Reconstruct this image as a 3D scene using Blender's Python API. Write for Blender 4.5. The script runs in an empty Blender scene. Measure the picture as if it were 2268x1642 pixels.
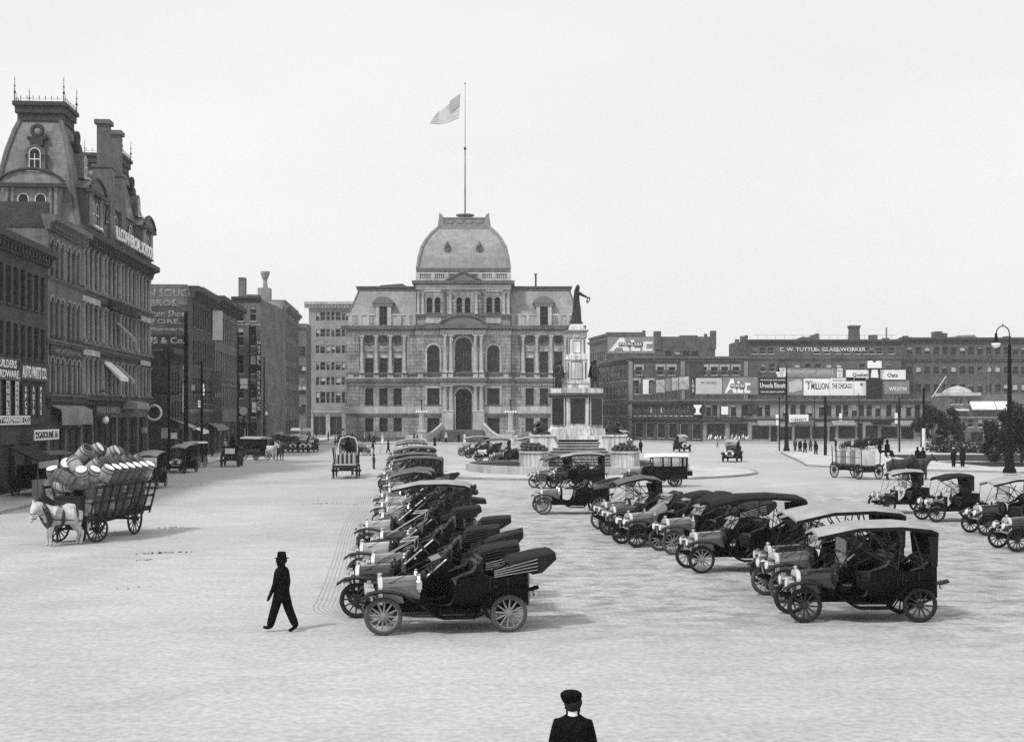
import bpy, bmesh, math, random
from mathutils import Vector, Matrix
R=math.radians; PI=math.pi
random.seed(7)
S=bpy.context.scene; COL=S.collection
# ---------------------------------------------------------------- camera, sky, sun, exposure
CH=4.93; F=2800.0; HY=917.0; CX=1134.0
cam=bpy.data.cameras.new('camera'); camo=bpy.data.objects.new('camera',cam); COL.objects.link(camo)
camo.location=(0,0,CH); camo.rotation_euler=(R(90),0,0)
cam.sensor_width=36; cam.lens=F/2268*36; cam.shift_y=(HY-821)/2268.0; cam.clip_start=0.5; cam.clip_end=6000
S.camera=camo
def X(x,Y): return (x-CX)*Y/F
def Z(y,Y): return CH+(HY-y)*Y/F
def G(x,y): Y=F*CH/(y-HY); return (X(x,Y),Y)
W=bpy.data.worlds.new("World"); S.world=W; W.use_nodes=True
nt=W.node_tree; nt.nodes.clear()
def nd(t,**k):
    n=nt.nodes.new(t)
    for a,b in k.items(): setattr(n,a,b)
    return n
SUN_EL=R(50); SUN_AZ=R(222)   # compass-like azimuth of the sun, measured clockwise from +Y (it stands behind the camera, to the left)
sky=nd('ShaderNodeTexSky',sky_type='NISHITA',sun_disc=False); sky.sun_elevation=SUN_EL; sky.sun_rotation=SUN_AZ; sky.dust_density=4; sky.air_density=1.2
bw=nd('ShaderNodeRGBToBW'); nt.links.new(sky.outputs[0],bw.inputs[0])
tc=nd('ShaderNodeTexCoord'); mp=nd('ShaderNodeMapping'); mp.inputs['Scale'].default_value=(1.4,1.4,4.0); nt.links.new(tc.outputs['Generated'],mp.inputs[0])
nz=nd('ShaderNodeTexNoise'); nz.inputs['Scale'].default_value=1.3; nz.inputs['Detail'].default_value=5; nt.links.new(mp.outputs[0],nz.inputs[0])
mr=nd('ShaderNodeMapRange'); mr.inputs[1].default_value=.25; mr.inputs[2].default_value=.75; mr.inputs[3].default_value=7.6; mr.inputs[4].default_value=9.0
nt.links.new(nz.outputs[0],mr.inputs[0])
mx=nd('ShaderNodeMix'); mx.data_type='FLOAT'; mx.inputs[0].default_value=.86   # closed white cloud deck over the clear sky
nt.links.new(bw.outputs[0],mx.inputs[2]); nt.links.new(mr.outputs[0],mx.inputs[3])
bg=nd('ShaderNodeBackground'); bg.inputs[1].default_value=.1; nt.links.new(mx.outputs[0],bg.inputs[0])
wo=nd('ShaderNodeOutputWorld'); nt.links.new(bg.outputs[0],wo.inputs[0])
sl=bpy.data.lights.new('sun','SUN'); sl.energy=2.1; sl.angle=R(6); sl.color=(1,1,1)
so=bpy.data.objects.new('sun',sl); COL.objects.link(so)
sd=Vector((math.sin(SUN_AZ)*math.cos(SUN_EL),math.cos(SUN_AZ)*math.cos(SUN_EL),math.sin(SUN_EL)))
so.rotation_euler=(-sd).to_track_quat('-Z','Y').to_euler(); so.location=(-60,-60,80)
S.view_settings.view_transform='Standard'; S.view_settings.look='None'; S.view_settings.exposure=0.26; S.view_settings.gamma=1
S.cycles.max_bounces=5; S.cycles.diffuse_bounces=2; S.cycles.glossy_bounces=3; S.cycles.transmission_bounces=4; S.cycles.transparent_max_bounces=8; S.cycles.volume_bounces=0
S.cycles.use_denoising=False
# ---------------------------------------------------------------- materials (all grey: the photograph is black and white)
def mat(name,c,rough=.75,var=.18,scale=2.0,spec=.35,metal=0,bump=0,stretch=(1,1,1),coat=0,brick=None,dirt=0,streak=0,fine=0):
    m=bpy.data.materials.new(name); m.use_nodes=True; t=m.node_tree; N=t.nodes; L=t.links
    b=N['Principled BSDF']; b.inputs['Roughness'].default_value=rough; b.inputs['Specular IOR Level'].default_value=spec; b.inputs['Metallic'].default_value=metal
    b.inputs['Coat Weight'].default_value=coat; b.inputs['Coat Roughness'].default_value=.12
    co=N.new('ShaderNodeTexCoord'); ma=N.new('ShaderNodeMapping'); ma.inputs['Scale'].default_value=stretch; L.new(co.outputs['Object'],ma.inputs[0])
    n=N.new('ShaderNodeTexNoise'); n.inputs['Scale'].default_value=scale; n.inputs['Detail'].default_value=6; n.inputs['Roughness'].default_value=.65; L.new(ma.outputs[0],n.inputs[0])
    r=N.new('ShaderNodeMapRange'); r.inputs[1].default_value=.3; r.inputs[2].default_value=.7; r.inputs[3].default_value=c*(1-var); r.inputs[4].default_value=c*(1+var); L.new(n.outputs[0],r.inputs[0])
    out=r.outputs[0]
    def mul(o,a):
        k=N.new('ShaderNodeMath'); k.operation='MULTIPLY'; L.new(o,k.inputs[0]); L.new(a,k.inputs[1]); return k.outputs[0]
    hgt=n.outputs[0]
    if brick:
        bwid,bh,mort,mc,bv=brick
        sp=N.new('ShaderNodeSeparateXYZ'); L.new(co.outputs['Object'],sp.inputs[0])
        ad=N.new('ShaderNodeMath'); ad.operation='ADD'; L.new(sp.outputs[0],ad.inputs[0]); L.new(sp.outputs[1],ad.inputs[1])
        cb=N.new('ShaderNodeCombineXYZ'); L.new(ad.outputs[0],cb.inputs[0]); L.new(sp.outputs[2],cb.inputs[1])
        bk=N.new('ShaderNodeTexBrick'); bk.inputs['Scale'].default_value=1; bk.inputs['Brick Width'].default_value=bwid; bk.inputs['Row Height'].default_value=bh
        bk.inputs['Mortar Size'].default_value=mort; bk.inputs['Mortar Smooth'].default_value=.2
        bk.inputs['Color1'].default_value=(1-bv,)*3+(1,); bk.inputs['Color2'].default_value=(1+bv,)*3+(1,); bk.inputs['Mortar'].default_value=(mc,)*3+(1,)
        L.new(cb.outputs[0],bk.inputs[0]); out=mul(out,bk.outputs[0])
    if streak:   # rain marks running down the surface
        ms=N.new('ShaderNodeMapping'); ms.inputs['Scale'].default_value=(3,3,.18); L.new(co.outputs['Object'],ms.inputs[0])
        n2=N.new('ShaderNodeTexNoise'); n2.inputs['Scale'].default_value=1.6; n2.inputs['Detail'].default_value=4; L.new(ms.outputs[0],n2.inputs[0])
        r2=N.new('ShaderNodeMapRange'); r2.inputs[1].default_value=.35; r2.inputs[2].default_value=.62; r2.inputs[3].default_value=1-streak; r2.inputs[4].default_value=1.05; L.new(n2.outputs[0],r2.inputs[0]); out=mul(out,r2.outputs[0])
    if dirt:
        n3=N.new('ShaderNodeTexNoise'); n3.inputs['Scale'].default_value=.35; n3.inputs['Detail'].default_value=8; L.new(co.outputs['Object'],n3.inputs[0])
        r3=N.new('ShaderNodeMapRange'); r3.inputs[1].default_value=.38; r3.inputs[2].default_value=.6; r3.inputs[3].default_value=1-dirt; r3.inputs[4].default_value=1.08; L.new(n3.outputs[0],r3.inputs[0]); out=mul(out,r3.outputs[0])
    if fine:
        n4=N.new('ShaderNodeTexNoise'); n4.inputs['Scale'].default_value=14; n4.inputs['Detail'].default_value=3; L.new(co.outputs['Object'],n4.inputs[0])
        r4=N.new('ShaderNodeMapRange'); r4.inputs[1].default_value=.3; r4.inputs[2].default_value=.7; r4.inputs[3].default_value=1-fine; r4.inputs[4].default_value=1+fine; L.new(n4.outputs[0],r4.inputs[0]); out=mul(out,r4.outputs[0]); hgt=n4.outputs[0]
    L.new(out,b.inputs['Base Color'])
    if bump:
        bp=N.new('ShaderNodeBump'); bp.inputs['Strength'].default_value=bump; bp.inputs['Distance'].default_value=.03; L.new(hgt,bp.inputs['Height']); L.new(bp.outputs[0],b.inputs['Normal'])
    return m
def emis(name,s):
    m=bpy.data.materials.new(name); m.use_nodes=True; b=m.node_tree.nodes['Principled BSDF']
    b.inputs['Base Color'].default_value=(.8,.8,.8,1); b.inputs['Emission Color'].default_value=(1,1,1,1); b.inputs['Emission Strength'].default_value=s; return m
M=dict(
 black=mat('black_paint',.003,.36,.3,6,.1), blackd=mat('black_dusty',.005,.7,.4,8,.08), iron=mat('iron',.015,.55,.3,5),
 leather=mat('leather',.007,.42,.4,12,.3,bump=.6), canvas=mat('canvas_grey',.12,.8,.18,4,.25,dirt=.25,bump=.4), canvasd=mat('canvas_dark',.014,.75,.3,4,.15,bump=.4), canvasl=mat('canvas_pale',.33,.85,.12,3,.2,dirt=.2),
 hoodg=mat('hood_grey',.11,.2,.2,2,.6,coat=.8), hoodl=mat('hood_pale',.3,.22,.15,2,.6,coat=.8), hoodd=mat('hood_dark',.02,.2,.2,3,.5,coat=.4),
 brass=mat('brass',.62,.25,.12,6,.5,metal=.9), core=mat('radiator_core',.03,.6,.3,30), radl=mat('radiator_shell',.72,.28,.1,5,.5,metal=.55),
 tyrel=mat('tyre_grey',.07,.85,.25,9,.2), tyred=mat('tyre_dark',.018,.8,.3,9,.2), spokel=mat('spoke_pale',.22,.5,.2,8), spoked=mat('spoke_dark',.02,.5,.3,8),
 glass=mat('glass_dark',.035,.08,.2,1,.5), wglass=mat('pane',.022,.2,.7,.9,.3), blind=mat('blind',.5,.9,.1,1),
 suit=mat('black_wool',.006,.9,.6,14,.05,bump=.3), suitg=mat('grey_wool',.05,.9,.3,10,.1), skin=mat('skin',.22,.6,.12,10,.3), skind=mat('skin_shade',.16,.6,.12,10,.3), hair=mat('hair',.012,.7,.3,20,.2), white=mat('white_cloth',.75,.8,.06,6,.2), straw=mat('straw',.62,.8,.1,20,.2), shirt=mat('pale_shirt',.55,.9,.1,6,.1), shoe=mat('shoe',.012,.4,.2,5,.5),
 horseg=mat('grey_horse_coat',.5,.75,.3,4,.2,fine=.15), horsed=mat('dark_horse_coat',.03,.6,.4,4,.3), horseb=mat('brown_horse_coat',.09,.6,.35,4,.3), harness=mat('harness',.012,.45,.2,8,.5), hoof=mat('hoof',.06,.6,.2,8),
 wood=mat('wagon_wood',.03,.8,.4,3,.2,stretch=(1,6,6)), woodl=mat('pale_wood',.4,.8,.25,3,.2,stretch=(6,1,1)), stave=mat('barrel_stave',.14,.8,.5,5,.2,stretch=(5,5,.7),fine=.2), stavel=mat('barrel_stave_pale',.34,.8,.25,5,.2,stretch=(5,5,.7),fine=.15), lid=mat('barrel_lid',.8,.7,.08,5,.2,stretch=(8,1,1)), hoop=mat('barrel_hoop',.1,.7,.3,8),
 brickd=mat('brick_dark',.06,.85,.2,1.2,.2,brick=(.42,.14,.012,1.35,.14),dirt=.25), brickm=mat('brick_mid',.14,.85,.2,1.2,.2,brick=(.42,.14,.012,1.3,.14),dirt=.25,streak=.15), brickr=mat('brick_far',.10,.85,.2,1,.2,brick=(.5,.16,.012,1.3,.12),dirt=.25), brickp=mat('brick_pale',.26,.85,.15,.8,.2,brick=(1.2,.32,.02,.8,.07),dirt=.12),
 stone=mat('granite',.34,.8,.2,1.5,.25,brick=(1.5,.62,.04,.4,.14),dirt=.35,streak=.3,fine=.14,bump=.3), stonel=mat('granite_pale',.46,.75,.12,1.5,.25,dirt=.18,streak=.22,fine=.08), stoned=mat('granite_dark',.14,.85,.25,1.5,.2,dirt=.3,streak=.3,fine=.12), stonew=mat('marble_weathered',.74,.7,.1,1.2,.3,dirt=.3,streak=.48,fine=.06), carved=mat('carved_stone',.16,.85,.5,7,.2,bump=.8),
 slate=mat('slate',.28,.6,.12,1.2,.35,brick=(.5,.22,.012,.82,.1),dirt=.12,streak=.12), slated=mat('slate_brown',.18,.7,.15,1.2,.3,brick=(.5,.24,.015,.8,.12),dirt=.2,streak=.15), lead=mat('lead',.09,.55,.2,2,.4), trim=mat('iron_front_grey',.135,.7,.2,2,.25,dirt=.3,streak=.2), crown=mat('crown_stone',.24,.8,.3,3,.2,streak=.2), trimd=mat('cornice_dark',.05,.75,.3,2,.2), post=mat('iron_front_post',.26,.7,.2,3,.25,dirt=.3), shop=mat('shop_dark',.018,.5,.6,.8,.3),
 bronze=mat('bronze',.03,.38,.4,5,.6,metal=.4), relief=mat('bronze_relief',.018,.5,.7,6,.5,bump=1), ball=mat('iron_ball',.03,.35,.3,5,.5),
 signw=mat('sign_white',.8,.6,.05,3,.2,dirt=.06), signb=mat('sign_black',.015,.5,.2,3,.3), signg=mat('sign_grey',.24,.7,.2,2,.2,dirt=.2), letter=mat('letter_white',.85,.6,.03,3,.2), letterf=mat('letter_faded',.24,.85,.25,3,.1), letterd=mat('letter_dark',.03,.6,.2,3,.2), poster=mat('poster_mixed',.4,.7,.6,1.1,.2),
 globe=mat('opal_globe',.9,.25,.02,3,.5), leaf=mat('foliage',.014,.7,.5,2,.25), bark=mat('bark',.06,.9,.4,6,.1,stretch=(3,3,.6)), grass=mat('grass',.035,.95,.4,1.2,.1,fine=.4), flag=mat('flag_cloth',.6,.9,.12,1,.1),
 awn=mat('awning',.26,.85,.2,2,.1), awnl=mat('awning_pale',.7,.85,.1,2,.1),
 kerb=mat('kerb_stone',.3,.8,.2,2,.2,dirt=.2), walk=mat('pavement',.5,.85,.12,.6,.15,dirt=.15,fine=.08), dung=mat('dung',.03,.9,.4,9,.1))
M['flag2']=mat('flag_stripe',.5,.9,.12,1,.1); M['canton']=mat('flag_canton',.42,.9,.12,1,.1)
# translucent-looking thin glass for windscreens
def thin(name,c,a):
    m=bpy.data.materials.new(name); m.use_nodes=True; t=m.node_tree; t.nodes.clear()
    o=t.nodes.new('ShaderNodeOutputMaterial'); x=t.nodes.new('ShaderNodeMixShader'); tr=t.nodes.new('ShaderNodeBsdfTransparent'); g=t.nodes.new('ShaderNodeBsdfGlossy'); g.inputs[1].default_value=.12; g.inputs[0].default_value=(c,c,c,1)
    x.inputs[0].default_value=a; t.links.new(tr.outputs[0],x.inputs[1]); t.links.new(g.outputs[0],x.inputs[2]); t.links.new(x.outputs[0],o.inputs[0]); return m
M['screen']=thin('windscreen_glass',.85,.45)
# ---------------------------------------------------------------- mesh builder
class MB:
    def __init__(s): s.v=[]; s.f=[]; s.m=[]; s.c=0
    def add(s,vs,fs,mi=None):
        o=len(s.v); s.v+= [tuple(p) for p in vs]; s.f+=[tuple(i+o for i in q) for q in fs]; s.m+=[s.c if mi is None else mi]*len(fs); return s
    def box(s,x0,y0,z0,x1,y1,z1,mi=None):
        x0,x1=sorted((x0,x1)); y0,y1=sorted((y0,y1)); z0,z1=sorted((z0,z1))
        return s.add([(x0,y0,z0),(x1,y0,z0),(x1,y1,z0),(x0,y1,z0),(x0,y0,z1),(x1,y0,z1),(x1,y1,z1),(x0,y1,z1)],[(0,3,2,1),(4,5,6,7),(0,1,5,4),(1,2,6,5),(2,3,7,6),(3,0,4,7)],mi)
    def prism(s,poly,a,b,ax='y',mi=None):
        n=len(poly)
        def P(p,t): return (p[0],t,p[1]) if ax=='y' else ((t,p[0],p[1]) if ax=='x' else (p[0],p[1],t))
        return s.add([P(p,a) for p in poly]+[P(p,b) for p in poly],[tuple(range(n))[::-1],tuple(range(n,2*n))]+[(i,(i+1)%n,n+(i+1)%n,n+i) for i in range(n)],mi)
    def tube(s,p0,p1,r0,r1=None,n=8,mi=None,cap=True):
        p0=Vector(p0);p1=Vector(p1); r1=r0 if r1 is None else r1; d=p1-p0
        if d.length<1e-6: return s
        d.normalize(); a=d.orthogonal().normalized(); b=d.cross(a)
        vs=[p0+(a*math.cos(2*PI*i/n)+b*math.sin(2*PI*i/n))*r0 for i in range(n)]+[p1+(a*math.cos(2*PI*i/n)+b*math.sin(2*PI*i/n))*r1 for i in range(n)]
        fs=[(i,(i+1)%n,n+(i+1)%n,n+i) for i in range(n)]
        if cap: fs+=[tuple(range(n))[::-1],tuple(range(n,2*n))]
        return s.add(vs,fs,mi)
    def path(s,pts,r,n=6,mi=None):
        for i in range(len(pts)-1): s.tube(pts[i],pts[i+1],r if not isinstance(r,(list,tuple)) else r[i],r if not isinstance(r,(list,tuple)) else r[i+1],n,mi)
        return s
    def lathe(s,prof,n=16,c=(0,0,0),sx=1,sy=1,mi=None,rot=None,a0=0):
        vs=[];fs=[];k=len(prof)
        for (r,z) in prof:
            for i in range(n):
                a=a0+2*PI*i/n; p=Vector((r*sx*math.cos(a),r*sy*math.sin(a),z))
                if rot: p=rot@p
                vs.append(p+Vector(c))
        for j in range(k-1):
            for i in range(n): fs.append((j*n+i,j*n+(i+1)%n,(j+1)*n+(i+1)%n,(j+1)*n+i))
        if prof[0][0]>1e-4: fs.append(tuple(range(n))[::-1])
        if prof[-1][0]>1e-4: fs.append(tuple(range((k-1)*n,k*n)))
        return s.add(vs,fs,mi)
    def torus(s,Rr,r,c=(0,0,0),ax='y',n=28,k=8,mi=None,sq=1):
        vs=[];fs=[]
        for i in range(n):
            a=2*PI*i/n
            for j in range(k):
                b=2*PI*j/k; q=Rr+r*math.cos(b); h=r*sq*math.sin(b)
                p=(q*math.cos(a),h,q*math.sin(a)) if ax=='y' else ((q*math.cos(a),q*math.sin(a),h) if ax=='z' else (h,q*math.cos(a),q*math.sin(a)))
                vs.append((p[0]+c[0],p[1]+c[1],p[2]+c[2]))
        for i in range(n):
            for j in range(k): fs.append((i*k+j,((i+1)%n)*k+j,((i+1)%n)*k+(j+1)%k,i*k+(j+1)%k))
        return s.add(vs,fs,mi)
    def loft(s,secs,closed=True,cap=True,mi=None):
        n=len(secs[0]);vs=[p for q in secs for p in q];fs=[]
        for j in range(len(secs)-1):
            for i in range(n if closed else n-1): fs.append((j*n+i,j*n+(i+1)%n,(j+1)*n+(i+1)%n,(j+1)*n+i))
        if cap and closed: fs+=[tuple(range(n))[::-1],tuple(range((len(secs)-1)*n,len(secs)*n))]
        return s.add(vs,fs,mi)
    def ball(s,c,r,n=10,m=6,mi=None,sz=1):
        return s.lathe([(max(r*math.sin(PI*j/m),0.00005),-r*sz*math.cos(PI*j/m)) for j in range(m+1)],n,c,mi=mi)
    def xf(s,M4,i0=0):
        s.v[i0:]=[tuple(M4@Vector(p)) for p in s.v[i0:]]; return s
    def mesh(s,name,mats,smooth=False):
        me=bpy.data.meshes.new(name); me.from_pydata(s.v,[],s.f)
        for m in (mats if isinstance(mats,(list,tuple)) else [mats]): me.materials.append(M[m] if isinstance(m,str) else m)
        for p,i in zip(me.polygons,s.m): p.material_index=i
        bm=bmesh.new(); bm.from_mesh(me); bmesh.ops.recalc_face_normals(bm,faces=bm.faces); bm.to_mesh(me); bm.free()
        if smooth:
            for p in me.polygons: p.use_smooth=True
            try: me.set_sharp_from_angle(angle=R(40))
            except Exception: pass
        me.update(); return me
    def obj(s,name,mats,parent=None,smooth=False,loc=(0,0,0),rz=0):
        return place(s.mesh(name,mats,smooth),name,parent,loc,rz)
def place(me,name,parent=None,loc=(0,0,0),rz=0,rot=None):
    o=bpy.data.objects.new(name,me); COL.objects.link(o); o.location=loc; o.rotation_euler=rot if rot else (0,0,rz)
    if parent: o.parent=parent
    return o
def tag(o,label=None,cat=None,group=None,kind=None):
    if label: o['label']=label
    if cat: o['category']=cat
    if group: o['group']=group
    if kind: o['kind']=kind
    return o
def thing(name,label,cat,loc=(0,0,0),rz=0,group=None):
    o=bpy.data.objects.new(name,None); COL.objects.link(o); o.location=loc; o.rotation_euler=(0,0,rz); o.empty_display_size=.3
    return tag(o,label,cat,group)
KIDS={}
def dup(o,parent=None,loc=None,rz=None,label=None,group=None,scale=None,cat=None):
    c=o.copy(); COL.objects.link(c)
    if parent: c.parent=parent
    if loc is not None: c.location=loc
    if rz is not None: c.rotation_euler=(0,0,rz)
    if label: c['label']=label
    if group: c['group']=group
    if cat: c['category']=cat
    if scale: c.scale=(scale,)*3 if not isinstance(scale,tuple) else scale
    if o.name not in KIDS: KIDS[o.name]=[k for k in bpy.data.objects if k.parent==o]
    for k in KIDS[o.name]: dup(k,c)
    return c
def struct(name,mb,m): return tag(mb.obj(name,m),kind='structure')
TC={}
def text(body,m,parent=None,loc=(0,0,0),w=None,h=1.0,ext=.02,name='lettering',rz=0,bold=.02,rx=0,top=False):
    key=(body,bold,ext,w,h,m)
    if key not in TC:
        cu=bpy.data.curves.new('t','FONT'); cu.body=body; cu.align_x='CENTER'; cu.size=1; cu.extrude=0; cu.offset=bold; cu.resolution_u=2; cu.space_line=.95
        ob=bpy.data.objects.new('t',cu); COL.objects.link(ob); bpy.context.view_layer.update()
        me=bpy.data.meshes.new_from_object(ob.evaluated_get(bpy.context.evaluated_depsgraph_get())); bpy.data.objects.remove(ob)
        xs=[v.co.x for v in me.vertices]; ys=[v.co.y for v in me.vertices]
        sx=w/(max(xs)-min(xs)) if w else h/(max(ys)-min(ys)); sy=h/(max(ys)-min(ys)); cx=(max(xs)+min(xs))/2; cy=min(ys)
        for v in me.vertices: v.co=((v.co.x-cx)*sx,0,(v.co.y-cy)*sy)
        bm=bmesh.new(); bm.from_mesh(me); r=bmesh.ops.extrude_face_region(bm,geom=list(bm.faces)); bmesh.ops.translate(bm,verts=[e for e in r['geom'] if isinstance(e,bmesh.types.BMVert)],vec=(0,-ext,0)); bmesh.ops.recalc_face_normals(bm,faces=bm.faces); bm.to_mesh(me); bm.free()
        me.materials.clear(); me.materials.append(M[m]); TC[key]=me
    return place(TC[key],name,parent,loc,rz)
# ---------------------------------------------------------------- ground, pavements
def ground_mat():
    m=bpy.data.materials.new('street_surface'); m.use_nodes=True; t=m.node_tree; N=t.nodes; L=t.links; b=N['Principled BSDF']; b.inputs['Roughness'].default_value=.85; b.inputs['Specular IOR Level'].default_value=.2
    co=N.new('ShaderNodeTexCoord')
    def noise(sc,st,det=6,dist=0):
        ma=N.new('ShaderNodeMapping'); ma.inputs['Scale'].default_value=st; L.new(co.outputs['Object'],ma.inputs[0]); n=N.new('ShaderNodeTexNoise'); n.inputs['Scale'].default_value=sc; n.inputs['Detail'].default_value=det; n.inputs['Roughness'].default_value=.62; n.inputs['Distortion'].default_value=dist; L.new(ma.outputs[0],n.inputs[0]); return n.outputs[0]
    def rng(o,a,b_,c,d):
        r=N.new('ShaderNodeMapRange'); r.interpolation_type='SMOOTHSTEP'
        for i,q in zip((1,2,3,4),(a,b_,c,d)): r.inputs[i].default_value=q
        L.new(o,r.inputs[0]); return r.outputs[0]
    def op(k,a,b_):
        q=N.new('ShaderNodeMath'); q.operation=k
        for i,z in enumerate((a,b_)):
            if isinstance(z,(int,float)): q.inputs[i].default_value=z
            else: L.new(z,q.inputs[i])
        return q.outputs[0]
    big=rng(noise(.05,(1,1,1),8,1.2),.3,.7,.39,.475)
    sw=rng(noise(.35,(.6,1.2,1),8,2.0),.36,.7,1.03,.91)
    fn=op('MULTIPLY',rng(noise(7,(1,1,1),3),.3,.7,.86,1.14),rng(noise(2.2,(.8,1.3,1),5),.32,.68,.96,1.04))
    # worn setts of the car park: a soft-edged zone to the right of the row of cars
    sp=N.new('ShaderNodeSeparateXYZ'); L.new(co.outputs['Object'],sp.inputs[0])
    wob=noise(.12,(1,1,1),4)
    xx=op('ADD',sp.outputs[0],op('MULTIPLY',wob,6)); yy=op('ADD',sp.outputs[1],op('MULTIPLY',wob,8))
    zone=op('MULTIPLY',op('MULTIPLY',rng(xx,-.5,3.5,0,1),rng(yy,29,36,0,1)),rng(yy,95,75,0,1))
    bk=N.new('ShaderNodeTexBrick'); bk.inputs['Scale'].default_value=1; bk.inputs['Brick Width'].default_value=.3; bk.inputs['Row Height'].default_value=.13; bk.inputs['Mortar Size'].default_value=.018; bk.inputs['Color1'].default_value=(.8,.8,.8,1); bk.inputs['Color2'].default_value=(1.1,1.1,1.1,1); bk.inputs['Mortar'].default_value=(.8,.8,.8,1); L.new(co.outputs['Object'],bk.inputs[0])
    oil=op('MULTIPLY',rng(noise(1.3,(.8,1,1),9,.4),.42,.68,1.06,.58),rng(noise(.22,(1,1,1),4),.35,.65,.9,1.08))
    zz=op('MULTIPLY',bk.outputs[0],oil)
    mixz=op('ADD',op('MULTIPLY',zz,zone),op('SUBTRACT',1,zone))
    c=op('MULTIPLY',op('MULTIPLY',big,sw),op('MULTIPLY',fn,mixz))
    L.new(c,b.inputs['Base Color'])
    bp=N.new('ShaderNodeBump'); bp.inputs['Strength'].default_value=.25; bp.inputs['Distance'].default_value=.02; L.new(fn,bp.inputs['Height']); L.new(bp.outputs[0],b.inputs['Normal']); return m
M['street']=ground_mat()
g=MB(); g.add([(-900,-60,0),(900,-60,0),(900,1500,0),(-900,1500,0)],[(0,1,2,3)]); struct('ground',g,'street')
def slab(name,pts,h,m='walk',mk='kerb'):
    b=MB(); n=len(pts); b.add([(p[0],p[1],h) for p in pts],[tuple(range(n))],0)
    c=Vector((sum(p[0] for p in pts)/n,sum(p[1] for p in pts)/n))
    b.add([(p[0],p[1],0) for p in pts]+[(p[0],p[1],h) for p in pts],[(i,(i+1)%n,n+(i+1)%n,n+i) for i in range(n)],1)
    q=[((Vector(p[:2])-c)*(1-.22/max(.3,(Vector(p[:2])-c).length))+c) for p in pts]   # kerb top as a narrow raised band
    b.add([(p[0],p[1],h+.006) for p in pts]+[(p[0],p[1],h+.006) for p in q],[(i,(i+1)%n,n+(i+1)%n,n+i) for i in range(n)],1)
    return tag(b.obj(name,[m,mk]),kind='structure')
LX0=-24.85; LT=.0746
def LX(Y,off=0): return LX0-LT*Y+off
slab('left_pavement',[(LX(20,4.2),20),(LX(76,4.2),76),(LX(175,4.0),175),(LX(195,5),195),(-36,330),(-70,330),(-70,20)],.14)
slab('city_hall_pavement',[(-33,209),(16.5,209),(16.5,212),(16.5,250),(-33,250)],.14)
slab('far_pavement',[(20,244),(31,216),(78,213),(82,260),(20,262)],.14)
slab('park_pavement',[(30.2,134),(28,120),(32,112),(75,88),(130,88),(130,180),(60,184),(34,160)],.14)
gr=MB(); gr.add([(44,116,.16),(90,104,.16),(90,118,.16),(43,128,.16)],[(0,1,2,3)]); gr.add([(42,131,.16),(90,121,.16),(90,150,.16),(44,150,.16)],[(0,1,2,3)])
tag(gr.obj('lawn','grass'),'mown grass of the park beside the right hand pavement','grass',kind='stuff')
# lines of paving stones that curve out in front of the parked cars
b=MB()
for k in range(8):
    pts=[]
    for i in range(40):
        Y=33+i*1.1; pts.append((-4.3-.12*k-.098*(Y-33)+.05*math.sin(Y*.2),Y))
    arc=[(-4.3-.12*k+(1.6+.12*k)*(1-math.cos(a))*.8,33-(1.9+.14*k)*math.sin(a)) for a in [R(90)*(j/8) for j in range(9)]]
    P=arc[::-1]+pts
    for i in range(len(P)-1):
        (x0,y0),(x1,y1)=P[i],P[i+1]; b.add([(x0-.009,y0,.004),(x0+.009,y0,.004),(x1+.009,y1,.004),(x1-.009,y1,.004)],[(0,1,2,3)])
struct('paving_lines',b,mat('paving_joint',.28,.9,.45,6))
# droppings on the road
b=MB(); rr=random.Random(3)
for (px,py,n,wd) in ((376,1168,16,.5),(362,1224,34,.8),(322,1240,8,.35),(712,1115,18,.9),(782,1117,8,.4),(318,1300,4,.8),(440,1075,6,.6)):
    x,y=G(px,py)
    for i in range(n):
        a=rr.gauss(0,wd*.55); q=rr.gauss(0,.1*wd); b.ball((x+a,y+q*2+a*.35,.015),rr.uniform(.015,.04),6,4,sz=.5)
tag(b.obj('droppings','dung'),'small dark horse droppings scattered on the pale road','droppings',kind='stuff')
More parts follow.
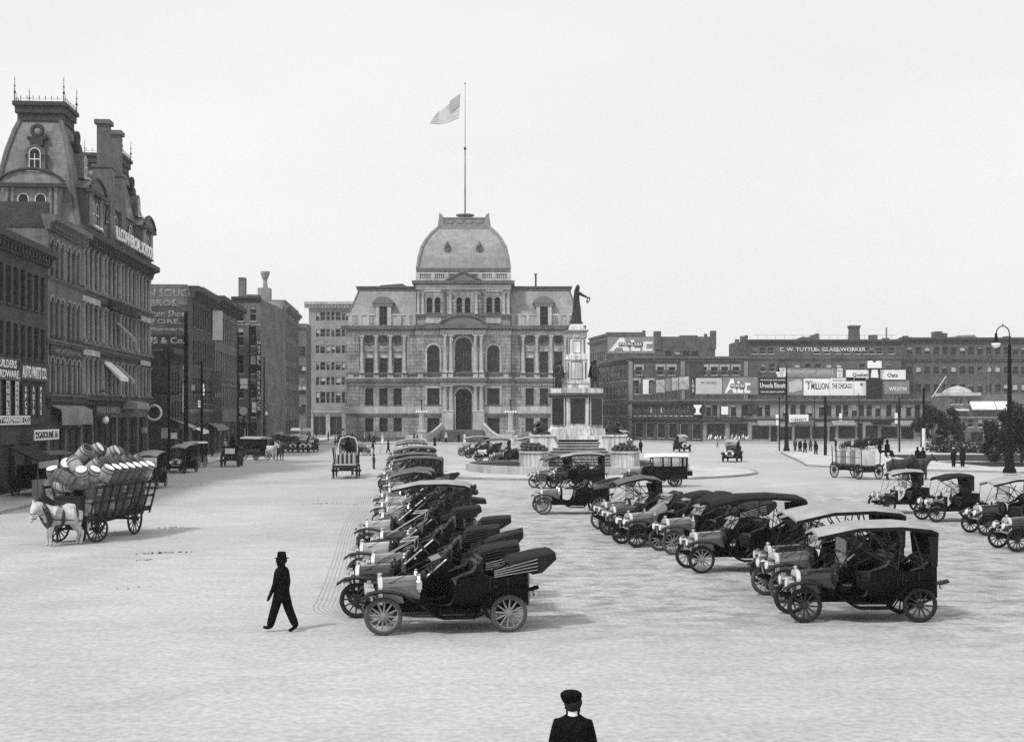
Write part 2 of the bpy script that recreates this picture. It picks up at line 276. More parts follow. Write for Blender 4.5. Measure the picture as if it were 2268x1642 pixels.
# ---------------------------------------------------------------- facade tools (local frame: x along the front, y into the building, z up)
def op_poly(w,h,arch):
    if arch==2: return [(w/2*math.cos(a),h/2+h/2*math.sin(a)) for a in [2*PI*i/20 for i in range(20)]]
    if arch: r=w/2; return [(-r,0),(r,0)]+[(r*math.cos(a),h-r+r*math.sin(a)) for a in [PI*i/10 for i in range(11)]]
    return [(-w/2,0),(w/2,0),(w/2,h),(-w/2,h)]
def wall_grid(mb,x0,x1,z0,z1,ops,y=0,d=.3,mi=0):
    ops=[o for o in ops if o[0]+o[1]/2<=x1+.01 and o[0]-o[1]/2>=x0-.01 and o[3]<=z1+.01 and o[2]>=z0-.01]
    xs=sorted(set([x0,x1]+[round(o[0]-o[1]/2,3) for o in ops]+[round(o[0]+o[1]/2,3) for o in ops])); zs=sorted(set([z0,z1]+[round(o[2],3) for o in ops]+[round(o[3],3) for o in ops]))
    for i in range(len(xs)-1):
        for j in range(len(zs)-1):
            cx=(xs[i]+xs[i+1])/2; cz=(zs[j]+zs[j+1])/2
            if any(abs(cx-o[0])<o[1]/2 and o[2]<cz<o[3] for o in ops): continue
            mb.add([(xs[i],y,zs[j]),(xs[i+1],y,zs[j]),(xs[i+1],y,zs[j+1]),(xs[i],y,zs[j+1])],[(0,1,2,3)],mi)
    for o in ops:
        cx,w,za,zb=o[:4]; ar=o[4] if len(o)>4 else 0; h=zb-za; P=[(cx+p[0],za+p[1]) for p in op_poly(w,h,ar)]; n=len(P)
        mb.add([(p[0],y,p[1]) for p in P]+[(p[0],y+d,p[1]) for p in P],[(k,(k+1)%n,n+(k+1)%n,n+k) for k in range(n)],mi)
        if ar==1:   # spandrels
            r=w/2; zc=zb-r
            for sgn in (1,-1):
                A=[(cx+sgn*r*math.cos(a),zc+r*math.sin(a)) for a in [PI/2*i/5 for i in range(6)]]
                for i in range(5): mb.add([(cx+sgn*r,y,zb),(A[i][0],y,A[i][1]),(A[i+1][0],y,A[i+1][1])],[(0,1,2)],mi)
        if ar==2:
            r=w/2; zc=(za+zb)/2
            for sx in (1,-1):
                for sz in (1,-1):
                    A=[(cx+sx*r*math.cos(a),zc+sz*h/2*math.sin(a)) for a in [PI/2*i/5 for i in range(6)]]
                    for i in range(5): mb.add([(cx+sx*r,y,zc+sz*h/2),(A[i][0],y,A[i][1]),(A[i+1][0],y,A[i+1][1])],[(0,1,2)],mi)
WC={}
def window(root,cx,w,za,zb,ar=0,y=0,d=.3,fm='stonel',blind=0,mull=1,sill=True,gm='wglass',name='window',rail=True):
    h=zb-za; w=round(w,2); h=round(h,2); key=(w,h,ar,d,gm); 
    if key not in WC:
        P=op_poly(w,h,ar); b=MB(); b.add([(p[0],d-.04,p[1]) for p in P],[tuple(range(len(P)))]); WC[key]=b.mesh(name,gm)
    g=place(WC[key],name,root,(cx,y,za))
    key=('f',w,h,ar,d,fm,mull,sill,rail)
    if key not in WC:
        b=MB(); t=max(.05,.05*w); P=op_poly(w,h,ar); n=len(P); C=(0,h/2)
        Q=[(p[0]*(1-2*t/w),C[1]+(p[1]-C[1])*(1-2*t/h)) for p in P]
        b.add([(p[0],d-.08,p[1]) for p in P]+[(p[0],d-.08,p[1]) for p in Q],[(k,(k+1)%n,n+(k+1)%n,n+k) for k in range(n)])
        if rail and ar!=2: b.box(-w/2+t,d-.1,h*.5-.03,w/2-t,d-.045,h*.5+.03)
        for k in range(mull): 
            xx=-w/2+w*(k+1)/(mull+1)
            if ar!=2: b.box(xx-.02,d-.095,t,xx+.02,d-.047,(h-w/2 if ar else h-t))
        if sill: b.box(-w/2-.1,-.12,-.14,w/2+.1,d-.1,-.003)
        WC[key]=b.mesh('frame',fm)
    place(WC[key],'frame',g)
    if blind>0:
        b=round(blind,1); key=('b',w,b,d,ar,h)
        if key not in WC:
            q=MB(); q.add([(-w/2+.06,d-.06,h*(1-b)),(w/2-.06,d-.06,h*(1-b)),(w/2-.06,d-.06,h-.05-(w/2 if ar==1 else 0)),(-w/2+.06,d-.06,h-.05-(w/2 if ar==1 else 0))],[(0,1,2,3)]); WC[key]=q.mesh('blind','blind')
        place(WC[key],'blind',g)
    return g
def shell(mb,W_,D,H,mi=0,bk=True,rf=1):
    mb.add([(0,0,0),(0,D,0),(0,D,H),(0,0,H)],[(0,1,2,3)],mi); mb.add([(W_,0,0),(W_,D,0),(W_,D,H),(W_,0,H)],[(0,1,2,3)],mi); mb.add([(0,D,0),(W_,D,0),(W_,D,H),(0,D,H)],[(0,1,2,3)],mi)
    mb.add([(0,0,H-.25),(W_,0,H-.25),(W_,D,H-.25),(0,D,H-.25)],[(0,1,2,3)],rf)
def cornice(root,x0,x1,z0,z1,out,m='trimd',y=0,left=True,dent=0,name='cornice',D=None):
    b=MB(); h=z1-z0
    b.prism([(y+.02,z0),(y-out*.35,z0),(y-out*.5,z0+h*.45),(y-out,z0+h*.6),(y-out,z1),(y+.3,z1)],x0-(out*.8 if left else 0),x1+out*.3,ax='x')
    if dent:
        k=int((x1-x0)/dent)
        for i in range(k): b.box(x0+(i+.25)*dent,y-out*.72,z0+h*.1,x0+(i+.6)*dent,y-out*.45,z0+h*.58)
    return b.obj(name,m,root)
def building(name,label,loc,rz,W_,D,H,wall,ops,fm='trim',gm='wglass',d=.3,blindp=.2,mull=0,group=None,sill=True,seed=1,cat='building',rail=True):
    root=thing(name,label,cat,loc,rz,group); b=MB(); wall_grid(b,0,W_,0,H,ops,0,d); shell(b,W_,D,H); b.obj('wall',[wall,'lead'],root)
    r=random.Random(seed)
    for o in ops:
        kind=o[5] if len(o)>5 else 'window'
        if kind=='window': window(root,o[0],o[1],o[2],o[3],o[4] if len(o)>4 else 0,0,d,fm,r.choice([.2,.3,.5,.5,.7]) if r.random()<blindp else 0,mull,sill,gm,rail=rail)
        elif kind=='shop': window(root,o[0],o[1],o[2],o[3],0,0,d,fm,0,max(0,int(o[1]/1.4)-1),False,'shop',name='shop_window',rail=False)
        elif kind=='door': window(root,o[0],o[1],o[2],o[3],o[4],0,d,fm,0,1,False,'shop',name='door',rail=False)
    return root
def grid(cols,rows,w,ar=0): return [(c,w,a,b_,ar,'window') for c in cols for (a,b_) in rows]
def lin(a,b_,n): return [a+(b_-a)*(i+.5)/n for i in range(n)]
LROT=R(90)+math.atan(LT); LK=math.sqrt(1+LT*LT)
def lloc(Y,off=0): return (LX(Y,off),Y,0)
def column(mb,x,y,z0,z1,r,n=10,half=False):
    h=z1-z0; mb.box(x-r*1.35,y-r*1.35,z0,x+r*1.35,y+r*1.35,z0+h*.05)
    mb.lathe([(r*1.2,z0+h*.05),(r,z0+h*.09),(r*.98,z0+h*.45),(r*.86,z0+h*.88),(r*1.15,z0+h*.91),(r*.95,z0+h*.92),(r*1.35,z0+h*.97)],n,(x,y,0)); mb.box(x-r*1.4,y-r*1.4,z0+h*.97,x+r*1.4,y+r*1.4,z1)
# ================================================================= LEFT SIDE OF THE STREET
# A: plain brick block with the hardware signs
Y0=58; A_W=(84.8-Y0)*LK
colsA=[A_W-1.05-1.4*i for i in range(18)]
ops=grid(colsA,[(11.7,14.0),(8.55,10.55)],.85)+[(A_W-1.6-3.3*i,2.7,.5,3.1,0,'shop') for i in range(8)]
bA=building('brick_building','dark plain brick building with hardware and auto parts signs, nearest on the left',lloc(Y0),LROT,A_W,14,15.0,'brickd',ops,fm='trimd',blindp=.08,seed=3)
cornice(bA,0,A_W,14.75,15.8,.75,'trimd',dent=.7); cornice(bA,0,A_W,4.15,4.35,.15,'trimd',name='shop_fascia')
def sign(name,label,root_Y,off,x0,x1,z0,z1,m,fr=None,cat='sign',group=None,thick=.08):
    r=thing(name,label,cat,(LX(root_Y,off),root_Y,0),LROT,group); b=MB(); b.box(x0,-thick,z0,x1,0,z1); b.obj('panel',m,r)
    if fr:
        f=MB(); t=.09
        for q in ((x0,z0,x1,z0+t),(x0,z1-t,x1,z1),(x0,z0+t,x0+t,z1-t),(x1-t,z0+t,x1,z1-t)): f.box(q[0],-thick-.03,q[1],q[2],-thick-.001,q[3])
        f.obj('frame',fr,r)
    return r
# panels: x measured from Y=58 along the wall
s=sign('shop_sign','black framed sign reading BUILDERS HARDWARE above the vertical signs',58,.1,15.2,20.55,7.0,8.35,'signb','trim',group='shop signs on the left brick building')
text('BUILDERS\nHARDWARE.','letter',s,(17.9,-.085,7.12),5.0,1.1,.02)
s=sign('shop_sign','black sign reading AUTO PARTS CO. beside the builders sign',58,.1,20.7,26.3,7.05,8.2,'signb',group='shop signs on the left brick building'); text('AUTO PARTS CO.','letter',s,(23.5,-.085,7.2),5.2,.8,.02,bold=.03)
vs=[('NAILS',16.3),('TOOLS',18.15),('SHOVELS',19.85),('APCO',21.6),('AUTO',23.2),('PARTS',24.8)]
for wd,xx in vs:
    z1=6.95 if wd in('NAILS','TOOLS','SHOVELS') else 6.75; z0=4.85; fr='signw' if wd in('NAILS','TOOLS','SHOVELS') else None
    s=sign('shop_sign','tall narrow sign with the vertical letters '+wd,58,.1,xx-.62 if not fr else xx-.32,xx+.62 if not fr else xx+.32,z0-.05,z1+.05,'signb',None,group='shop signs on the left brick building')
    if fr:
        q=MB(); q.box(xx-.32,-.11,z0,xx-.27,-.081,z1); q.box(xx+.27,-.11,z0,xx+.32,-.081,z1); q.obj('frame','signw',s)
    n=len(wd); hh=(z1-z0)/n
    for i,ch in enumerate(wd): text(ch,'letter',s,(xx,-.085,z1-hh*(i+1)+.04),.36,hh*.82,.02,bold=.03)
s=sign('shop_sign','long white edged fascia sign ending in HARDWARE CO.',58,.12,12,22.4,4.3,4.85,'signb','signw',group='shop signs on the left brick building'); text('CITY HARDWARE CO.','letter',s,(18.9,-.095,4.4),6.6,.34,.02,bold=.03)
s=sign('shop_sign','white sign reading GASOLINE 16 hung above the pavement',58,.9,20.9,26.2,3.3,3.95,'signw',group='shop signs on the left brick building'); text('GASOLINE 16','letterd',s,(23.7,-.085,3.4),4.3,.45,.02); text('AUTO\nOILS','letterd',s,(21.25,-.085,3.4),.5,.42,.01)
# stall with a pale counter at the very edge
t=thing('market_stall','small stall with dark awning and pale counter at the left edge','stall',(LX(72,2.0),72,.14),LROT)
b=MB(); b.prism([(-1.6,2.1),(0,2.9),(0,2.96),(-1.6,2.2)],-1.2,2.6,ax='x'); b.obj('awning','canvasd',t); b=MB(); b.box(-1.2,-1.62,1.75,2.6,-1.58,2.12); b.obj('valance','canvasl',t); b=MB(); b.box(1.2,-1.2,0,2.4,-.5,1.0); b.obj('counter','canvasl',t)
b=MB(); [b.tube((x,-1.5,0),(x,-1.5,2.15),.035) for x in (-1.1,2.5)]; b.obj('post','trim',t)
# B: brick with arched windows
BW=(93.8-84.9)*LK; colsB=[.9+.98*i for i in range(3)]+[4.35+1.05*i for i in range(3)]; colsB=[.95,2.2,3.45,5.15,6.4,7.6]
ops=grid(colsB,[(14.3,16.8),(10.3,12.9)],.72,1)+grid(colsB,[(6.4,8.8)],.8,1)+[(2.3,3.6,.4,4.0,0,'shop'),(6.5,3.6,.4,4.0,0,'shop')]
bB=building('brick_building','narrow brick building with three rows of arched windows beside the mansard block',lloc(84.9),LROT,BW,16,17.7,'brickm',ops,fm='trimd',blindp=.15,seed=5)
cornice(bB,0,BW,17.3,18.3,.7,'trim',dent=.35); cornice(bB,0,BW,14.0,14.2,.2,'trim',name='band'); cornice(bB,0,BW,9.7,9.95,.35,'trim',name='band'); cornice(bB,0,BW,6.0,6.3,.4,'trim',name='band'); cornice(bB,0,BW,5.4,6.0,.3,'trimd',name='band')
q=MB(); q.box(0,0,17.4,.5,16,19.2); q.obj('party_wall','brickd',bB)
q=MB(); q.box(.3,-.14,8.95,BW-.3,-.003,9.65); q.obj('name_panel','trimd',bB); text('MERCANTILE PRINTING','letterf',bB,(BW/2,-.145,9.1),BW*.75,.35,.02,name='lettering')
for c in colsB:
    for (z0,z1) in ((14.3,16.8),(10.3,12.9),(6.4,8.8)):
        q=MB(); r0=.42; q.loft([[(c+r*math.cos(a),-.08 if k in (1,2) else .0,z1-.36+r*math.sin(a)) for k,r in enumerate((r0-.04,r0-.04,r0+.12,r0+.12))] for a in [PI*i/8 for i in range(9)]]); q.obj('window_hood','post',bB)
for i,c in enumerate([0.25]+[(colsB[k]+colsB[k+1])/2 for k in range(5)]+[BW-.3]):
    q=MB(); q.tube((c,-.06,6.4),(c,-.06,8.3),.09,n=8); q.obj('colonnette','post',bB)
t=thing('awning','grey cloth awning over the shop of the narrow brick building','awning',lloc(84.9,.05),LROT); q=MB(); q.prism([(-.1,5.5),(-.75,5.2),(-.78,4.2),(-.8,4.2),(-.8,5.26),(-.1,5.56)],.4,8.4,ax='x'); q.obj('cloth','post',t); q=MB(); [q.tube((x,-.75,4.3),(x,-.1,3.6),.03) for x in (.5,2.5,4.5,6.5,8.3)]; q.obj('brace','iron',t)
# RI: iron fronted commercial block with the mansard pavilions
RIW=(118.6-93.9)*LK; n=16; colsR=lin(.9,RIW-.5,n); pit=(RIW-1.4)/n
ops=grid(colsR,[(14.6,17.4),(10.7,13.2),(6.6,9.1)],pit-.55)+[(c,3.4,.4,4.7,0,'shop') for c in lin(.5,RIW-.5,6)]
bR=building('mansard_building','tall ornate commercial block with two mansard pavilions, chimneys and rooftop school letters',lloc(93.9,-.4),LROT,RIW,17,18.2,'trim',ops,fm='trimd',blindp=.3,seed=9,d=.45)
for (z0,z1) in ((14.4,17.6),(10.4,13.4),(6.4,9.3)):
    for i in range(n+1):
        x=.9+pit*i; w=.2 if i%4 else .32; q=MB(); column(q,x,-.12,z0,z1,w*.75,8); q.obj('column','post',bR,smooth=True)
cornice(bR,0,RIW,17.6,18.7,1.0,'trimd',dent=.8); cornice(bR,0,RIW,13.9,14.4,.6,'trim',name='band'); cornice(bR,0,RIW,13.35,13.9,.25,'trimd',name='band'); cornice(bR,0,RIW,9.9,10.35,.6,'trim',name='band'); cornice(bR,0,RIW,9.3,9.9,.2,'trimd',name='band'); cornice(bR,0,RIW,5.6,6.3,.6,'trimd',name='band')
for xa,xb in ((.3,5.5),(RIW-4.6,RIW-.3)): q=MB(); q.box(xa,-.32,13.4,xb,-.255,13.85); q.box(xa,-.3,9.4,xb,-.21,9.85); q.obj('pale_panel','stonel',bR)
text('COMMERCIAL HALL','trimd',bR,(12.5,-.42,13.35),9,.9,.25,name='lettering')
text('HODGE & CANFIELD','letterf',bR,(6.6,-.66,5.0),7,.5,.05,name='lettering')
q=MB(); q.box(2.8,-.66,4.85,10.6,-.5,5.6); q.obj('shop_fascia','trimd',bR)
def mansard(mb,x0,x1,y0,y1,prof,mi=0,cap=True):
    secs=[[(x0+i,y0+i,z),(x1-i,y0+i,z),(x1-i,y1-i,z),(x0+i,y1-i,z)] for i,z in prof]; mb.loft(secs,mi=mi,cap=cap)
def hipribs(root,x0,x1,y0,y1,prof,r,m='trim'):
    for sx,sy in ((0,0),(1,0),(1,1),(0,1)): mb=MB(); mb.path([((x1-i) if sx else (x0+i),(y1-i) if sy else (y0+i),z) for i,z in prof],r,6); mb.obj('hip_roll',m,root,smooth=True)
TP=[(0,18.7),(.25,20.2),(.6,22.4),(1.0,24.5),(1.45,26.2),(1.75,27.0)]
def crest(root,x0,x1,y0,y1,z,h=1.9):
    q=MB()
    for x,y in ((x0,y0),(x1,y0),(x1,y1),(x0,y1)):
        q.path([(x,y,z),(x,y,z+h*.6),(x,y,z+h)],[.05,.03,.012],5); q.ball((x,y,z+h*.35),.1,6,4); q.ball((x,y,z+h*.6),.07,6,4); q.path([(x-.12,y,z+h*.86),(x+.12,y,z+h*.86)],.02,4); q.tube((x,y,z+h*.5),(x+(.7 if x==x0 else -.7),y,z+.35),.012,n=4)
    n_=8
    for (a,c) in (((x0,y0),(x1,y0)),((x1,y0),(x1,y1)),((x0,y1),(x1,y1)),((x0,y0),(x0,y1))):
        for i in range(1,n_): 
            x=a[0]+(c[0]-a[0])*i/n_; y=a[1]+(c[1]-a[1])*i/n_; q.tube((x,y,z),(x,y,z+.45),.015,n=4); q.torus(.08,.012,(x,y,z+.3),n=8,k=4)
        q.tube((a[0],a[1],z+.2),(c[0],c[1],z+.2),.012,n=4)
    q.obj('cresting','iron',root)
def tower(root,x0,x1,y0,y1,full):
    q=MB(); mansard(q,x0,x1,y0,y1,TP); q.obj('mansard_roof','slated',root)
    hipribs(root,x0,x1,y0,y1,TP,.2)
    q=MB(); q.box(x0+1.6,y0+1.6,27.0,x1-1.6,y1-1.6,27.55); q.box(x0+1.45,y0+1.45,27.55,x1-1.45,y1-1.45,28.1); q.box(x0+1.3,y0+1.3,28.1,x1-1.3,y1-1.3,28.4); q.obj('roof_cornice','trimd',root)
    crest(root,x0+1.45,x1-1.45,y0+1.45,y1-1.45,28.4)
    q=MB(); q.box(x0-.35,y0-.35,18.45,x1+.35,y1+.35,18.95); q.obj('roof_base','trim',root)
def dormer_set(root,cx,cy,ang,s=1.0):
    """two tier dormer: segmental hood over paired lights, small arched window and round eye above"""
    Mx=Matrix.Translation((cx,cy,0))@Matrix.Rotation(ang,4,'Z'); 
    def ob(q,name,m,sm=False): q.xf(Mx); return q.obj(name,m,root,sm)
    q=MB(); q.box(-2.0,-.35,19.0,2.0,1.2,21.9)
    for i in range(1): pass
    seg=[(-2.3,21.9)]+[(2.3*math.sin(a)/math.sin(R(55)),21.9+(math.cos(a)-math.cos(R(55)))*2.1) for a in [R(-55+11*i) for i in range(11)]]+[(2.3,21.9)]
    q.prism(seg[1:-1],-.6,1.3,'y'); ob(q,'dormer','crown' if s>1 else 'trim')
    q=MB()
    for k in range(2):
        r=2.38+.0; seg2=[(2.42*math.sin(a)/math.sin(R(55)),22.0+(math.cos(a)-math.cos(R(55)))*2.2) for a in [R(-55+11*i) for i in range(11)]]
    for i in range(10): q.tube((seg2[i][0],-.65,seg2[i][1]),(seg2[i+1][0],-.65,seg2[i+1][1]),.13,n=6)
    q.box(-2.5,-.75,21.6,2.5,-.36,21.9); ob(q,'dormer_hood','trimd')
    for sx in (-.62,.62):
        g=window(root,0,.8,19.3,21.2,1,0,.3,'signw',0,0,True); g.matrix_basis=Mx@Matrix.Translation((sx,-.62,19.3)); 
    for sx in (-1.75,-1.35,1.35,1.75): q=MB(); column(q,sx,-.45,19.1,21.6,.13,8); ob(q,'colonnette','crown' if s>1 else 'post')
    q=MB(); q.box(-.75,.35,22.9,.75,1.9,24.2); q.lathe([(.75,0),(.75,1.5)],14,(0,.35,24.2),rot=Matrix.Rotation(R(-90),3,'X')); ob(q,'small_dormer','trim')
    g=window(root,0,.85,23.0,24.7,1,0,.3,'signw',0,1,True); g.matrix_basis=Mx@Matrix.Translation((0,.08,23.0))
    q=MB(); q.torus(.38,.16,(0,.95,26.1),'y',14,6); q.box(-.7,.8,25.45,.7,1.4,25.65); q.box(-.45,.7,24.95,.45,1.3,25.45); ob(q,'oculus','trimd')
tower(bR,-.2,6.3,-.1,6.4,1); dormer_set(bR,-.2,3.15,R(-90),2); dormer_set(bR,3.1,-.1,0)
tower(bR,RIW-6.2,RIW+.2,-.1,7.0,1); dormer_set(bR,RIW-6.2,3.45,R(-90)); dormer_set(bR,RIW-3,-.1,0); dormer_set(bR,RIW+.2,3.4,R(90))
q=MB(); mansard(q,6.3,RIW-6.2,.3,9,[(0,18.7),(.4,21),(.9,23.6),(1.3,24.6)]); q.obj('mansard_roof','slated',bR)
q=MB(); q.box(7,-.2,18.7,RIW-6.5,.2,20.1); q.obj('parapet','trim',bR)
for i,x in enumerate(lin(7.2,RIW-7,4)):
    q=MB(); q.box(x-1,-.05,19,x+1,1.2,21.8); q.prism([(x-1.3,21.8),(x+1.3,21.8),(x,22.9)],-.3,1.2,'y'); q.obj('dormer','trim',bR); window(bR,x,1.1,19.5,21.4,1,-.42,.3,'signw',0,0,False)
for x in (8.6,12.5): q=MB(); q.box(x,-.15,19,x+1.0,.75,28.45); q.box(x-.18,-.33,28.45,x+1.18,.93,28.8); q.box(x-.25,-.4,19,x+1.25,1.0,24.9); q.box(x-.35,-.5,24.9,x+1.35,1.1,25.15); q.obj('chimney','trim',bR)
t=thing('rooftop_sign','white letters R.I. COMMERCIAL SCHOOL standing along the roof cornice','sign',lloc(93.9,.75),LROT); q=MB(); q.box(6.9,0,18.85,21.2,.06,18.92); [q.tube((x,.1,18.7),(x,.1,19.9),.03) for x in lin(7,21,10)]; q.obj('frame','iron',t); text('R.I.COMMERCIAL SCHOOL','letter',t,(14.1,0,18.95),14.0,1.05,.06,bold=.03)
for i,(x,z,tlt) in enumerate(((8.0,9.2,0),(11.6,12.6,1),(11.2,9.1,1))):
    t=thing('window_awning',('long pale window awning hanging below the first floor band','small awning half lowered from a second floor window','narrow tilted awning beside the long pale one')[i],'awning',lloc(93.9,-.3),LROT); q=MB(); q.prism([(-.1,z),(-1.5,z-1.3),(-1.5,z-1.6),(-.1,z-.1)],x-(1.4 if i==0 else .6),x+(1.4 if i==0 else .6),ax='x'); q.obj('cloth','awnl' if i==0 else 'awn',t)
t=thing('entrance_canopy','glass and iron canopy projecting over the pavement entrance','canopy',lloc(93.9,-.3),LROT); q=MB(); q.prism([(-.1,6.2),(-1.3,5.9),(-1.3,5.4),(-.1,5.4)],13.5,18.5,ax='x'); q.obj('cloth','awn',t)
# C: low dark shop block projecting to the street
CW=(127.5-119.3)*LK
bC=building('low_shop_building','low dark shop building between the mansard block and the painted wall',lloc(119.3,1.2),LROT,CW,9,10.9,'brickd',grid(lin(.4,CW-.3,5),[(7.0,9.0),(4.6,6.2)],.8)+[(2.1,3.4,.3,3.4,0,'shop'),(6,3.4,.3,3.4,0,'shop')],fm='trim',blindp=.1)
cornice(bC,0,CW,9.9,11.2,.7,'trimd',dent=.5); q=MB(); q.box(-.06,.8,9.7,-.003,8,10.7); q.obj('name_panel','trimd',bC); text('THE OUTLET','letterf',bC,(-.07,4.4,9.9),5,.55,.02,rz=R(-90))
# D: block with the painted advertisement on its side wall
DW=(153.4-139)*LK; SW=15
bD=building('brick_building','brick building whose side wall is painted with large faded shoe store letters',lloc(139),LROT,DW,SW,18.6,'brickd',grid(lin(.5,9.8,6),[(14.6,17.2),(10.4,13.2),(6.2,9)],.85)+grid(lin(10.2,DW-.1,3),[(14.6,17.2),(10.4,13.2),(6.2,9)],.75)+[(c,3.2,.4,4,0,'shop') for c in lin(0.2,DW,4)],fm='trim',blindp=.12,seed=11)
cornice(bD,0,DW,17.7,19.0,.9,'trimd',dent=.6); cornice(bD,0,DW,5.0,5.5,.5,'trim',name='band')
q=MB(); q.box(-.003,.5,17,.4,SW,19.2); q.obj('side_parapet','brickm',bD)
q=MB(); q.box(-.05,.4,12.2,-.003,8.6,13.65); q.obj('painted_band','signb',bD)
for (tx,z,h,w) in (('SAN SOUCI',17.75,.95,5.9),('& BROS.',16.75,.75,4.2),('Boston Shoe',15.6,.75,4.9),('STORE.',14.85,.55,4.0),('935 Westminster St.',14.05,.42,4.6)): text(tx,'letterf',bD,(-.012,3.1 if tx[0]!='&' else 3.5,z),w,h,.008,rz=R(-90),name='painted_lettering',bold=.03)
text('US & Co.','letterf',bD,(-.06,2.8,12.65),4.2,.75,.008,rz=R(-90),name='painted_lettering',bold=.03)
for i,(Y,z0,z1) in enumerate(((152.6,13.9,17.4),(152.6,7.6,10.2),(152.6,2.9+1,7.0))):
    t=thing('hanging_sign','white vertical sign board projecting from the wall, '+('uppermost','middle','lowest')[i]+' of three','sign',(LX(Y,.1),Y,0),0,'white boards between the two brick blocks'); q=MB(); q.box(0,0,z0,1.15,.12,z1); q.obj('board','signw' if i==0 else 'canvas',t); q=MB(); q.tube((-.2,.06,z1-.3),(1.1,.06,z1-.3),.03); q.obj('bracket','iron',t)
# E
EW=(174-155)*LK
bE=building('brick_building','brick building with heavy dark cornice and three floors of narrow windows',lloc(155),LROT,EW,16,18.9,'brickm',grid(lin(.4,EW-.2,10),[(14.2,17.2),(9.9,12.8),(5.9,8.6)],.95)+[(c,3.4,.4,4,0,'shop') for c in lin(0.2,EW,5)],fm='trim',blindp=.12,seed=12)
cornice(bE,0,EW,18.0,19.4,1.3,'trimd',dent=.7); cornice(bE,0,EW,9.0,9.5,.3,'trim',name='band'); q=MB(); q.box(.5,1.5,18.9,EW-6,16,20.6); q.obj('penthouse','brickp',bE)
# F: corner hotel block facing the camera
t_=F
bF=building('hotel_building','brick hotel with pale stone window heads facing down the street',(X(518,176),176,0),0,X(577,176)-X(518,176),20,21.0,'brickm',
 grid([.9,2.65],[(14.5,17.2),(17.9,20.0),(7.2,9.2),(10.6,13.2)],.85,0)+[(1.85,3.0,.4,4,0,'shop')]+grid([.9,2.65],[(4.6,6.3)],.85),fm='stonel',blindp=.45,seed=13)
bF.name='hotel_building'; FW=X(577,176)-X(518,176)
cornice(bF,0,FW,20.6,21.3,.4,'trimd'); cornice(bF,0,FW,17.3,17.5,.1,'stonel',name='band'); cornice(bF,0,FW,9.6,9.8,.1,'stonel',name='band'); q=MB(); q.box(.2,2,21,1.1,3.2,24.2); q.box(1.1,2,21,3,4,21.8); q.obj('chimney','brickm',bF)
t=thing('hotel_sign','tall vertical sign reading HOTEL DORRANCE on the corner of the hotel','sign',(X(573,175.6),175.6,0)); q=MB(); q.box(-.28,0,4.9,.32,.14,15.2); q.obj('board','signb',t)
for i,ch in enumerate('HOTEL DORRANCE'):
    if ch!=' ': text(ch,'signw',t,(.02,-.005,14.6-i*.7),.42,.56,.02)
for i,(zz,xx) in enumerate(((9.9,540),(6.6,566))): t=thing('sign_board','pale square sign board on the hotel front, '+('upper','lower')[i],'sign',(X(xx,175.7),175.7,0),0,'boards on the hotel front'); q=MB(); q.box(-.5,0,zz-.8,.5,.1,zz); q.box(-.5,0,zz-1.4,.5,.1,zz-.9); q.obj('board','signw',t)
# G: large block with a blank side wall, and its receding front
GX=X(632,202); GW=(225-202)*LK
bG=building('brick_building','large brick building with a blank pale side wall receding behind the hotel',(GX,202,0),LROT,GW,X(632,202)-X(572,202)+4,23.2,'brickm',grid(lin(.4,GW-.4,9),[(17.8,20.4),(14,16.6),(10.4,12.8),(6.6,9)],1.1)+[(c,3,.4,4,0,'shop') for c in lin(.3,GW,5)],fm='trim',blindp=.1,seed=15)
cornice(bG,0,GW,21.6,22.4,.6,'trim'); q=MB(); q.box(-.02,.4,12.5,-.003,4.4,23); q.obj('pale_wall','brickp',bG)
q=MB(); q.box(1,2.5,23,3,4.5,25.2); q.lathe([(.45,25.2),(.3,26.4),(.75,27.6),(.75,27.9)],8,(1.8,3.4,0)); q.obj('chimney','brickp',bG)
for k in range(3): 
    q=MB(); q.lathe([(.5,13.5-k*.3),(.05,15.8-k*.3)],8,(-.9-k*.02,.9-k*1.0,0)); 
# fire escape and balconies on G side wall
t=thing('fire_escape','iron fire escape with balconies on the blank side wall','fire escape',(GX-3.0,201.9,0)); q=MB()
for z in (8.5,11.5,14.5,17.5,20.0):
    q.box(-1.4,-1,z,1.0,0,z+.08); [q.tube((x,-1,z),(x,-1,z+.9),.025,n=4) for x in lin(-1.4,1.0,7)]; q.tube((-1.4,-1,z+.9),(1,-1,z+.9),.03,n=4); q.tube((-1.2,-.5,z),(.8,-.5,z-3),.05,n=4)
q.obj('frame','iron',t)
for i in range(3):
    t=thing('window_awning','small pale awning, %s of three on the distant wall'%('left','middle','right')[i],'awning',(X(596+i*14,200.5),200.5,15.2-.25*i),0,'three small awnings on the distant wall'); q=MB(); q.prism([(0,0),(-.9,-1.5),(-.9,-1.7),(0,-.4)],-.45,.45,ax='x'); q.obj('cloth','awnl',t)
bH=building('distant_building','hazy distant building closing the street beside the pale office block',(X(655,262),262,0),0,X(679,262)-X(655,262),6,Z(716,262),'brickm',grid(lin(.2,2.1,2),[(5,7),(9,11),(13,15),(17,19)],.9),fm='trim',blindp=.3)
cornice(bH,0,2.25,Z(730,262),Z(722,262),.4,'trim')
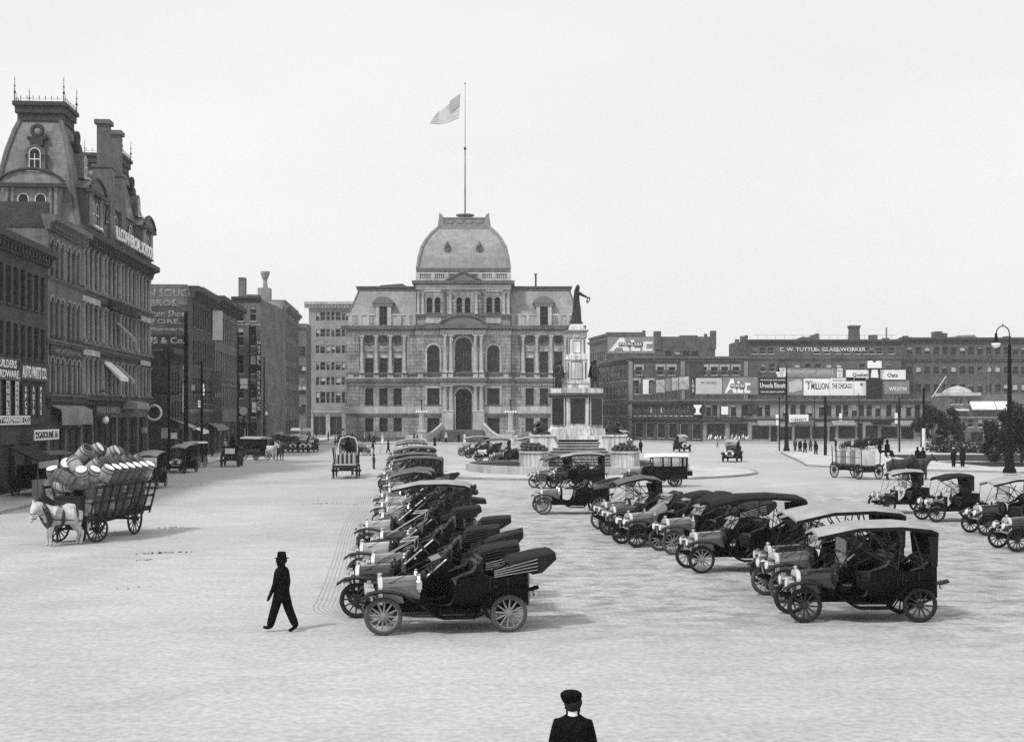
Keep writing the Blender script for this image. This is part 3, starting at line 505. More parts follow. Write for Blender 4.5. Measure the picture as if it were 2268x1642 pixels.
# pale office block next to the City Hall
OY=277; OX0=X(684,OY); OW=X(792,OY)-OX0
cO=[X(698+6,OY)-OX0+.1,X(752,OY)-OX0]; rows=[(4.93+(HY-b_)*OY/F,4.93+(HY-a)*OY/F) for a,b_ in ((690,709),(728,745),(764,782),(801,819),(834,852),(867,892))]
ops=[]
for c0 in (X(715,OY)-OX0,X(749,OY)-OX0,X(784,OY)-OX0-.3):
    for (a,b_) in rows:
        for dx in (-1.15,0,1.15): ops.append((c0+dx,.72 if dx else 1.1,a,b_,0,'window'))
ops+=[(c,2.9,.3,4.6,0,'shop') for c in (2.4,6.0,9.3)]
bO=building('office_block','pale stone office block of seven floors left of the city hall',(OX0,OY,0),0,OW,18,Z(672,OY),'brickp',ops,fm='stonel',blindp=.45,seed=21,sill=False)
cornice(bO,0,OW,Z(682,OY),Z(668,OY),1.1,'stonel',dent=.7); cornice(bO,0,OW,5.0,5.7,.4,'stonel',name='band')
q=MB(); [q.box(c-.45,-.2,0,c+.45,.01,5.0) for c in (.5,4.2,7.7)]; q.obj('pier','stonel',bO)
# ================================================================= CITY HALL
CHX=X(1027,226); CHY=226
ch=thing('city_hall','large granite city hall with a square domed mansard roof closing the square','city hall',(CHX,CHY,0))
PY=-1.4; CYB=-2.5
wing=[-16.9,-14.35,-11.8]
def wops(sg):
    o=[]
    for c in wing:
        c=c*sg; o+=[(c,1.5,1.85,4.3,0,'window'),(c,1.5,6.6,9.6,0,'window'),(c,1.5,12.4,16.15,0,'window'),(c,1.5,17.45,18.95,2,'round')]
    return o
pops=[]
for sg in(-1,1): pops+=[(5.33*sg,2.2,1.2,4.3,0,'dark'),(5.33*sg,2.2,6.6,9.6,0,'window'),(5.33*sg,2.2,12.4,17.2,1,'window')]
pops+=[(0,3.0,2.2,9.5,1,'door'),(0,3.0,12.5,18.6,1,'window')]
b=MB(); wall_grid(b,-20.9,-8.4,0,20.1,wops(1),0,.45); wall_grid(b,8.4,20.9,0,20.1,wops(-1),0,.45)
for x in (-20.9,20.9): b.add([(x,0,0),(x,40,0),(x,40,20.1),(x,0,20.1)],[(0,1,2,3)])
wall_grid(b,-8.4,8.4,0,20.1,pops,PY,.55)
for x in (-8.4,8.4): b.add([(x,PY,0),(x,1,0),(x,1,28.5),(x,PY,28.5)],[(0,1,2,3)])
b.obj('wall','stone',ch)
aops=[(c,1.0,23.0,25.75,1,'window') for c in (-6.05,-4.6,-.75,.75,4.6,6.05)]
b=MB(); wall_grid(b,-8.3,8.3,20.1,28.1,aops,PY+.15,.4)
for x in (-8.3,8.3): b.add([(x,PY+.15,20.1),(x,14,20.1),(x,14,28.1),(x,PY+.15,28.1)],[(0,1,2,3)])
b.obj('attic_wall','stone',ch)
rr=random.Random(4)
for o in wops(1)+wops(-1):
    if o[5]=='window': window(ch,o[0],o[1],o[2],o[3],0,0,.45,'stoned',(.3 if (12<o[2] and rr.random()<.6) else 0),0,o[2]>6)
    else: window(ch,o[0],o[1],o[2],o[3],2,0,.45,'stoned',0,0,False,'canvas' if rr.random()<.8 else 'wglass',name='round_window')
for o in pops:
    if o[5]=='window': window(ch,o[0],o[1],o[2],o[3],o[4],PY,.55,'stoned',0,1,True)
    elif o[5]=='dark': window(ch,o[0],o[1],o[2],o[3],0,PY,.55,'stoned',0,1,False,'shop')
for o in aops: window(ch,o[0],o[1],o[2],o[3],1,PY+.15,.4,'stoned',0,0,True,'canvasd')
q=MB(); q.add([(-1.5,PY+1.8,2.2),(1.5,PY+1.8,2.2),(1.5,PY+1.8,9.5),(-1.5,PY+1.8,9.5)],[(0,1,2,3)]); q.box(-.04,PY+1.7,2.2,.04,PY+1.78,7); q.box(-1.5,PY+1.68,6.9,1.5,PY+1.78,7.1); q.obj('door','shop',ch)
# window surrounds, arches
for sg in(-1,1):
    c=5.33*sg
    for (za,zb,ar) in ((6.6,9.6,0),(12.4,17.2,1)):
        q=MB(); q.box(c-1.45,PY-.12,za,c-1.13,PY-.005,zb if not ar else 16.1); q.box(c+1.13,PY-.12,za,c+1.45,PY-.005,zb if not ar else 16.1)
        if not ar: q.box(c-1.5,PY-.2,zb-.01,c+1.5,PY-.005,zb+.35)
        else: q.path([(c+1.3*math.cos(a),PY-.08,16.1+1.3*math.sin(a)) for a in [PI*i/12 for i in range(13)]],.17,6)
        q.obj('window_surround','stonel',ch)
for (zc,z0) in ((8.0,5.4),(17.1,12.5)):
    q=MB(); q.path([(1.75*math.cos(a),PY-.12,zc+1.75*math.sin(a)) for a in [PI*i/14 for i in range(15)]],.24,6); q.box(-2.0,PY-.2,z0,-1.52,PY-.005,zc); q.box(1.52,PY-.2,z0,2.0,PY-.005,zc); q.obj('arch_surround','stonel',ch)
q=MB()
for sg in(-1,1):
    for c in wing:
        c*=sg; q.torus(.84,.13,(c,-.04,18.2),n=20,k=6)
q.obj('round_surround','stoned',ch)
def slabs(name,m,L):
    q=MB()
    for a in L: q.box(*a)
    return q.obj(name,m,ch)
def around(z0,z1,out,name,m,pav=True,dent=0,cen=True):
    q=MB()
    q.box(-20.9-out,-out,z0,-8.4,0.02,z1); q.box(8.4,-out,z0,20.9+out,0.02,z1)
    if pav:
        g=1.55 if (z1<9 and z1>0) else 0
        if g: q.box(-8.4-out*.6,PY-out,z0,-g,PY+.02,z1); q.box(g,PY-out,z0,8.4+out*.6,PY+.02,z1)
        else: q.box(-8.4-out*.6,PY-out,z0,8.4+out*.6,PY+.02,z1)
    if cen: q.box(-3.95-out*.4,CYB-out,z0,3.95+out*.4,PY-out-.005,z1)
    if dent:
        k=int(42/dent)
        for i in range(k):
            x=-20.9+i*dent+.1; y=-out if abs(x)>8.6 else PY-out
            q.box(x,y+.12,z0-.28,x+dent*.5,y+out-.02,z0-.003)
    return q.obj(name,m,ch)
around(0,.9,.35,'plinth','stoned',cen=False); around(4.7,5.1,.22,'belt_course','stoned',cen=False); around(5.1,6.35,.1,'panel_band','stonel',cen=False)
around(10.05,10.6,.15,'frieze','stonel'); around(10.7,11.3,.6,'cornice','stoned',dent=.6); around(12.05,12.3,.25,'balcony_rail','stoned'); around(11.3,11.5,.3,'balcony_base','stonel')
around(19.05,19.85,.2,'frieze','stonel'); around(20.1,20.75,.95,'main_cornice','stoned',dent=.62)
q=MB()   # balustrades below the first floor windows: balusters and pale pedestals
for sg in(-1,1):
    for c in wing:
        for i in range(7): x=c*sg-.6+.2*i; q.lathe([(.05,11.5),(.09,11.7),(.04,11.95),(.06,12.05)],6,(x,-.15,0))
    for i in range(10): x=5.33*sg-.95+.21*i; q.lathe([(.05,11.5),(.09,11.7),(.04,11.95),(.06,12.05)],6,(x,PY-.15,0))
for i in range(16): q.lathe([(.05,11.5),(.09,11.7),(.04,11.95),(.06,12.05)],6,(-1.6+.213*i,CYB-.15,0))
q.obj('baluster','stoned',ch)
q=MB()
for sg in(-1,1):
    for x in (-20.2,-18.15,-15.6,-13.1,-10.6): q.box(x*sg-.5,-.28,11.5,x*sg+.5,.0,12.045)
    for x in (7.6,3.3,2.2): q.box(x*sg-.45,(PY if x>7 else CYB)-.3,11.5,x*sg+.45,(PY if x>7 else CYB)+.0,12.045)
q.obj('pedestal','stonel',ch)
# columns (wings, first floor) and centre pairs
qc=MB(); column(qc,0,0,0,1,.06,12) ; 
def colm(x,y,z0,z1,r,m='stonel'):
    q=MB(); column(q,0,0,0,z1-z0,r,12); return q.obj('column',m,ch,smooth=True,loc=(x,y,z0))
for sg in (-1,1):
    for x in (-18.15,-15.62,-13.08,-10.6): colm(x*sg,-.25,12.3,19.0,.31)
    for x in (3.2,2.15): colm(x*sg,CYB+.1,12.3,19.0,.33); colm(x*sg,CYB+.1,5.4,10.05,.36)
    q=MB(); q.box(3.75*sg,CYB-.3,0,1.75*sg,PY+.01,5.38); q.obj('porch_pier','stonel',ch)
    # end piers and quoins
    for xa,xb in ((-20.95,-18.7),(-10.1,-8.5)):
        q=MB(); q.box(xa*sg,-.14,12.3,xb*sg,-.003,19.0); q.box(xa*sg,-.12,5.2+1.16,xb*sg,-.003,10.0); q.obj('pilaster','stone',ch)
    for x in (8.0,7.2): colm(x*sg,PY,22.7,26.6,.24,'stonel')
    colm(2.3*sg,PY-.1,22.7,26.6,.26,'stonel'); colm(3.3*sg,PY+.05,22.7,26.6,.2,'stoned')
    q=MB(); q.box(4.0*sg,PY-.02,26.7,7.0*sg,PY+.14,27.4); q.box(4*sg,PY-.02,21.1,6.7*sg,PY+.14,22.3); q.obj('pale_panel','stonel',ch)
# segmental pediment over the centre bay, triangular pediment above
a_=[R(-58+11.6*i) for i in range(11)]; seg=[(4.3*math.sin(a)/math.sin(R(58)),20.76+(math.cos(a)-math.cos(R(58)))*3.6) for a in a_]
q=MB(); q.prism(seg,CYB-.35,PY+.3,'y'); q.obj('segmental_pediment','carved',ch); q=MB(); q.path([(p[0],CYB-.5,p[1]+.05) for p in seg],.2,6); q.obj('pediment_moulding','stoned',ch)
q=MB(); q.prism([(-2.9,28.65),(2.9,28.65),(0,30.1)],PY-.45,PY+.5,'y'); q.obj('triangular_pediment','carved',ch)
q=MB(); q.path([(-3.1,PY-.6,28.7),(0,PY-.6,30.25),(3.1,PY-.6,28.7)],.16,6); q.obj('pediment_moulding','stoned',ch)
q=MB(); q.box(-8.5,PY-.12,27.1,8.5,PY+.1,27.95); q.obj('attic_frieze','stonel',ch)
q=MB(); q.box(-9.1,PY-.7,28.1,9.1,15,28.65); q.obj('attic_cornice','stoned',ch)
q=MB(); q.box(-8.5,PY-.25,22.3,8.5,PY-.01,22.72); q.obj('attic_belt','stoned',ch)
q=MB(); q.box(-8.35,PY-.1,28.65,8.35,PY+.2,29.0); q.box(-8.35,PY-.12,29.85,8.35,PY+.25,30.15)
for x in list(lin(-8.3,-2.4,16))+list(lin(2.4,8.3,16)): q.lathe([(.07,29.0),(.12,29.3),(.05,29.7),(.08,29.85)],6,(x,PY,0))
for x in (-8.1,-5.4,-3,3,5.4,8.1): q.box(x-.35,PY-.14,28.65,x+.35,PY+.3,30.1)
q.obj('roof_balustrade','stonel',ch)
q=MB(); q.box(-8.25,PY,28.7,8.25,15,30.3); q.box(-8.4,PY-.1,30.3,8.4,15.2,30.9); q.obj('dome_base','stoned',ch)
# attic balustrade of the wings with dormers and mansards
for sg in(-1,1):
    q=MB(); q.box(20.7*sg,.1,20.75,8.5*sg,.5,22.6)
    for x in (20.2,18.6,17.2,11.5,10.0,8.9): q.box((x-.3)*sg,-.02,20.75,(x+.3)*sg,.097,22.6)
    q.box(20.8*sg,-.05,22.6,8.45*sg,.6,22.9); q.obj('parapet','stonel',ch)
    q=MB()
    for xa in (19.9,17.0,11.8,9.9): q.box((xa-.9)*sg,.0,21.15,(xa-.2)*sg,.095,22.3)
    q.obj('panel','stone',ch)
    WP=[(0,22.9),(.5,24.0),(1.1,25.6),(1.75,27.3)]
    q=MB(); secs=[]
    for i,z in WP: secs.append([((20.7-i)*sg,.55+i*.9,z),(8.0*sg,.55+i*.9,z),(8.0*sg,36-i,z),((20.7-i)*sg,36-i,z)])
    q.loft(secs); q.obj('mansard_roof','slate',ch)
    q=MB(); q.box(19.35*sg,1.9,27.3,8.1*sg,34,27.75); q.box(19.5*sg,1.7,27.75,8.1*sg,34,28.0); q.obj('roof_cornice','lead',ch)
    q=MB(); q.path([((20.7-i)*sg,.55+i*.9,z) for i,z in WP],.16,6); q.obj('hip_roll','lead',ch)
    c=-14.35*-sg
    q=MB(); q.box(c-1.35,-.35,20.76,c-.72,1.6,24.2); q.box(c+.72,-.35,20.76,c+1.35,1.6,24.2); q.obj('dormer_pier','stonel',ch)
    q=MB(); q.box(c-1.7,-.45,24.2,c+1.7,2,24.75); sp=[(c+2.05*math.sin(a)/math.sin(R(62)),24.76+(math.cos(a)-math.cos(R(62)))*2.3) for a in [R(-62+12.4*i) for i in range(11)]]; q.prism(sp,-.55,2.2,'y'); q.obj('dormer_pediment','carved',ch)
    window(ch,c,1.35,21.0,24.1,0,-.42,.3,'stoned',0,1,False,'canvasd',name='dormer_window')
    q=MB(); q.box(c-.72,-.1,20.8,c+.72,.4,24.2); q.obj('dormer_back','stoned',ch)
q=MB(); q.prism([(-15.6,28),(-10.5,28),(-10.5,28.35),(-11.5,28.9),(-15.6,28.6)],6,10,'y'); q.obj('skylight','lead',ch)
q=MB(); q.tube((13,6,28),(13,6,30.6),.16); q.tube((13,6,30.5),(13,6,30.7),.3); q.obj('vent_pipe','iron',ch)
DP=[(8.15,30.9),(7.85,32.95),(7.42,34.7),(6.72,36.1),(6.05,37.1),(5.1,38.15),(4.6,38.7)]; dcy=PY+8.3
q=MB(); q.loft([[(-h,dcy-h,z),(h,dcy-h,z),(h,dcy+h,z),(-h,dcy+h,z)] for h,z in DP]); q.obj('dome','slate',ch)
for sx in(-1,1):
    for sy in (-1,1): q=MB(); q.path([(sx*h,dcy+sy*h,z) for h,z in DP],.33,8); q.obj('dome_rib','crown',ch,smooth=True)
q=MB(); q.box(-5.0,dcy-5.0,38.3,5.0,dcy+5.0,38.7); q.box(-4.75,dcy-4.75,38.7,4.75,dcy+4.75,39.2); q.box(-4.4,dcy-4.4,39.2,4.4,dcy+4.4,40.3); q.box(-4.55,dcy-4.55,40.3,4.55,dcy+4.55,40.5)
for sx in(-1,1):
    for sy in (-1,1): q.prism([(4.75*sx,39.2),(3.7*sx,39.2),(3.75*sx,40.5),(4.0*sx,41.0),(4.5*sx,41.3),(4.55*sx,40.6)],dcy+sy*4.2-.4,dcy+sy*4.2+.4,'y')
for k in range(4):
    c=-2.7+1.8*k; q.path([(c+.8*math.cos(a),dcy-4.45,40.15+.7*math.sin(a)*1) for a in [PI+PI*i/8 for i in range(9)]],.09,6)
q.obj('dome_crown','crown',ch)
q=MB(); q.lathe([(1.3,40.5),(1.0,40.9),(.5,41.0),(.5,41.4)],12,(0,dcy,0)); q.lathe([(1.5,41.4),(1.7,41.5),(1.7,41.65),(.3,41.8)],20,(0,dcy,0)); [q.tube((1.6*math.cos(a),dcy+1.6*math.sin(a),41.5),(1.1*math.cos(a),dcy+1.1*math.sin(a),40.6),.04,n=4) for a in [2*PI*i/10 for i in range(10)]]; q.obj('crow_nest','crown',ch)
for sx in(-1,1):
    q=MB(); y0=dcy-7.5; q.lathe([(.45,0),(.45,.7)],14,(2.85*sx,y0+.5,34.5),rot=Matrix.Rotation(R(90),3,'X')); q.torus(.5,.16,(2.85*sx,y0-.2,34.5),n=16,k=6); q.prism([(2.85*sx-.5,34.95),(2.85*sx+.5,34.95),(2.85*sx,35.8)],y0-.3,y0+.7,'y'); q.obj('round_dormer','stoned',ch)
# front steps and their curved side walls
q=MB()
for i in range(13): q.box(-3.65,-9.2+.42*i,.0,3.65,-9.2+.42*(i+1),.17*(i+1)+.0)
q.box(-3.65,-9.2+.42*13,0,3.65,CYB,2.2); q.obj('steps','stoned',ch)
for sg in(-1,1):
    secs=[]
    for k in range(10):
        t_=k/9; x=3.7+(9.6-3.7)*t_; y=-3.2-6.0*math.sin(min(1,t_*1.25)*PI/2); h=1.05+2.15*(1-min(1,t_*1.9))**1.6
        w=.32; secs.append([(x*sg,y-w,0),(x*sg,y+w,0),(x*sg,y+w,h),(x*sg,y-w,h)])
    q=MB(); q.loft(secs); q.obj('stair_wall','stonel',ch)
    q=MB(); q.path([(s_[0][0],(s_[0][1]+s_[1][1])/2,s_[2][2]+.03) for s_ in secs],.3,6); q.obj('stair_coping','stonel',ch)
# flagpole and flag
t=thing('flagpole','very tall flagpole standing on top of the city hall dome','flagpole',(CHX,CHY+dcy,41.8)); ztop=Z(185,CHY+dcy)-41.8; zk=Z(329,CHY+dcy)-41.8
q=MB(); q.tube((0,0,0),(0,0,zk),.17,.12,8); q.tube((0,0,zk),(0,0,ztop),.08,.045,6); q.obj('pole','post',t); q=MB(); q.ball((0,0,zk),.28,8,5); q.ball((0,0,ztop),.16,8,5); q.obj('ball','iron',t)
t=thing('flag','striped flag streaming to the left from the flagpole','flag',(CHX,CHY+dcy,0)); fs=84.0/1000
def FP(px,py): return (X(px,CHY+dcy)-CHX,Z(py,CHY+dcy))
hi=FP(1020,206); lo=FP(1017,263); ti=FP(969,248); bi=FP(951,276); q=MB(); nu=16; nv=13
for band in range(13):
    vs=[]
    for u in range(nu+1):
        for e in (0,1):
            v=(band+e)/13; uu=u/nu; x=(hi[0]*(1-v)+lo[0]*v)*(1-uu)+(ti[0]*(1-v)+bi[0]*v)*uu; z=(hi[1]*(1-v)+lo[1]*v)*(1-uu)+(ti[1]*(1-v)+bi[1]*v)*uu; z-=math.sin(uu*PI)*.35; y=.45*math.sin(uu*9+v*3)*uu
            vs.append((x,y,z))
    q.add(vs,[(2*u,2*u+2,2*u+3,2*u+1) for u in range(nu)],band%2)
q.obj('cloth',['flag2','flag'],t,smooth=True)
q=MB(); q.add([(hi[0]*(1-v*.5)+lo[0]*v*.5 if 0 else p[0],p[1],p[2]) for p in [(hi[0],-.03,hi[1]),(lo[0]*.5+hi[0]*.5,-.03,(hi[1]+lo[1])/2),(hi[0]-2.0,-.3,(hi[1]+lo[1])/2-1.3),(hi[0]-2.0,-.3,hi[1]-1.6)]],[(0,1,2,3)]); q.obj('canton','canton',t)
# two pedestal lamps before the steps
def pedestal_lamp(px,lab):
    t=thing('pedestal_lamp',lab,'street lamp',(X(px,217),217,.14),0,'stone lamp pedestals before the city hall')
    q=MB(); q.lathe([(1.15,0),(1.1,.4),(.8,.6),(.75,1.6),(.9,1.75),(.85,1.9),(.5,2.1),(.42,4.6),(.55,4.8),(.5,5.0)],8,a0=PI/8); q.obj('pedestal','stonel',t)
    q=MB(); q.tube((0,0,4.9),(0,0,6.9),.09); q.tube((-.85,0,5.0),(.85,0,5.0),.05); q.tube((0,-.85,5.0),(0,.85,5.0),.05); q.lathe([(.05,6.8),(.2,7.0),(.16,7.25),(.02,7.4)],10); q.obj('stem','iron',t)
    for dx,dy in ((-.85,0),(.85,0),(0,-.85),(-.42,0),(.42,0)): q=MB(); q.ball((dx,dy,5.2),.2,10,6); q.obj('globe','globe',t,smooth=True)
pedestal_lamp(933.5,'stone pedestal lamp with white globes left of the city hall steps'); pedestal_lamp(1131,'stone pedestal lamp with white globes right of the city hall steps')
# ================================================================= MONUMENT ON ITS ISLAND
MX,MY=5.6,110.0
b=MB(); b.lathe([(15.6,0),(15.6,.13),(15.3,.16),(15.28,.15)],72,(5.3,109,0)); o=b.obj('island_pavement','walk'); tag(o,kind='structure')
b=MB(); b.lathe([(15.62,0),(15.62,.15),(15.3,.165),(15.3,.15)],72,(5.3,109,0)); b.f=b.f[:-2]; b.m=b.m[:-2]; o=b.obj('island_kerb','kerb'); tag(o,kind='structure')
t=thing('planter_wall','low round stone planter wall around the monument','wall',(MX,109,.15)); b=MB(); b.lathe([(9.6,0),(9.6,.6),(9.3,.62),(9.3,.4)],64); b.f=b.f[:-2]; b.m=b.m[:-2]; b.obj('ring','stonel',t); 
b=MB(); b.lathe([(9.31,.0),(9.31,.43),(.01,.5)],48,(MX,109,.15)); tag(b.obj('planter_grass','grass'),'dark clipped grass inside the round planter','grass',kind='stuff')
mo=thing('monument','stone war memorial with bronze panels, stepped base and a tapering shaft','monument',(MX,MY,0))
def ngon(r,n=8,a0=PI/8): return [(r*math.cos(a0+2*PI*i/n),r*math.sin(a0+2*PI*i/n)) for i in range(n)]
def frus(q,r0,r1,z0,z1,n=8,a0=PI/8): q.lathe([(r0,z0),(r1,z1)],n,a0=a0)
# four flights of steps, each step a slab with a paler nosing
for (dx,dy) in ((0,-1),(0,1),(1,0),(-1,0)):
    q=MB()
    for i in range(7):
        w=1.5+.17*i; d=2.9+.30*i; z=3.08-.235*i
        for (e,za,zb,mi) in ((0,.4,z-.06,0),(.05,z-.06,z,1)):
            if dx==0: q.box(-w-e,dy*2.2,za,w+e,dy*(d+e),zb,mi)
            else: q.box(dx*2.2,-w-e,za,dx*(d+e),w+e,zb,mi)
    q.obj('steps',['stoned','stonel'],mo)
q=MB()
for i in range(4): 
    w=3.0+.3*i; z=1.35-.24*i
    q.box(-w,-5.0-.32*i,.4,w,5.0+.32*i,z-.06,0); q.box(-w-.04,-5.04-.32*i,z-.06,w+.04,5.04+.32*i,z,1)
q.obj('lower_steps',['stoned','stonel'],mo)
for sx in(-1,1):
    for sy in(-1,1):
        q=MB(); q.prism([(1.5*sx,.4),(4.0*sx,.4),(4.0*sx,3.1),(2.15*sx,3.1),(1.95*sx,2.6),(1.7*sx,2.4)],sy*2.2,sy*3.9,'y'); q.prism([(2.2*sx,.4),(4.0*sx,.4),(4.0*sx,1.6),(2.6*sx,1.6)],sy*3.903,sy*4.3,'y'); q.box(4.1*sx,sy*2.0,3.08,1.95*sx,sy*4.02,3.22); q.obj('buttress','stonew',mo)
        t=thing('cannonball_pedestal','stone pedestal for stacked cannonballs, '+{(-1,-1):'front left',(1,-1):'front right',(-1,1):'back left',(1,1):'back right'}[(sx,sy)]+' of the monument','pedestal',(MX+3.75*sx,MY+5.4*sy,.5),0,'cannonball pedestals round the monument')
        q=MB(); q.lathe([(1.3,0),(1.22,.15),(1.18,1.2),(1.3,1.25),(1.3,1.4)],24); q.obj('drum','stonew',t)
        t=thing('cannonball_pile','pyramid of iron cannonballs on the '+{(-1,-1):'front left',(1,-1):'front right',(-1,1):'back left',(1,1):'back right'}[(sx,sy)]+' pedestal','cannonballs',(MX+3.75*sx,MY+5.4*sy,1.9),0,'cannonball piles round the monument'); q=MB()
        for L_,nn,rr_ in ((0,15,1.0),(0,9,.66),(0,4,.3),(1,11,.8),(1,6,.45),(1,1,0),(2,5,.4)):
            for k in range(nn): a=2*PI*k/nn+L_*.2; q.ball((rr_*math.cos(a),rr_*math.sin(a),.15+L_*.2),.16,8,6)
        q.obj('cannonball','ball',t,smooth=True)
        t=thing('mortar','short iron mortar on its carriage at the '+{(-1,-1):'front left',(1,-1):'front right',(-1,1):'back left',(1,1):'back right'}[(sx,sy)]+' corner of the monument','mortar',(MX+3.1*sx,MY+3.1*sy,3.2),0,'mortars round the monument'); t.rotation_euler[2]=math.atan2(sy,sx)
        q=MB(); q.lathe([(.12,-.55),(.3,-.45),(.34,-.2),(.33,.3),(.38,.36),(.38,.5),(.26,.5),(.24,.2),(.01,.1)],16,(0,0,.5),rot=Matrix.Rotation(R(48),3,'Y')); q.obj('barrel','ball',t,smooth=True); q=MB(); q.prism([(-.75,0),(.75,0),(.6,.2),(.2,.3),(0,.5),(-.25,.3),(-.6,.25)],-.42,-.3,'y'); q.prism([(-.75,0),(.75,0),(.6,.2),(.2,.3),(0,.5),(-.25,.3),(-.6,.25)],.3,.42,'y'); q.box(-.7,-.3,0,-.4,.3,.15); q.box(.4,-.3,0,.7,.3,.15); q.obj('carriage','ball',t)
q=MB(); q.box(-3.9,-3.9,.4,3.9,3.9,.45); q.box(-3.2,-3.2,2.0,3.2,3.2,3.12); frus(q,2.75,2.6,3.1,3.7); frus(q,2.5,2.38,3.7,3.95); q.obj('base','stonew',mo)
q=MB(); q.box(-1.05,-2.12,3.95,1.05,2.12,6.4); q.box(-2.12,-1.05,3.95,2.12,1.05,6.4)
for k in range(4):
    n0=len(q.v); q.box(-1.5+.45,-.78,3.95,2.33,.78,6.4); q.xf(Matrix.Rotation(R(45+90*k),4,'Z'),n0)
q.obj('pier','stonew',mo)
q=MB()
for k in range(4):
    n0=len(q.v); q.box(-.62,-2.17,4.15,.62,-2.125,6.3); q.xf(Matrix.Rotation(R(90*k),4,'Z'),n0)
    n0=len(q.v); q.box(2.335,-.68,4.02,2.37,.68,6.34); q.xf(Matrix.Rotation(R(45+90*k),4,'Z'),n0)
    for s_ in(-1,1): n0=len(q.v); q.box(1.25,s_*.785,4.02,2.27,s_*.82,6.34); q.xf(Matrix.Rotation(R(45+90*k),4,'Z'),n0)
q.obj('bronze_panel','relief',mo)
q=MB(); frus(q,2.6,2.55,6.4,6.52); frus(q,2.78,2.85,6.52,6.75); q.obj('dark_cornice','stoned',mo)
q=MB(); frus(q,2.0,1.95,6.75,7.2)
for k in range(4): n0=len(q.v); q.box(1.3,-.55,6.752,2.6,.55,7.15); q.xf(Matrix.Rotation(R(45+90*k),4,'Z'),n0)
q.box(-1.15,-1.15,7.2,1.15,1.15,7.55); q.box(-1.02,-1.02,7.55,1.02,1.02,7.8); q.box(-.88,-.88,7.8,.88,.88,9.65); q.box(-.98,-.98,9.65,.98,.98,9.78); q.box(-.9,-.9,9.78,.9,.9,10.05); q.box(-.75,-.75,10.05,.75,.75,11.45); q.lathe([(1.06,12.2),(.98,12.32),(.85,12.55),(.66,12.8)],4,a0=PI/4,sx=1.0,sy=1.0); q.obj('shaft','stonew',mo)
q=MB(); frus(q,1.13,1.0,11.45,11.55,4,PI/4); q.box(-.8,-.8,11.5,.8,.8,12.0); q.lathe([(1.15,12.0),(1.42,12.1),(1.5,12.2)],4,a0=PI/4); 
for k in range(4):
    n0=len(q.v); q.torus(.26,.07,(0,-.82,11.85),n=14,k=6); q.torus(.13,.06,(-.6,-.82,11.72),n=10,k=6); q.torus(.13,.06,(.6,-.82,11.72),n=10,k=6); q.xf(Matrix.Rotation(R(90*k),4,'Z'),n0)
q.obj('garland_capital','stonel',mo)
q=MB()
for k in range(4):
    n0=len(q.v)
    for (z0,z1,h,y) in ((7.95,9.5,.52,-.885),(10.2,11.3,.36,-.755)):
        for (x0,x1,za,zb) in ((-h,-h+.05,z0,z1),(h-.05,h,z0,z1),(-h,h,z0,z0+.05),(-h,h,z1-.05,z1)): q.box(x0,y-.02,za,x1,y-.001,zb)
    for s_ in(-1,1): q.box(s_*.60,-.775,10.15,s_*.69,-.7505,11.35); q.box(s_*.7,-.905,8.0,s_*.8,-.8805,9.45)
    q.box(-1.1,-1.17,7.52,1.1,-1.151,7.57); q.xf(Matrix.Rotation(R(90*k),4,'Z'),n0)
q.obj('panel_groove','stoned',mo)
# ================================================================= RIGHT SIDE BUILDINGS
def px_ops(bx0,Y,pairs,w,y0,y1,ar=0,kind='window'): return [(X(p,Y)-bx0,w,Z(y1,Y),Z(y0,Y),ar,kind) for p in pairs]
# low curved shop block: frontal part and receding wing
Y=222; x0=X(1557,Y); LW=X(2062,Y)-x0; wp=[1570,1583,1600,1625,1648,1660,1683,1700,1740,1757,1778,1794,1820,1836,1857,1873,1893,1908,1925,1945,1969,1990,2013,2032,2050]
rs=random.Random(17); SHOPS=[(2.3,3.3,.5,3.4,0,'shop'),(6.3,3.3,.5,3.4,0,'shop')]; xq=8.6
while xq<LW-3.4:
    ww_=rs.choice([1.0,1.1,2.2,2.8,3.0]); hh_=rs.uniform(2.7,3.5); SHOPS.append((xq+ww_/2,ww_,.12 if ww_<1.5 else rs.uniform(.4,.8),hh_,0,'shop')); xq+=ww_+rs.uniform(.18,.6)
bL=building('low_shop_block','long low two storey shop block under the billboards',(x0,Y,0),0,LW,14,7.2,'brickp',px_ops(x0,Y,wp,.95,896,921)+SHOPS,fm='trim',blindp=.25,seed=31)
cornice(bL,0,LW,6.75,7.6,.8,'trim',dent=.5); cornice(bL,0,LW,3.7,4.2,.35,'trimd',name='shop_fascia')
q=MB(); [q.box(c-.14,-.1,.14,c+.14,-.003,3.7) for c in (.3,4.3,8.3,LW-.2)]; q.obj('shop_pier','brickp',bL)
rq=random.Random(8)
for k,(xa,w_,z_,m_) in enumerate(((9.5,3.0,3.5,'awn'),(16.0,3.6,3.6,'canvas'),(22.5,4.0,3.5,'awn'),(29.5,3.2,3.7,'canvasd'),(34.2,3.4,3.5,'awn'))):
    t=thing('awning',('pale','grey','broad grey','dark','last grey')[k]+' awning over the low shops, %s from the left'%('first','second','third','fourth','fifth')[k],'awning',(x0+xa,Y,0),0,'awnings of the low shop block'); q=MB(); q.prism([(-.02,z_+.5),(-1.3,z_-.3),(-1.3,z_-.55),(-.02,z_)],0,w_,ax='x'); q.obj('cloth',m_,t)
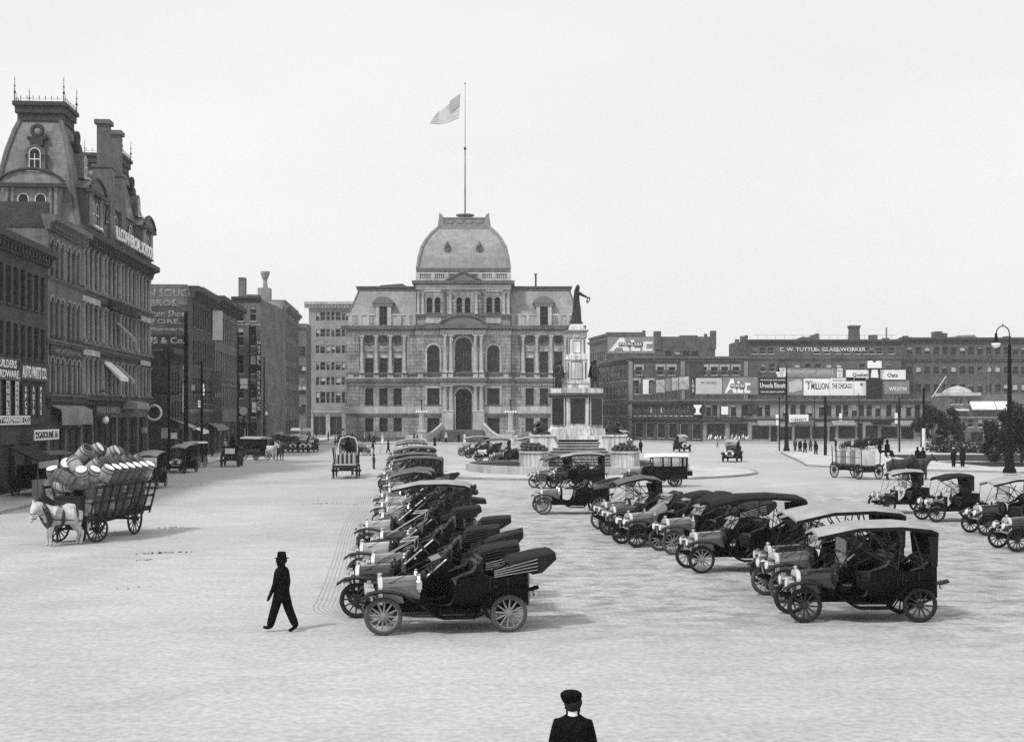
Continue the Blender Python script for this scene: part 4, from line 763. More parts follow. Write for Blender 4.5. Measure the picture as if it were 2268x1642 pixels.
for k,(px_,z_,w_) in enumerate(((1605,4.9,1.2),(1667,5.0,2.2),(1985,3.3,.5),(1722,3.0,.6),(1862,3.2,.5))):
    t=thing('shop_sign',('small square','wide dark lettered','slim white upright','white door side','narrow white')[k]+' board on the low shop block','sign',(X(px_,Y-.3),Y-.3,0),0,'small boards on the low shop block'); q=MB(); q.box(-w_/2,0,z_,w_/2,.1,z_+(1.5 if k in(1,) else 1.9 if k>1 else 1.4)); q.obj('board','signb' if k==1 else 'signw',t)
    if k==1: text('ROOMS\nTO LET\nUPSTAIRS','canvas',t,(0,-.005,z_+.15),1.8,1.2,.01)
for k,(xa,xb) in enumerate(((.6,4.2),(4.6,8.2))):   # bright bottles in the drug store windows
    q=MB()
    for i in range(26): x=rq.uniform(xa,xb); h=rq.uniform(.3,.9); q.lathe([(.12,.6),(.12,.6+h*.6),(.04,.6+h*.75),(.04,.6+h)],6,(x,.12,0),mi=rq.choice([0,0,1,2]))
    tag(q.obj('window_display',['globe','canvas','blind']),'pale jars and cards massed in the drug store window, '+('left bay' if k==0 else 'right bay'),'window display',kind='stuff').location=(x0,Y,.0)
for (xx,w,lab) in ((1650-30,4.2,'left'),(1560+8,3.0,'corner')):
    t=thing('shop_sign','dark fascia sign reading DRUGS at the '+lab+' of the drug store','sign',(X(xx,Y-.6),Y-.75,0),0,'drug store signs'); q=MB(); q.box(-w/2,0,3.55,w/2,.12,4.35); q.obj('panel','signb',t); text('DRUGS','canvas',t,(0,-.005,3.75),w*.8,.4,.01)
t=thing('shop_sign','pale mortar shape on a dark disc above the drug store corner','sign',(X(1545,Y-.4),Y-.5,0)); q=MB(); q.lathe([(1.35,0),(1.35,.1)],24,(0,.1,5.7),rot=Matrix.Rotation(R(90),3,'X')); q.obj('disc','signb',t); q=MB(); q.prism([(-.75,6.6),(.75,6.6),(.6,6.2),(.3,5.9),(.3,5.3),(.7,4.9),(-.7,4.9),(-.3,5.3),(-.3,5.9),(-.6,6.2)],-.03,-.005,'y'); q.obj('mortar_shape','signw',t)
t=thing('shop_sign','white sign reading ICE CREAM CANDY over a shop door','sign',(X(1769,Y-.5),Y-.6,0)); q=MB(); q.box(-1.7,0,3.6,1.7,.1,4.9); q.obj('panel','signw',t); text('CANDY','letterd',t,(0,-.005,3.8),2.8,.45,.01)
wx0,wy0=X(1400,240),240.0; dxw,dyw=x0-wx0,Y-wy0; WL=math.hypot(dxw,dyw); wr=math.atan2(dyw,dxw)
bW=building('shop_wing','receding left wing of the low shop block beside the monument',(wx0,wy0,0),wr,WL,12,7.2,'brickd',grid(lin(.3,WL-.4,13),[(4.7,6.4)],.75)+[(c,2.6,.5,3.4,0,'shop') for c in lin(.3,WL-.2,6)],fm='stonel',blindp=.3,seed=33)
cornice(bW,0,WL,6.8,7.6,.8,'trim',dent=.5); cornice(bW,0,WL,3.7,4.2,.4,'trimd',name='shop_fascia')
# mid brick building behind
Y=248; x0=X(1392,Y); MW=X(1656,Y)-x0; hp=Z(790,Y)
bM=building('brick_building','three storey brick building with pale window caps behind the low shops',(x0,Y,0),0,MW,30,hp,'brickr',px_ops(x0,Y,(1415,1463,1488),1.3,811,830)+px_ops(x0,Y,(1630,),1.3,811,830)+px_ops(x0,Y,(1558,1582,1605),1.3,811,830)+px_ops(x0,Y,(1408,1440),1.4,841,858+14),fm='stonel',blindp=.25,seed=35)
cornice(bM,0,MW,hp-.9,hp+.1,.5,'trim'); q=MB(); z=Z(812,Y)
for p in (1415,1463,1488,1558,1582,1605,1630,1408,1440):
    zz=Z(809,Y) if p not in(1408,1440) else Z(839,Y); c=X(p,Y)-x0; q.box(c-.95,-.12,zz-.25,c+.95,-.003,zz+.2); q.box(c-.95,-.1,zz-.9,c-.68,-.003,zz-.25); q.box(c+.68,-.1,zz-.9,c+.95,-.003,zz-.25)
q.obj('window_cap','stonel',bM); q=MB(); [q.box(c-.4,-.25,0,c+.4,-.003,hp-.9) for c in (.4,X(1512,Y)-x0,MW-.4)]; q.obj('pilaster','brickp',bM)
q=MB(); q.box(X(1528,Y)-x0,-.2,hp-4.2,X(1570,Y)-x0-1,-.003,hp-1.2); q.obj('loading_bay','brickd',bM)
sx1=x0-X(1318,276); sW=math.hypot(sx1,28); 
bS=building('brick_side_building','side street front of the three storey brick building receding left',(X(1318,276),276,0),math.atan2(-28,sx1),sW,8,hp-.2,'brickr',grid(lin(.8,sW-1,9),[(11.6,13.8),(8,10.4),(4.6,6.8)],1.3)+[(c,3,.3,3.3,0,'shop') for c in lin(.8,sW-1,7)],fm='stonel',blindp=.35,seed=36); cornice(bS,0,sW,hp-1,hp-.1,.6,'trim')
# back building with the big ale sign
Y=300; x0=X(1344,Y); W2=X(1584,Y)-x0; h2=Z(745,Y)
bP=building('warehouse','large brick warehouse carrying a big painted ale sign on its wall',(x0,Y,0),0,W2,20,h2,'brickr',px_ops(x0,Y,(1480,1500,1520,1540),1.5,777,787),fm='brickd',blindp=.2,seed=37)
q=MB(); q.box(0,.2,h2-.3,X(1424,Y)-x0,12,Z(735,Y)); q.box(X(1424,Y)-x0,.1,h2-.3,X(1430,Y)-x0,2,Z(731,Y)); q.obj('parapet','brickr',bP)
q=MB(); q.box(X(1449,Y)-x0,-.3,h2-3,X(1464,Y)-x0,2,Z(733,Y)); q.box(X(1575,Y)-x0,-.3,h2-3,X(1586,Y)-x0,2,Z(732,Y)); q.box(X(1562,Y)-x0,1,h2-1,X(1568,Y)-x0,2,Z(738,Y)); q.box(X(1510,Y)-x0,2,h2-.3,X(1548,Y)-x0,8,Z(741,Y)); q.obj('chimney','brickr',bP)
q=MB(); q.box(.15,-.1,Z(782,Y),X(1451,Y)-x0,-.005,Z(746,Y)); q.obj('painted_sign','awn',bP)
def ale(parent,cx,z0,w,h,y,pe,t1='letter',t2='signb'):
    a=w*.42
    q=MB(); q.prism([(cx-w*.5,z0),(cx-w*.26,z0+h),(cx-w*.16,z0+h),(cx-w*.02,z0),(cx-w*.16,z0),(cx-w*.2,z0+h*.25),(cx-w*.33,z0+h*.25),(cx-w*.4,z0)],y-.06,y-.005,'y'); q.prism([(cx+w*.0,z0),(cx+w*.0,z0+h*.85),(cx+w*.08,z0+h*.85),(cx+w*.08,z0+h*.22),(cx+w*.22,z0+h*.22),(cx+w*.22,z0)],y-.06,y-.005,'y'); q.prism([(cx+w*.27,z0),(cx+w*.27,z0+h*.72),(cx+w*.5,z0+h*.72),(cx+w*.5,z0+h*.54),(cx+w*.36,z0+h*.54),(cx+w*.36,z0+h*.18),(cx+w*.5,z0+h*.18),(cx+w*.5,z0)],y-.06,y-.005,'y'); q.obj('lettering',t1,parent)
    q=MB(); q.box(cx-w*.28,y-.12,z0+h*.36,cx+w*.28,y-.065,z0+h*.66); q.obj('name_band',t2,parent); text('PEERLESS','signw',parent,(cx,y-.125,z0+h*.4),w*.52,h*.22,.01,bold=.03)
ale(bP,(X(1397,Y)-x0),Z(777,Y),X(1445,Y)-X(1349,Y),Z(748,Y)-Z(777,Y),-.1,1)
lx=x0-X(1306,318); sW=math.hypot(lx,18); bq=building('corner_building','narrow tall windowed building front receding left of the big painted ale sign',(X(1306,318),318,0),math.atan2(-18,lx),sW,6,h2+.6,'brickr',grid(lin(.6,sW-.6,7),[(15.5,20.0),(9,13)],1.2),fm='stonel',blindp=.4,seed=38); cornice(bq,0,sW,h2-1.0,h2-.4,.6,'trim'); cornice(bq,0,sW,h2+.1,h2+.7,.4,'trim')
# glass worker building
Y=262; x0=X(1659,Y); W3=X(1996,Y)-x0; h3=Z(751,Y)
bT=building('factory_building','long brick factory with faded glass worker lettering and roof chimneys',(x0,Y,0),0,W3,22,h3,'brickr',px_ops(x0,Y,(1672,1690,1707,1810,1832,1856,1876,1900,1918,1932,1948,1975),1.2,770,783)+px_ops(x0,Y,(1766,1790,1812,1836,1858,1910,1930,1950,1970,1690,1710),1.2,805,822),fm='stonel',blindp=.5,seed=41)
cornice(bT,0,W3,Z(763,Y),Z(752,Y),.5,'trimd'); cornice(bT,0,W3,Z(797,Y),Z(791,Y),.3,'trim',name='band')
text('C. W. TUTTLE   GLASS WORKER','letter',bT,(X(1822,Y)-x0,-.02,Z(777,Y)),X(1917,Y)-X(1727,Y),.72,.04,bold=.0); text('STAINED AND ORNAMENTAL WINDOWS','canvas',bT,(X(1803,Y)-x0,-.02,Z(799,Y)),X(1870,Y)-X(1740,Y),.5,.02,bold=0)
q=MB(); q.lathe([(1.15,h3-.3),(1.0,h3+2.3),(1.2,h3+2.8),(1.25,h3+3.1)],4,(X(1903,Y)-x0,4,0),a0=PI/4,sx=1.3,sy=1.3); q.box(X(1938,Y)-x0,3,h3-.3,X(1953,Y)-x0,5,Z(739,Y)); q.tube((X(1976,Y)-x0,4,h3-.3),(X(1976,Y)-x0,4,Z(722,Y)),.15); q.box(X(1968,Y)-x0,3,h3-.3,X(1980,Y)-x0,5,Z(746,Y)); q.obj('chimney','brickr',bT)
q=MB(); q.prism([(X(1770,Y)-x0,h3-.3),(X(1826,Y)-x0,h3-.3),(X(1824,Y)-x0,Z(734,Y)),(X(1800,Y)-x0,Z(745,Y)),(X(1790,Y)-x0,Z(742,Y)),(X(1780,Y)-x0,Z(746,Y))],4,10,'y'); q.obj('roof_house','lead',bT)
q=MB(); [q.tube((x,.5,h3-.3),(x,.5,h3+.9),.03,n=4) for x in lin(1,W3-1,16)]; q.tube((1,.5,h3+.9),(W3-1,.5,h3+.9),.03,n=4); q.obj('roof_rail','iron',bT)
x1=X(1629,264); t=thing('stair_tower','narrow brick stair tower with small chimneys left of the factory','tower',(x1,264,0)); q=MB(); q.box(0,0,0,x0-x1-.05,8,Z(757,264)); q.obj('wall','brickr',t); q=MB(); q.box(.2,1,Z(757,264)-.1,1.0,2,Z(750,264)); q.box(1.3,1,Z(757,264)-.1,2.0,2,Z(743,264)); q.box(2.2,1,Z(757,264)-.1,2.8,2,Z(741,264)); q.obj('chimney','brickr',t)
# right hand block
Y=268; x0=X(1997,Y); W4=X(2420,Y)-x0; h4=Z(748,Y); cw=lin(.8,W4-.5,21)
bU=building('department_store','long dark brick block with a band of small letters, far right',(x0,Y,0),0,W4,22,h4,'brickr',grid(cw,[(Z(785,Y),Z(768,Y)),(Z(828,Y),Z(811,Y)),(Z(868,Y),Z(850,Y))],1.15)+[(c,3.5,.5,3.8,0,'shop') for c in lin(.5,W4,10)],fm='trim',blindp=.35,seed=43)
cornice(bU,0,W4,Z(760,Y),h4+.1,.6,'trimd'); cornice(bU,0,W4,Z(801,Y),Z(793,Y),.4,'trimd',name='band'); text('BOOK BINDERS  CHAS. A. HAMILTON & HARRISON & CO.','canvas',bU,(X(2140,Y)-x0,-.42,Z(800,Y)),X(2290,Y)-X(2000,Y),.55,.02,bold=.0)
q=MB(); q.box(X(2083,Y)-x0,3,h4-.3,X(2098,Y)-x0,6,Z(731,Y)); q.box(X(2098,Y)-x0,3,h4-.3,X(2109,Y)-x0,6,Z(735,Y)); q.box(X(2013,Y)-x0,3,h4-.3,X(2022,Y)-x0,5,Z(741,Y)); q.box(X(2240,Y)-x0,3,h4-.3,X(2252,Y)-x0,5,Z(742,Y)); q.box(X(2020,Y)-x0,3,h4-.3,X(2030,Y)-x0,5,Z(744,Y)); q.obj('chimney','brickr',bU)
q=MB(); q.prism([(X(2120,Y)-x0,h4-.3),(X(2190,Y)-x0,h4-.3),(X(2178,Y)-x0,Z(738,Y)),(X(2140,Y)-x0,Z(739,Y))],5,12,'y'); q.obj('roof_house','brickp',bU)
# small pale pavilion in front
Y=205; x0=X(2100,Y); W5=X(2300,Y)-x0
bV=building('station_pavilion','low pavilion with white awnings and bright upper windows behind the park',(x0,Y,0),0,W5,8,Z(872,Y),'brickm',px_ops(x0,Y,(2128,2150,2172,2194,2216,2240,2262,2284),.8,928,945)+px_ops(x0,Y,(2108,2118,2128,2146),.5,884,894)+[(c,2.2,.3,2.2,0,'shop') for c in lin(.5,W5,5)],fm='stonel',blindp=.5,seed=44)
q=MB(); q.prism([(X(2098,Y)-x0,Z(876,Y)),(X(2170,Y)-x0,Z(876,Y)),(X(2170,Y)-x0,Z(869,Y)),(X(2098,Y)-x0,Z(869,Y))],-.6,6,'y'); q.lathe([(2.6,Z(869,Y)),(2.1,Z(862,Y)),(1.0,Z(856,Y)),(.1,Z(853,Y))],8,(X(2135,Y)-x0,3,0)); q.obj('roof','stonel',bV)
q=MB()
for (pa,pb,ya,yb) in ((2147,2200,888,907),(2202,2230,888,907),(2098,2140,905,909)): q.prism([(-.02,Z(ya,Y)),(-1.3,Z(yb-3,Y)),(-1.3,Z(yb,Y)),(-.02,Z(ya+4,Y))],X(pa,Y)-x0,X(pb,Y)-x0,'x')
q.obj('awning','awnl',bV); cornice(bV,0,W5,Z(926,Y),Z(922,Y),.3,'stonel',name='band')
t=thing('flagstaff','thin pole with a limp streamer above the park pavilion','flagpole',(X(2100,Y),Y+1,0)); q=MB(); q.tube((0,0,0),(0,0,Z(830,Y)),.05,.03); q.obj('pole','post',t); q=MB(); q.loft([[(0-.35*i,.02*math.sin(i),Z(832,Y)-.55*i),(-.02-.35*i,.3,Z(832,Y)-.55*i),(-.25-.35*i,.3,Z(832,Y)-.5*i-.6)] for i in range(7)]); q.obj('streamer','awnl',t)
t=thing('flagstaff','thin pole with a pale pennant right of the streamer pole','flagpole',(X(2194,Y),Y+1,0)); q=MB(); q.tube((0,0,0),(0,0,Z(800,Y)),.05,.03); q.obj('pole','post',t); q=MB(); q.prism([(0,Z(802,Y)),(-.1,Z(822,Y)),(-2.0,Z(826,Y))],-.02,.02,'y'); q.obj('pennant','canvas',t)
# billboards on the roof of the low block
BY=223.5
def board(p0,p1,y0,y1,m,label,txt=None,tm='letterd',fr='trimd',th=.5,Y=BY,name='billboard',group=None,post=True):
    t=thing(name,label,'billboard',(X(p0,Y),Y,0),0,group); w=X(p1,Y)-X(p0,Y); a,c=Z(y1,Y),Z(y0,Y); q=MB(); q.box(0,0,a,w,.12,c); q.obj('panel',m,t)
    q=MB(); 
    for e in ((-.06,a-.08,w+.06,a-.002),(-.06,c+.002,w+.06,c+.08)): q.box(e[0],-.05,e[1],e[2],.15,e[3])
    if post:
        for x in lin(0,w,max(2,int(w/1.2))): q.box(x-.04,.15,7.0,x+.04,.25,c); q.tube((x,.2,c-.2),(x,2.4,7.0),.04,n=4)
    q.obj('frame',fr,t)
    for k in (txt or []): text(k[0],k[4] if len(k)>4 else tm,t,(w*k[1],-.005,a+(c-a)*k[2]),w*k[3],(c-a)*k[5] if len(k)>5 else (c-a)*.3,.015,bold=.02)
    return t,w,a,c
ws=BY+8
seq=[(1424,1437,839,872,'signw'),(1440,1451,845,872,'canvas'),(1453,1472,840,869,'poster'),(1474,1486,836,866,'signg'),(1488,1502,835,864,'poster'),(1504,1526,833,862,'poster')]
nm=['narrow white poster board, first from the left on the wing roof','small grey poster board, second from the left on the wing roof','framed poster with dark figures, third from the left on the wing roof','grey striped poster board, fourth from the left on the wing roof','mottled poster board, fifth from the left on the wing roof','pale and dark paired poster board at the end of the wing roof']
for k,(a,b_,c,d,m) in enumerate(seq): board(a,b_,c,d,m,nm[k],None,Y=236-2.0*k,group='poster boards on the wing roof')
board(1530,1540,837,872,'signb','tall dark board with pale vertical letters beside the blank board',[('L\nO\nX',.5,.08,.6,'signw',.84)])
board(1541,1599,836,872,'blind','blank pale grey board with faint lettering',[('DR. DANIELS',.5,.62,.6,'canvas',.14)])
t,w,a,c=board(1601,1678,834,873,'signg','board with large white ale letters on grey'); ale(t,w*.42,a+.25,w*.74,(c-a)*.8,0,1)
board(1681,1742,836,874,'signb','dark board with pale biscuit lettering',[('Uneeda Biscuit',.5,.4,.92,'signw',.3),('THE NATIONAL SODA CRACKER',.5,.82,.9,'signw',.09),('NATIONAL BISCUIT COMPANY',.5,.12,.85,'signw',.1)])
t,w,a,c=board(1744,1778,836,874,'signg','grey board with a pale cracker package'); q=MB(); q.prism([(w*.1,a+.5),(w*.1,c-.8),(w*.75,c-.25),(w*.95,c-.6),(w*.95,a+.9),(w*.3,a+.4)],-.05,-.005,'y'); q.obj('package_picture','blind',t)
board(1780,1838,837,875,'signw','white board reading 3 Million with a figure at the left',[('3 MILLION',.55,.35,.8,'letterd',.38),('GREAT',.2,.72,.3,'canvas',.15)])
board(1839,1891,836,875,'signw','white board with a framed dark lettering THE CHICAGO',[('THE CHICAGO',.5,.38,.86,'letterd',.3),('SHOWS DAILY',.5,.8,.8,'canvas',.1)])
t,w,a,c=board(1892,1918,837,875,'signw','white board with a single dark spot'); q=MB(); q.ball((w*.6,-.03,(a+c)/2+.5),.3,8,5,sz=.7); q.obj('spot_picture','signg',t)
board(1950,2014,841,872,'signg','grey board with a pale portrait and white caption',[('WILSON',.6,.2,.6,'signw',.3)])
board(1722,1740,814,834,'signw','white listed board, first of the upper row',[('ACME\nHALL\nOIL',.5,.1,.8,'signg',.8)],post=True)
board(1741,1852,814,835,'signg','long grey board of the upper row with dense faint lettering',[('ROSENDORF GOODS',.5,.3,.9,'blind',.45)])
board(1854,1866,815,835,'signw','white listed board closing the long grey board',[('PRICE\nLIST',.5,.15,.8,'signg',.7)])
board(1874,2006,818,842,'signw','long white board reading Quaker Oats',[('Quaker',.24,.3,.27,'canvasd',.4),('Oats',.78,.3,.18,'canvasd',.4)])
t=thing('billboard','tall dark cut out board standing between the words of the white cereal board','billboard',(X(1937,BY-.6),BY-.6,0)); q=MB(); q.box(-1.4,0,7.3,1.4,.15,11.2); q.box(-1.0,0,11.2,1.0,.15,13.3); q.box(-1.25,0,13.3,1.25,.15,14.2); q.obj('panel','signb',t); q=MB(); q.prism([(-1.25,13.1),(1.25,13.1),(1.25,14.3),(.5,14.4),(0,14.0),(-.5,14.4),(-1.25,14.3)],-.05,-.005,'y'); q.prism([(-.7,11.4),(.7,11.4),(.5,12.8),(-.5,12.8)],-.06,-.006,'y'); q.obj('pale_banner','signw',t)
# ---- plants of the park
def tree(px,py_base,Y,w,h,zt,label,seed,n=3600,leafs=.27,name='park_tree'):
    t=thing(name,label,'tree' if name=='park_tree' else 'shrub',(X(px,Y),Y,.16),0,'trees and shrubs of the park'); r=random.Random(seed)
    q=MB(); q.path([(0,0,0),(.05,0,h*.25),(0,.05,h*.5),(.1,0,h*.8)],[.14,.11,.08,.03],8)
    for k in range(9): a=k*2.4; z=h*(.25+.06*k); q.path([(0,0,z),(.3*w*math.cos(a),.3*w*math.sin(a),z+.3*h*.6),(.42*w*math.cos(a),.42*w*math.sin(a),z+.25*h)],[.05,.03,.01],5)
    q.obj('trunk','bark',t)
    cl=[(r.uniform(-.42,.42)*w,r.uniform(-.42,.42)*w,h*zt+r.uniform(.05,.95)*h*(1-zt),r.uniform(.08,.2)*w) for _ in range(22)]
    q=MB()
    for i in range(n):
        c=r.choice(cl); d=Vector((r.gauss(0,1),r.gauss(0,1),r.gauss(0,1))).normalized()*c[3]*(r.random()**.4); p=Vector(c[:3])+d; p.z=max(.1,p.z)
        a=Vector((r.gauss(0,1),r.gauss(0,1),r.gauss(0,1))).normalized(); b_=a.orthogonal().normalized(); s_=leafs*r.uniform(.5,1.1); q.add([p-a*s_,p-b_*s_*.5,p+a*s_,p+b_*s_*.5],[(0,1,2,3)])
    q.obj('crown','leaf',t); return t
tree(2098,1000,160,4.6,5.6,.2,'dark bushy young tree at the park edge left of the lamp',1)
tree(2040,1000,185,4.0,5.2,.25,'smaller looser tree behind the striped pole',2,2200)
tree(2262,1000,120,6.4,5.4,.1,'large dark tree at the right edge of the picture',3,5000)
tree(2225,1000,128,4.4,3.8,.05,'dark round shrub left of the edge tree',4,3000,name='park_shrub')
r=random.Random(5); q=MB()
for i in range(9000):
    u=r.random(); x=X(2070,158)+u*34; y=158-u*26+r.uniform(0,5); z=.2+abs(r.gauss(0,.9)); z=min(z,2.0+.5*math.sin(u*21)); p=Vector((x,y,z)); a=Vector((r.gauss(0,1),r.gauss(0,1),r.gauss(0,1))).normalized(); b_=a.orthogonal().normalized(); s_=.2; q.add([p-a*s_,p-b_*s_*.5,p+a*s_,p+b_*s_*.5],[(0,1,2,3)])
tag(q.obj('shrubbery','leaf'),'dense dark shrubbery along the back of the park lawn','shrubbery',kind='stuff')
# ================================================================= MOTOR CARS (heading +x)
WH={}
def wheel_parts(root,x,y,r,spoke,tyre,n=12,tw=.055,fel=.8,name='wheel',tn='tyre'):
    key=(r,spoke,tyre,n,tw,fel)
    if key not in WH:
        q=MB(); q.torus(r*fel,.028,n=28,k=6,sq=1.2)
        for k in range(n):
            a=2*PI*k/n+.1; q.tube((r*.1*math.cos(a),0,r*.1*math.sin(a)),(r*fel*math.cos(a),0,r*fel*math.sin(a)),.024,.018,6)
        q.tube((0,-.09,0),(0,.09,0),.075,n=12); q.tube((0,-.13,0),(0,.13,0),.035,n=8)
        t=MB(); t.torus(r-tw,tw,n=36,k=8); WH[key]=(q.mesh('wheel',spoke,True),t.mesh(tn,tyre,True))
    a,b=WH[key]; w=place(a,name,root,(x,y,r)); place(b,tn,w); return w
def rsec(x,w,z0,z1,cr=.12):   # rounded-top cross section in the y-z plane
    return [(x,-w,z0),(x,-w,z1-cr*1.6),(x,-w*.86,z1-cr*.6),(x,-w*.45,z1-cr*.1),(x,0,z1),(x,w*.45,z1-cr*.1),(x,w*.86,z1-cr*.6),(x,w,z1-cr*1.6),(x,w,z0)]
def cushion(q,x0,x1,w,z0,z1,r=.05,tuft=0):
    secs=[]; 
    for t in (0,.12,.5,.88,1):
        x=x0+(x1-x0)*t; e=(0,r*.7,r,r*.7,0)[(0,.12,.5,.88,1).index(t)]
        secs.append([(x,-w-e+r,z0),(x,-w-e+r,z1-r+e),(x,-w*.5,z1+e*.6),(x,0,z1+e*.6),(x,w*.5,z1+e*.6),(x,w+e-r,z1-r+e),(x,w+e-r,z0)])
    q.loft(secs)
def car(label,wb=2.83,body='open',top='fold',hood='hoodg',spoke='spokel',tyre='tyrel',screen='tilt',roofm='canvas',rad='radl',wr=.43,hl=.92,foldh=0):
    t=thing('touring_car' if body in('open','torpedo') else ('limousine' if body=='limo' else 'runabout_car'),label,'car'); xf=wb/2
    X_=lambda d:xf-d; e=wb-2.83; body_c='black'
    for sx in (0,1):
        for sy in (-1,1): wheel_parts(t,xf if sx==0 else -xf,.70*sy,wr,spoke,tyre)
    q=MB()
    for sy in(-1,1): q.box(xf+.35,.36*sy-.03,.52,-xf-.35,.36*sy+.03,.62); q.path([(xf+.42,.36*sy,.6),(xf+.2,.37*sy,.5),(xf,.37*sy,.47),(xf-.35,.37*sy,.52)],.025,6); q.path([(-xf+.4,.4*sy,.5),(-xf,.4*sy,.42),(-xf-.4,.4*sy,.52)],.025,6)
    for x in (xf,-xf): q.tube((x,-.66,wr),(x,.66,wr),.035,n=8)
    q.ball((-xf,0,wr),.15,10,6); q.box(xf-.1,-.3,.45,-.6,.3,.6); q.obj('chassis','blackd',t)
    z0=.72; zr=1.22 if body!='runabout' else 1.08
    if body!='runabout':
        q=MB(); q.loft([rsec(X_(.0),.29,.66,zr-.02),rsec(X_(.85),.35,.66,zr+.04)]); h=q.obj('hood',hood,t)
        q=MB(); q.loft([rsec(X_(-.09),.30,.62,zr,.13),rsec(X_(.0)-.005,.31,.62,zr+.01,.13)]); ra=q.obj('radiator',rad,t); q=MB(); q.box(X_(-.1),-.22,.68,X_(-.08),.22,zr-.16); q.obj('core','core',ra); q=MB(); q.lathe([(.05,zr),(.05,zr+.05),(.07,zr+.07),(.0,zr+.1)],8,(X_(-.045),0,0)); q.obj('cap','brass',ra)
        q=MB(); q.loft([rsec(X_(.85)-.004,.37,.6,zr+.05),rsec(X_(.98) if body!='torpedo' else X_(1.3),.52,.58,(zr+.14) if body!='torpedo' else 1.58,.14)]); q.obj('cowl',body_c if body!='torpedo' else hood,t)
    else:
        q=MB(); q.loft([rsec(X_(.05),.26,.6,1.0),rsec(X_(.6),.3,.6,1.02)]); q.obj('hood',hood,t); q=MB(); q.box(X_(-.02),-.27,.58,X_(.04),.27,1.03); q.obj('radiator',rad,t)
        q=MB(); q.box(X_(.6)-.01,-.45,.6,X_(.66),.45,1.15); q.obj('dashboard',body_c,t)
    # body sides: half width, top line
    if body=='open': st=[(.98,.74,.52),(1.1,.66,.55),(1.3,.63,.57),(1.5,.68,.6),(1.6,.9,.62),(1.66,1.2,.63),(1.8,1.25,.64),(2.05,1.3,.65),(2.2,1.38,.66),(2.35,1.28,.66),(2.6+e*.5,1.24,.66),(2.85+e,1.26,.66),(3.0+e,1.32,.65),(3.15+e,1.4,.63),(3.25+e,1.42,.58)]
    elif body=='torpedo': st=[(.98,1.2,.52),(1.3,1.26,.58),(1.6,1.22,.62),(2.0,1.22,.65),(2.25,1.3,.66),(2.6+e*.5,1.24,.66),(2.9+e,1.26,.66),(3.1+e,1.36,.64),(3.25+e,1.36,.58)]
    elif body=='runabout': st=[(.66,.66,.42),(1.1,.62,.42),(1.3,.8,.43),(1.42,1.15,.45),(1.6,1.25,.46),(1.8,1.32,.46),(1.86,1.0,.45),(2.3,.95,.4)]
    else: st=None
    if st:
        q=MB(); secs=[]
        for (d,zt,w) in st:
            for_=[]; zb=.56
            secs.append([(X_(d),w-.06,zb),(X_(d),w,zb+.16*(zt-zb)),(X_(d),w+.02,zb+.6*(zt-zb)),(X_(d),w,zt-.02),(X_(d),w-.03,zt),(X_(d),w-.07,zt-.02),(X_(d),w-.09,zb+.02)])
        q.loft(secs); L_=[[(p[0],-p[1],p[2]) for p in s_] for s_ in secs]; q.loft(L_)
        d,zt,w=st[-1]; q.loft([[(X_(d)-.12*math.cos(a*PI/2),w*a,.58),(X_(d)-.12*math.cos(a*PI/2),w*a,zt-.01),(X_(d)-.04-.12*math.cos(a*PI/2),w*a,zt+.01),(X_(d)-.05-.12*math.cos(a*PI/2),w*a,.58)] for a in (-1,-.7,-.3,.3,.7,1)])
        q.box(X_(.98 if body!='runabout' else .6),-.5,.55,X_(d),.5,.6); bo=q.obj('body',body_c,t,smooth=True)
        if body!='runabout':
            for sy in(-1,1): q=MB(); q.box(X_(2.42),sy*.682,.62,X_(2.40),sy*.69,1.22); q.box(X_(2.8+e),sy*.682,.62,X_(2.82+e),sy*.69,1.24); q.box(X_(2.48),sy*.69,1.02,X_(2.58),sy*.71,1.045); q.obj('door_seam','iron',bo)
    if body in('open','torpedo'):
        q=MB(); cushion(q,X_(2.1),X_(1.62),.56,.72,1.12); q.obj('seat','leather',t,smooth=True); q=MB(); cushion(q,X_(2.28),X_(2.06),.58,.9,1.55,.07); q.obj('seat_back','leather',t,smooth=True)
        q=MB(); cushion(q,X_(3.0+e),X_(2.6+e),.56,.72,1.08); q.obj('seat','leather',t,smooth=True); q=MB(); cushion(q,X_(3.2+e),X_(3.0+e),.56,.9,1.52,.07); q.obj('seat_back','leather',t,smooth=True)
    elif body=='runabout':
        q=MB(); cushion(q,X_(1.75),X_(1.38),.42,.7,1.08); cushion(q,X_(1.88),X_(1.7),.44,.9,1.5,.06); q.obj('seat','leather',t,smooth=True); q=MB(); q.box(X_(2.35),-.3,.95,X_(2.0),.3,1.28); q.obj('rear_box',body_c,t)
    # wings and running boards
    def wing(name,pts,sy,skirt=.0):
        q=MB(); secs=[(X_(p[0]),p[1]) for p in pts]; y0,y1=.56*sy,.86*sy
        q.loft([[(x,y0,z),(x,(y0+y1)/2,z+.03),(x,y1,z-.01),(x,y1,z-.04),(x,y0,z-.03)] for x,z in secs]); q.obj(name,'black',t,smooth=True)
    if body!='runabout':
        for sy in(-1,1):
            wing('front_wing',[(-.48,.84),(-.3,.96),(-.05,1.0),(.2,.98),(.45,.9),(.8,.68),(1.2,.42),(1.35,.38)],sy); q=MB(); q.box(X_(1.33),.54*sy,.34,X_(2.05+e),.86*sy,.38); q.obj('running_board','blackd',t); q=MB(); q.prism([(X_(1.2),.42),(X_(2.2+e),.42),(X_(2.2+e),.56),(X_(.5),.62),(X_(.42),.86)],.53*sy,.55*sy,'y'); q.obj('splash_apron','blackd',t)
            wing('rear_wing',[(2.03+e,.38),(2.2+e,.62),(2.38+e,.86),(2.62+e,.99),(2.85+e,1.02),(3.1+e,.99),(3.32+e,.98),(3.5+e,1.03)],sy)
    else:
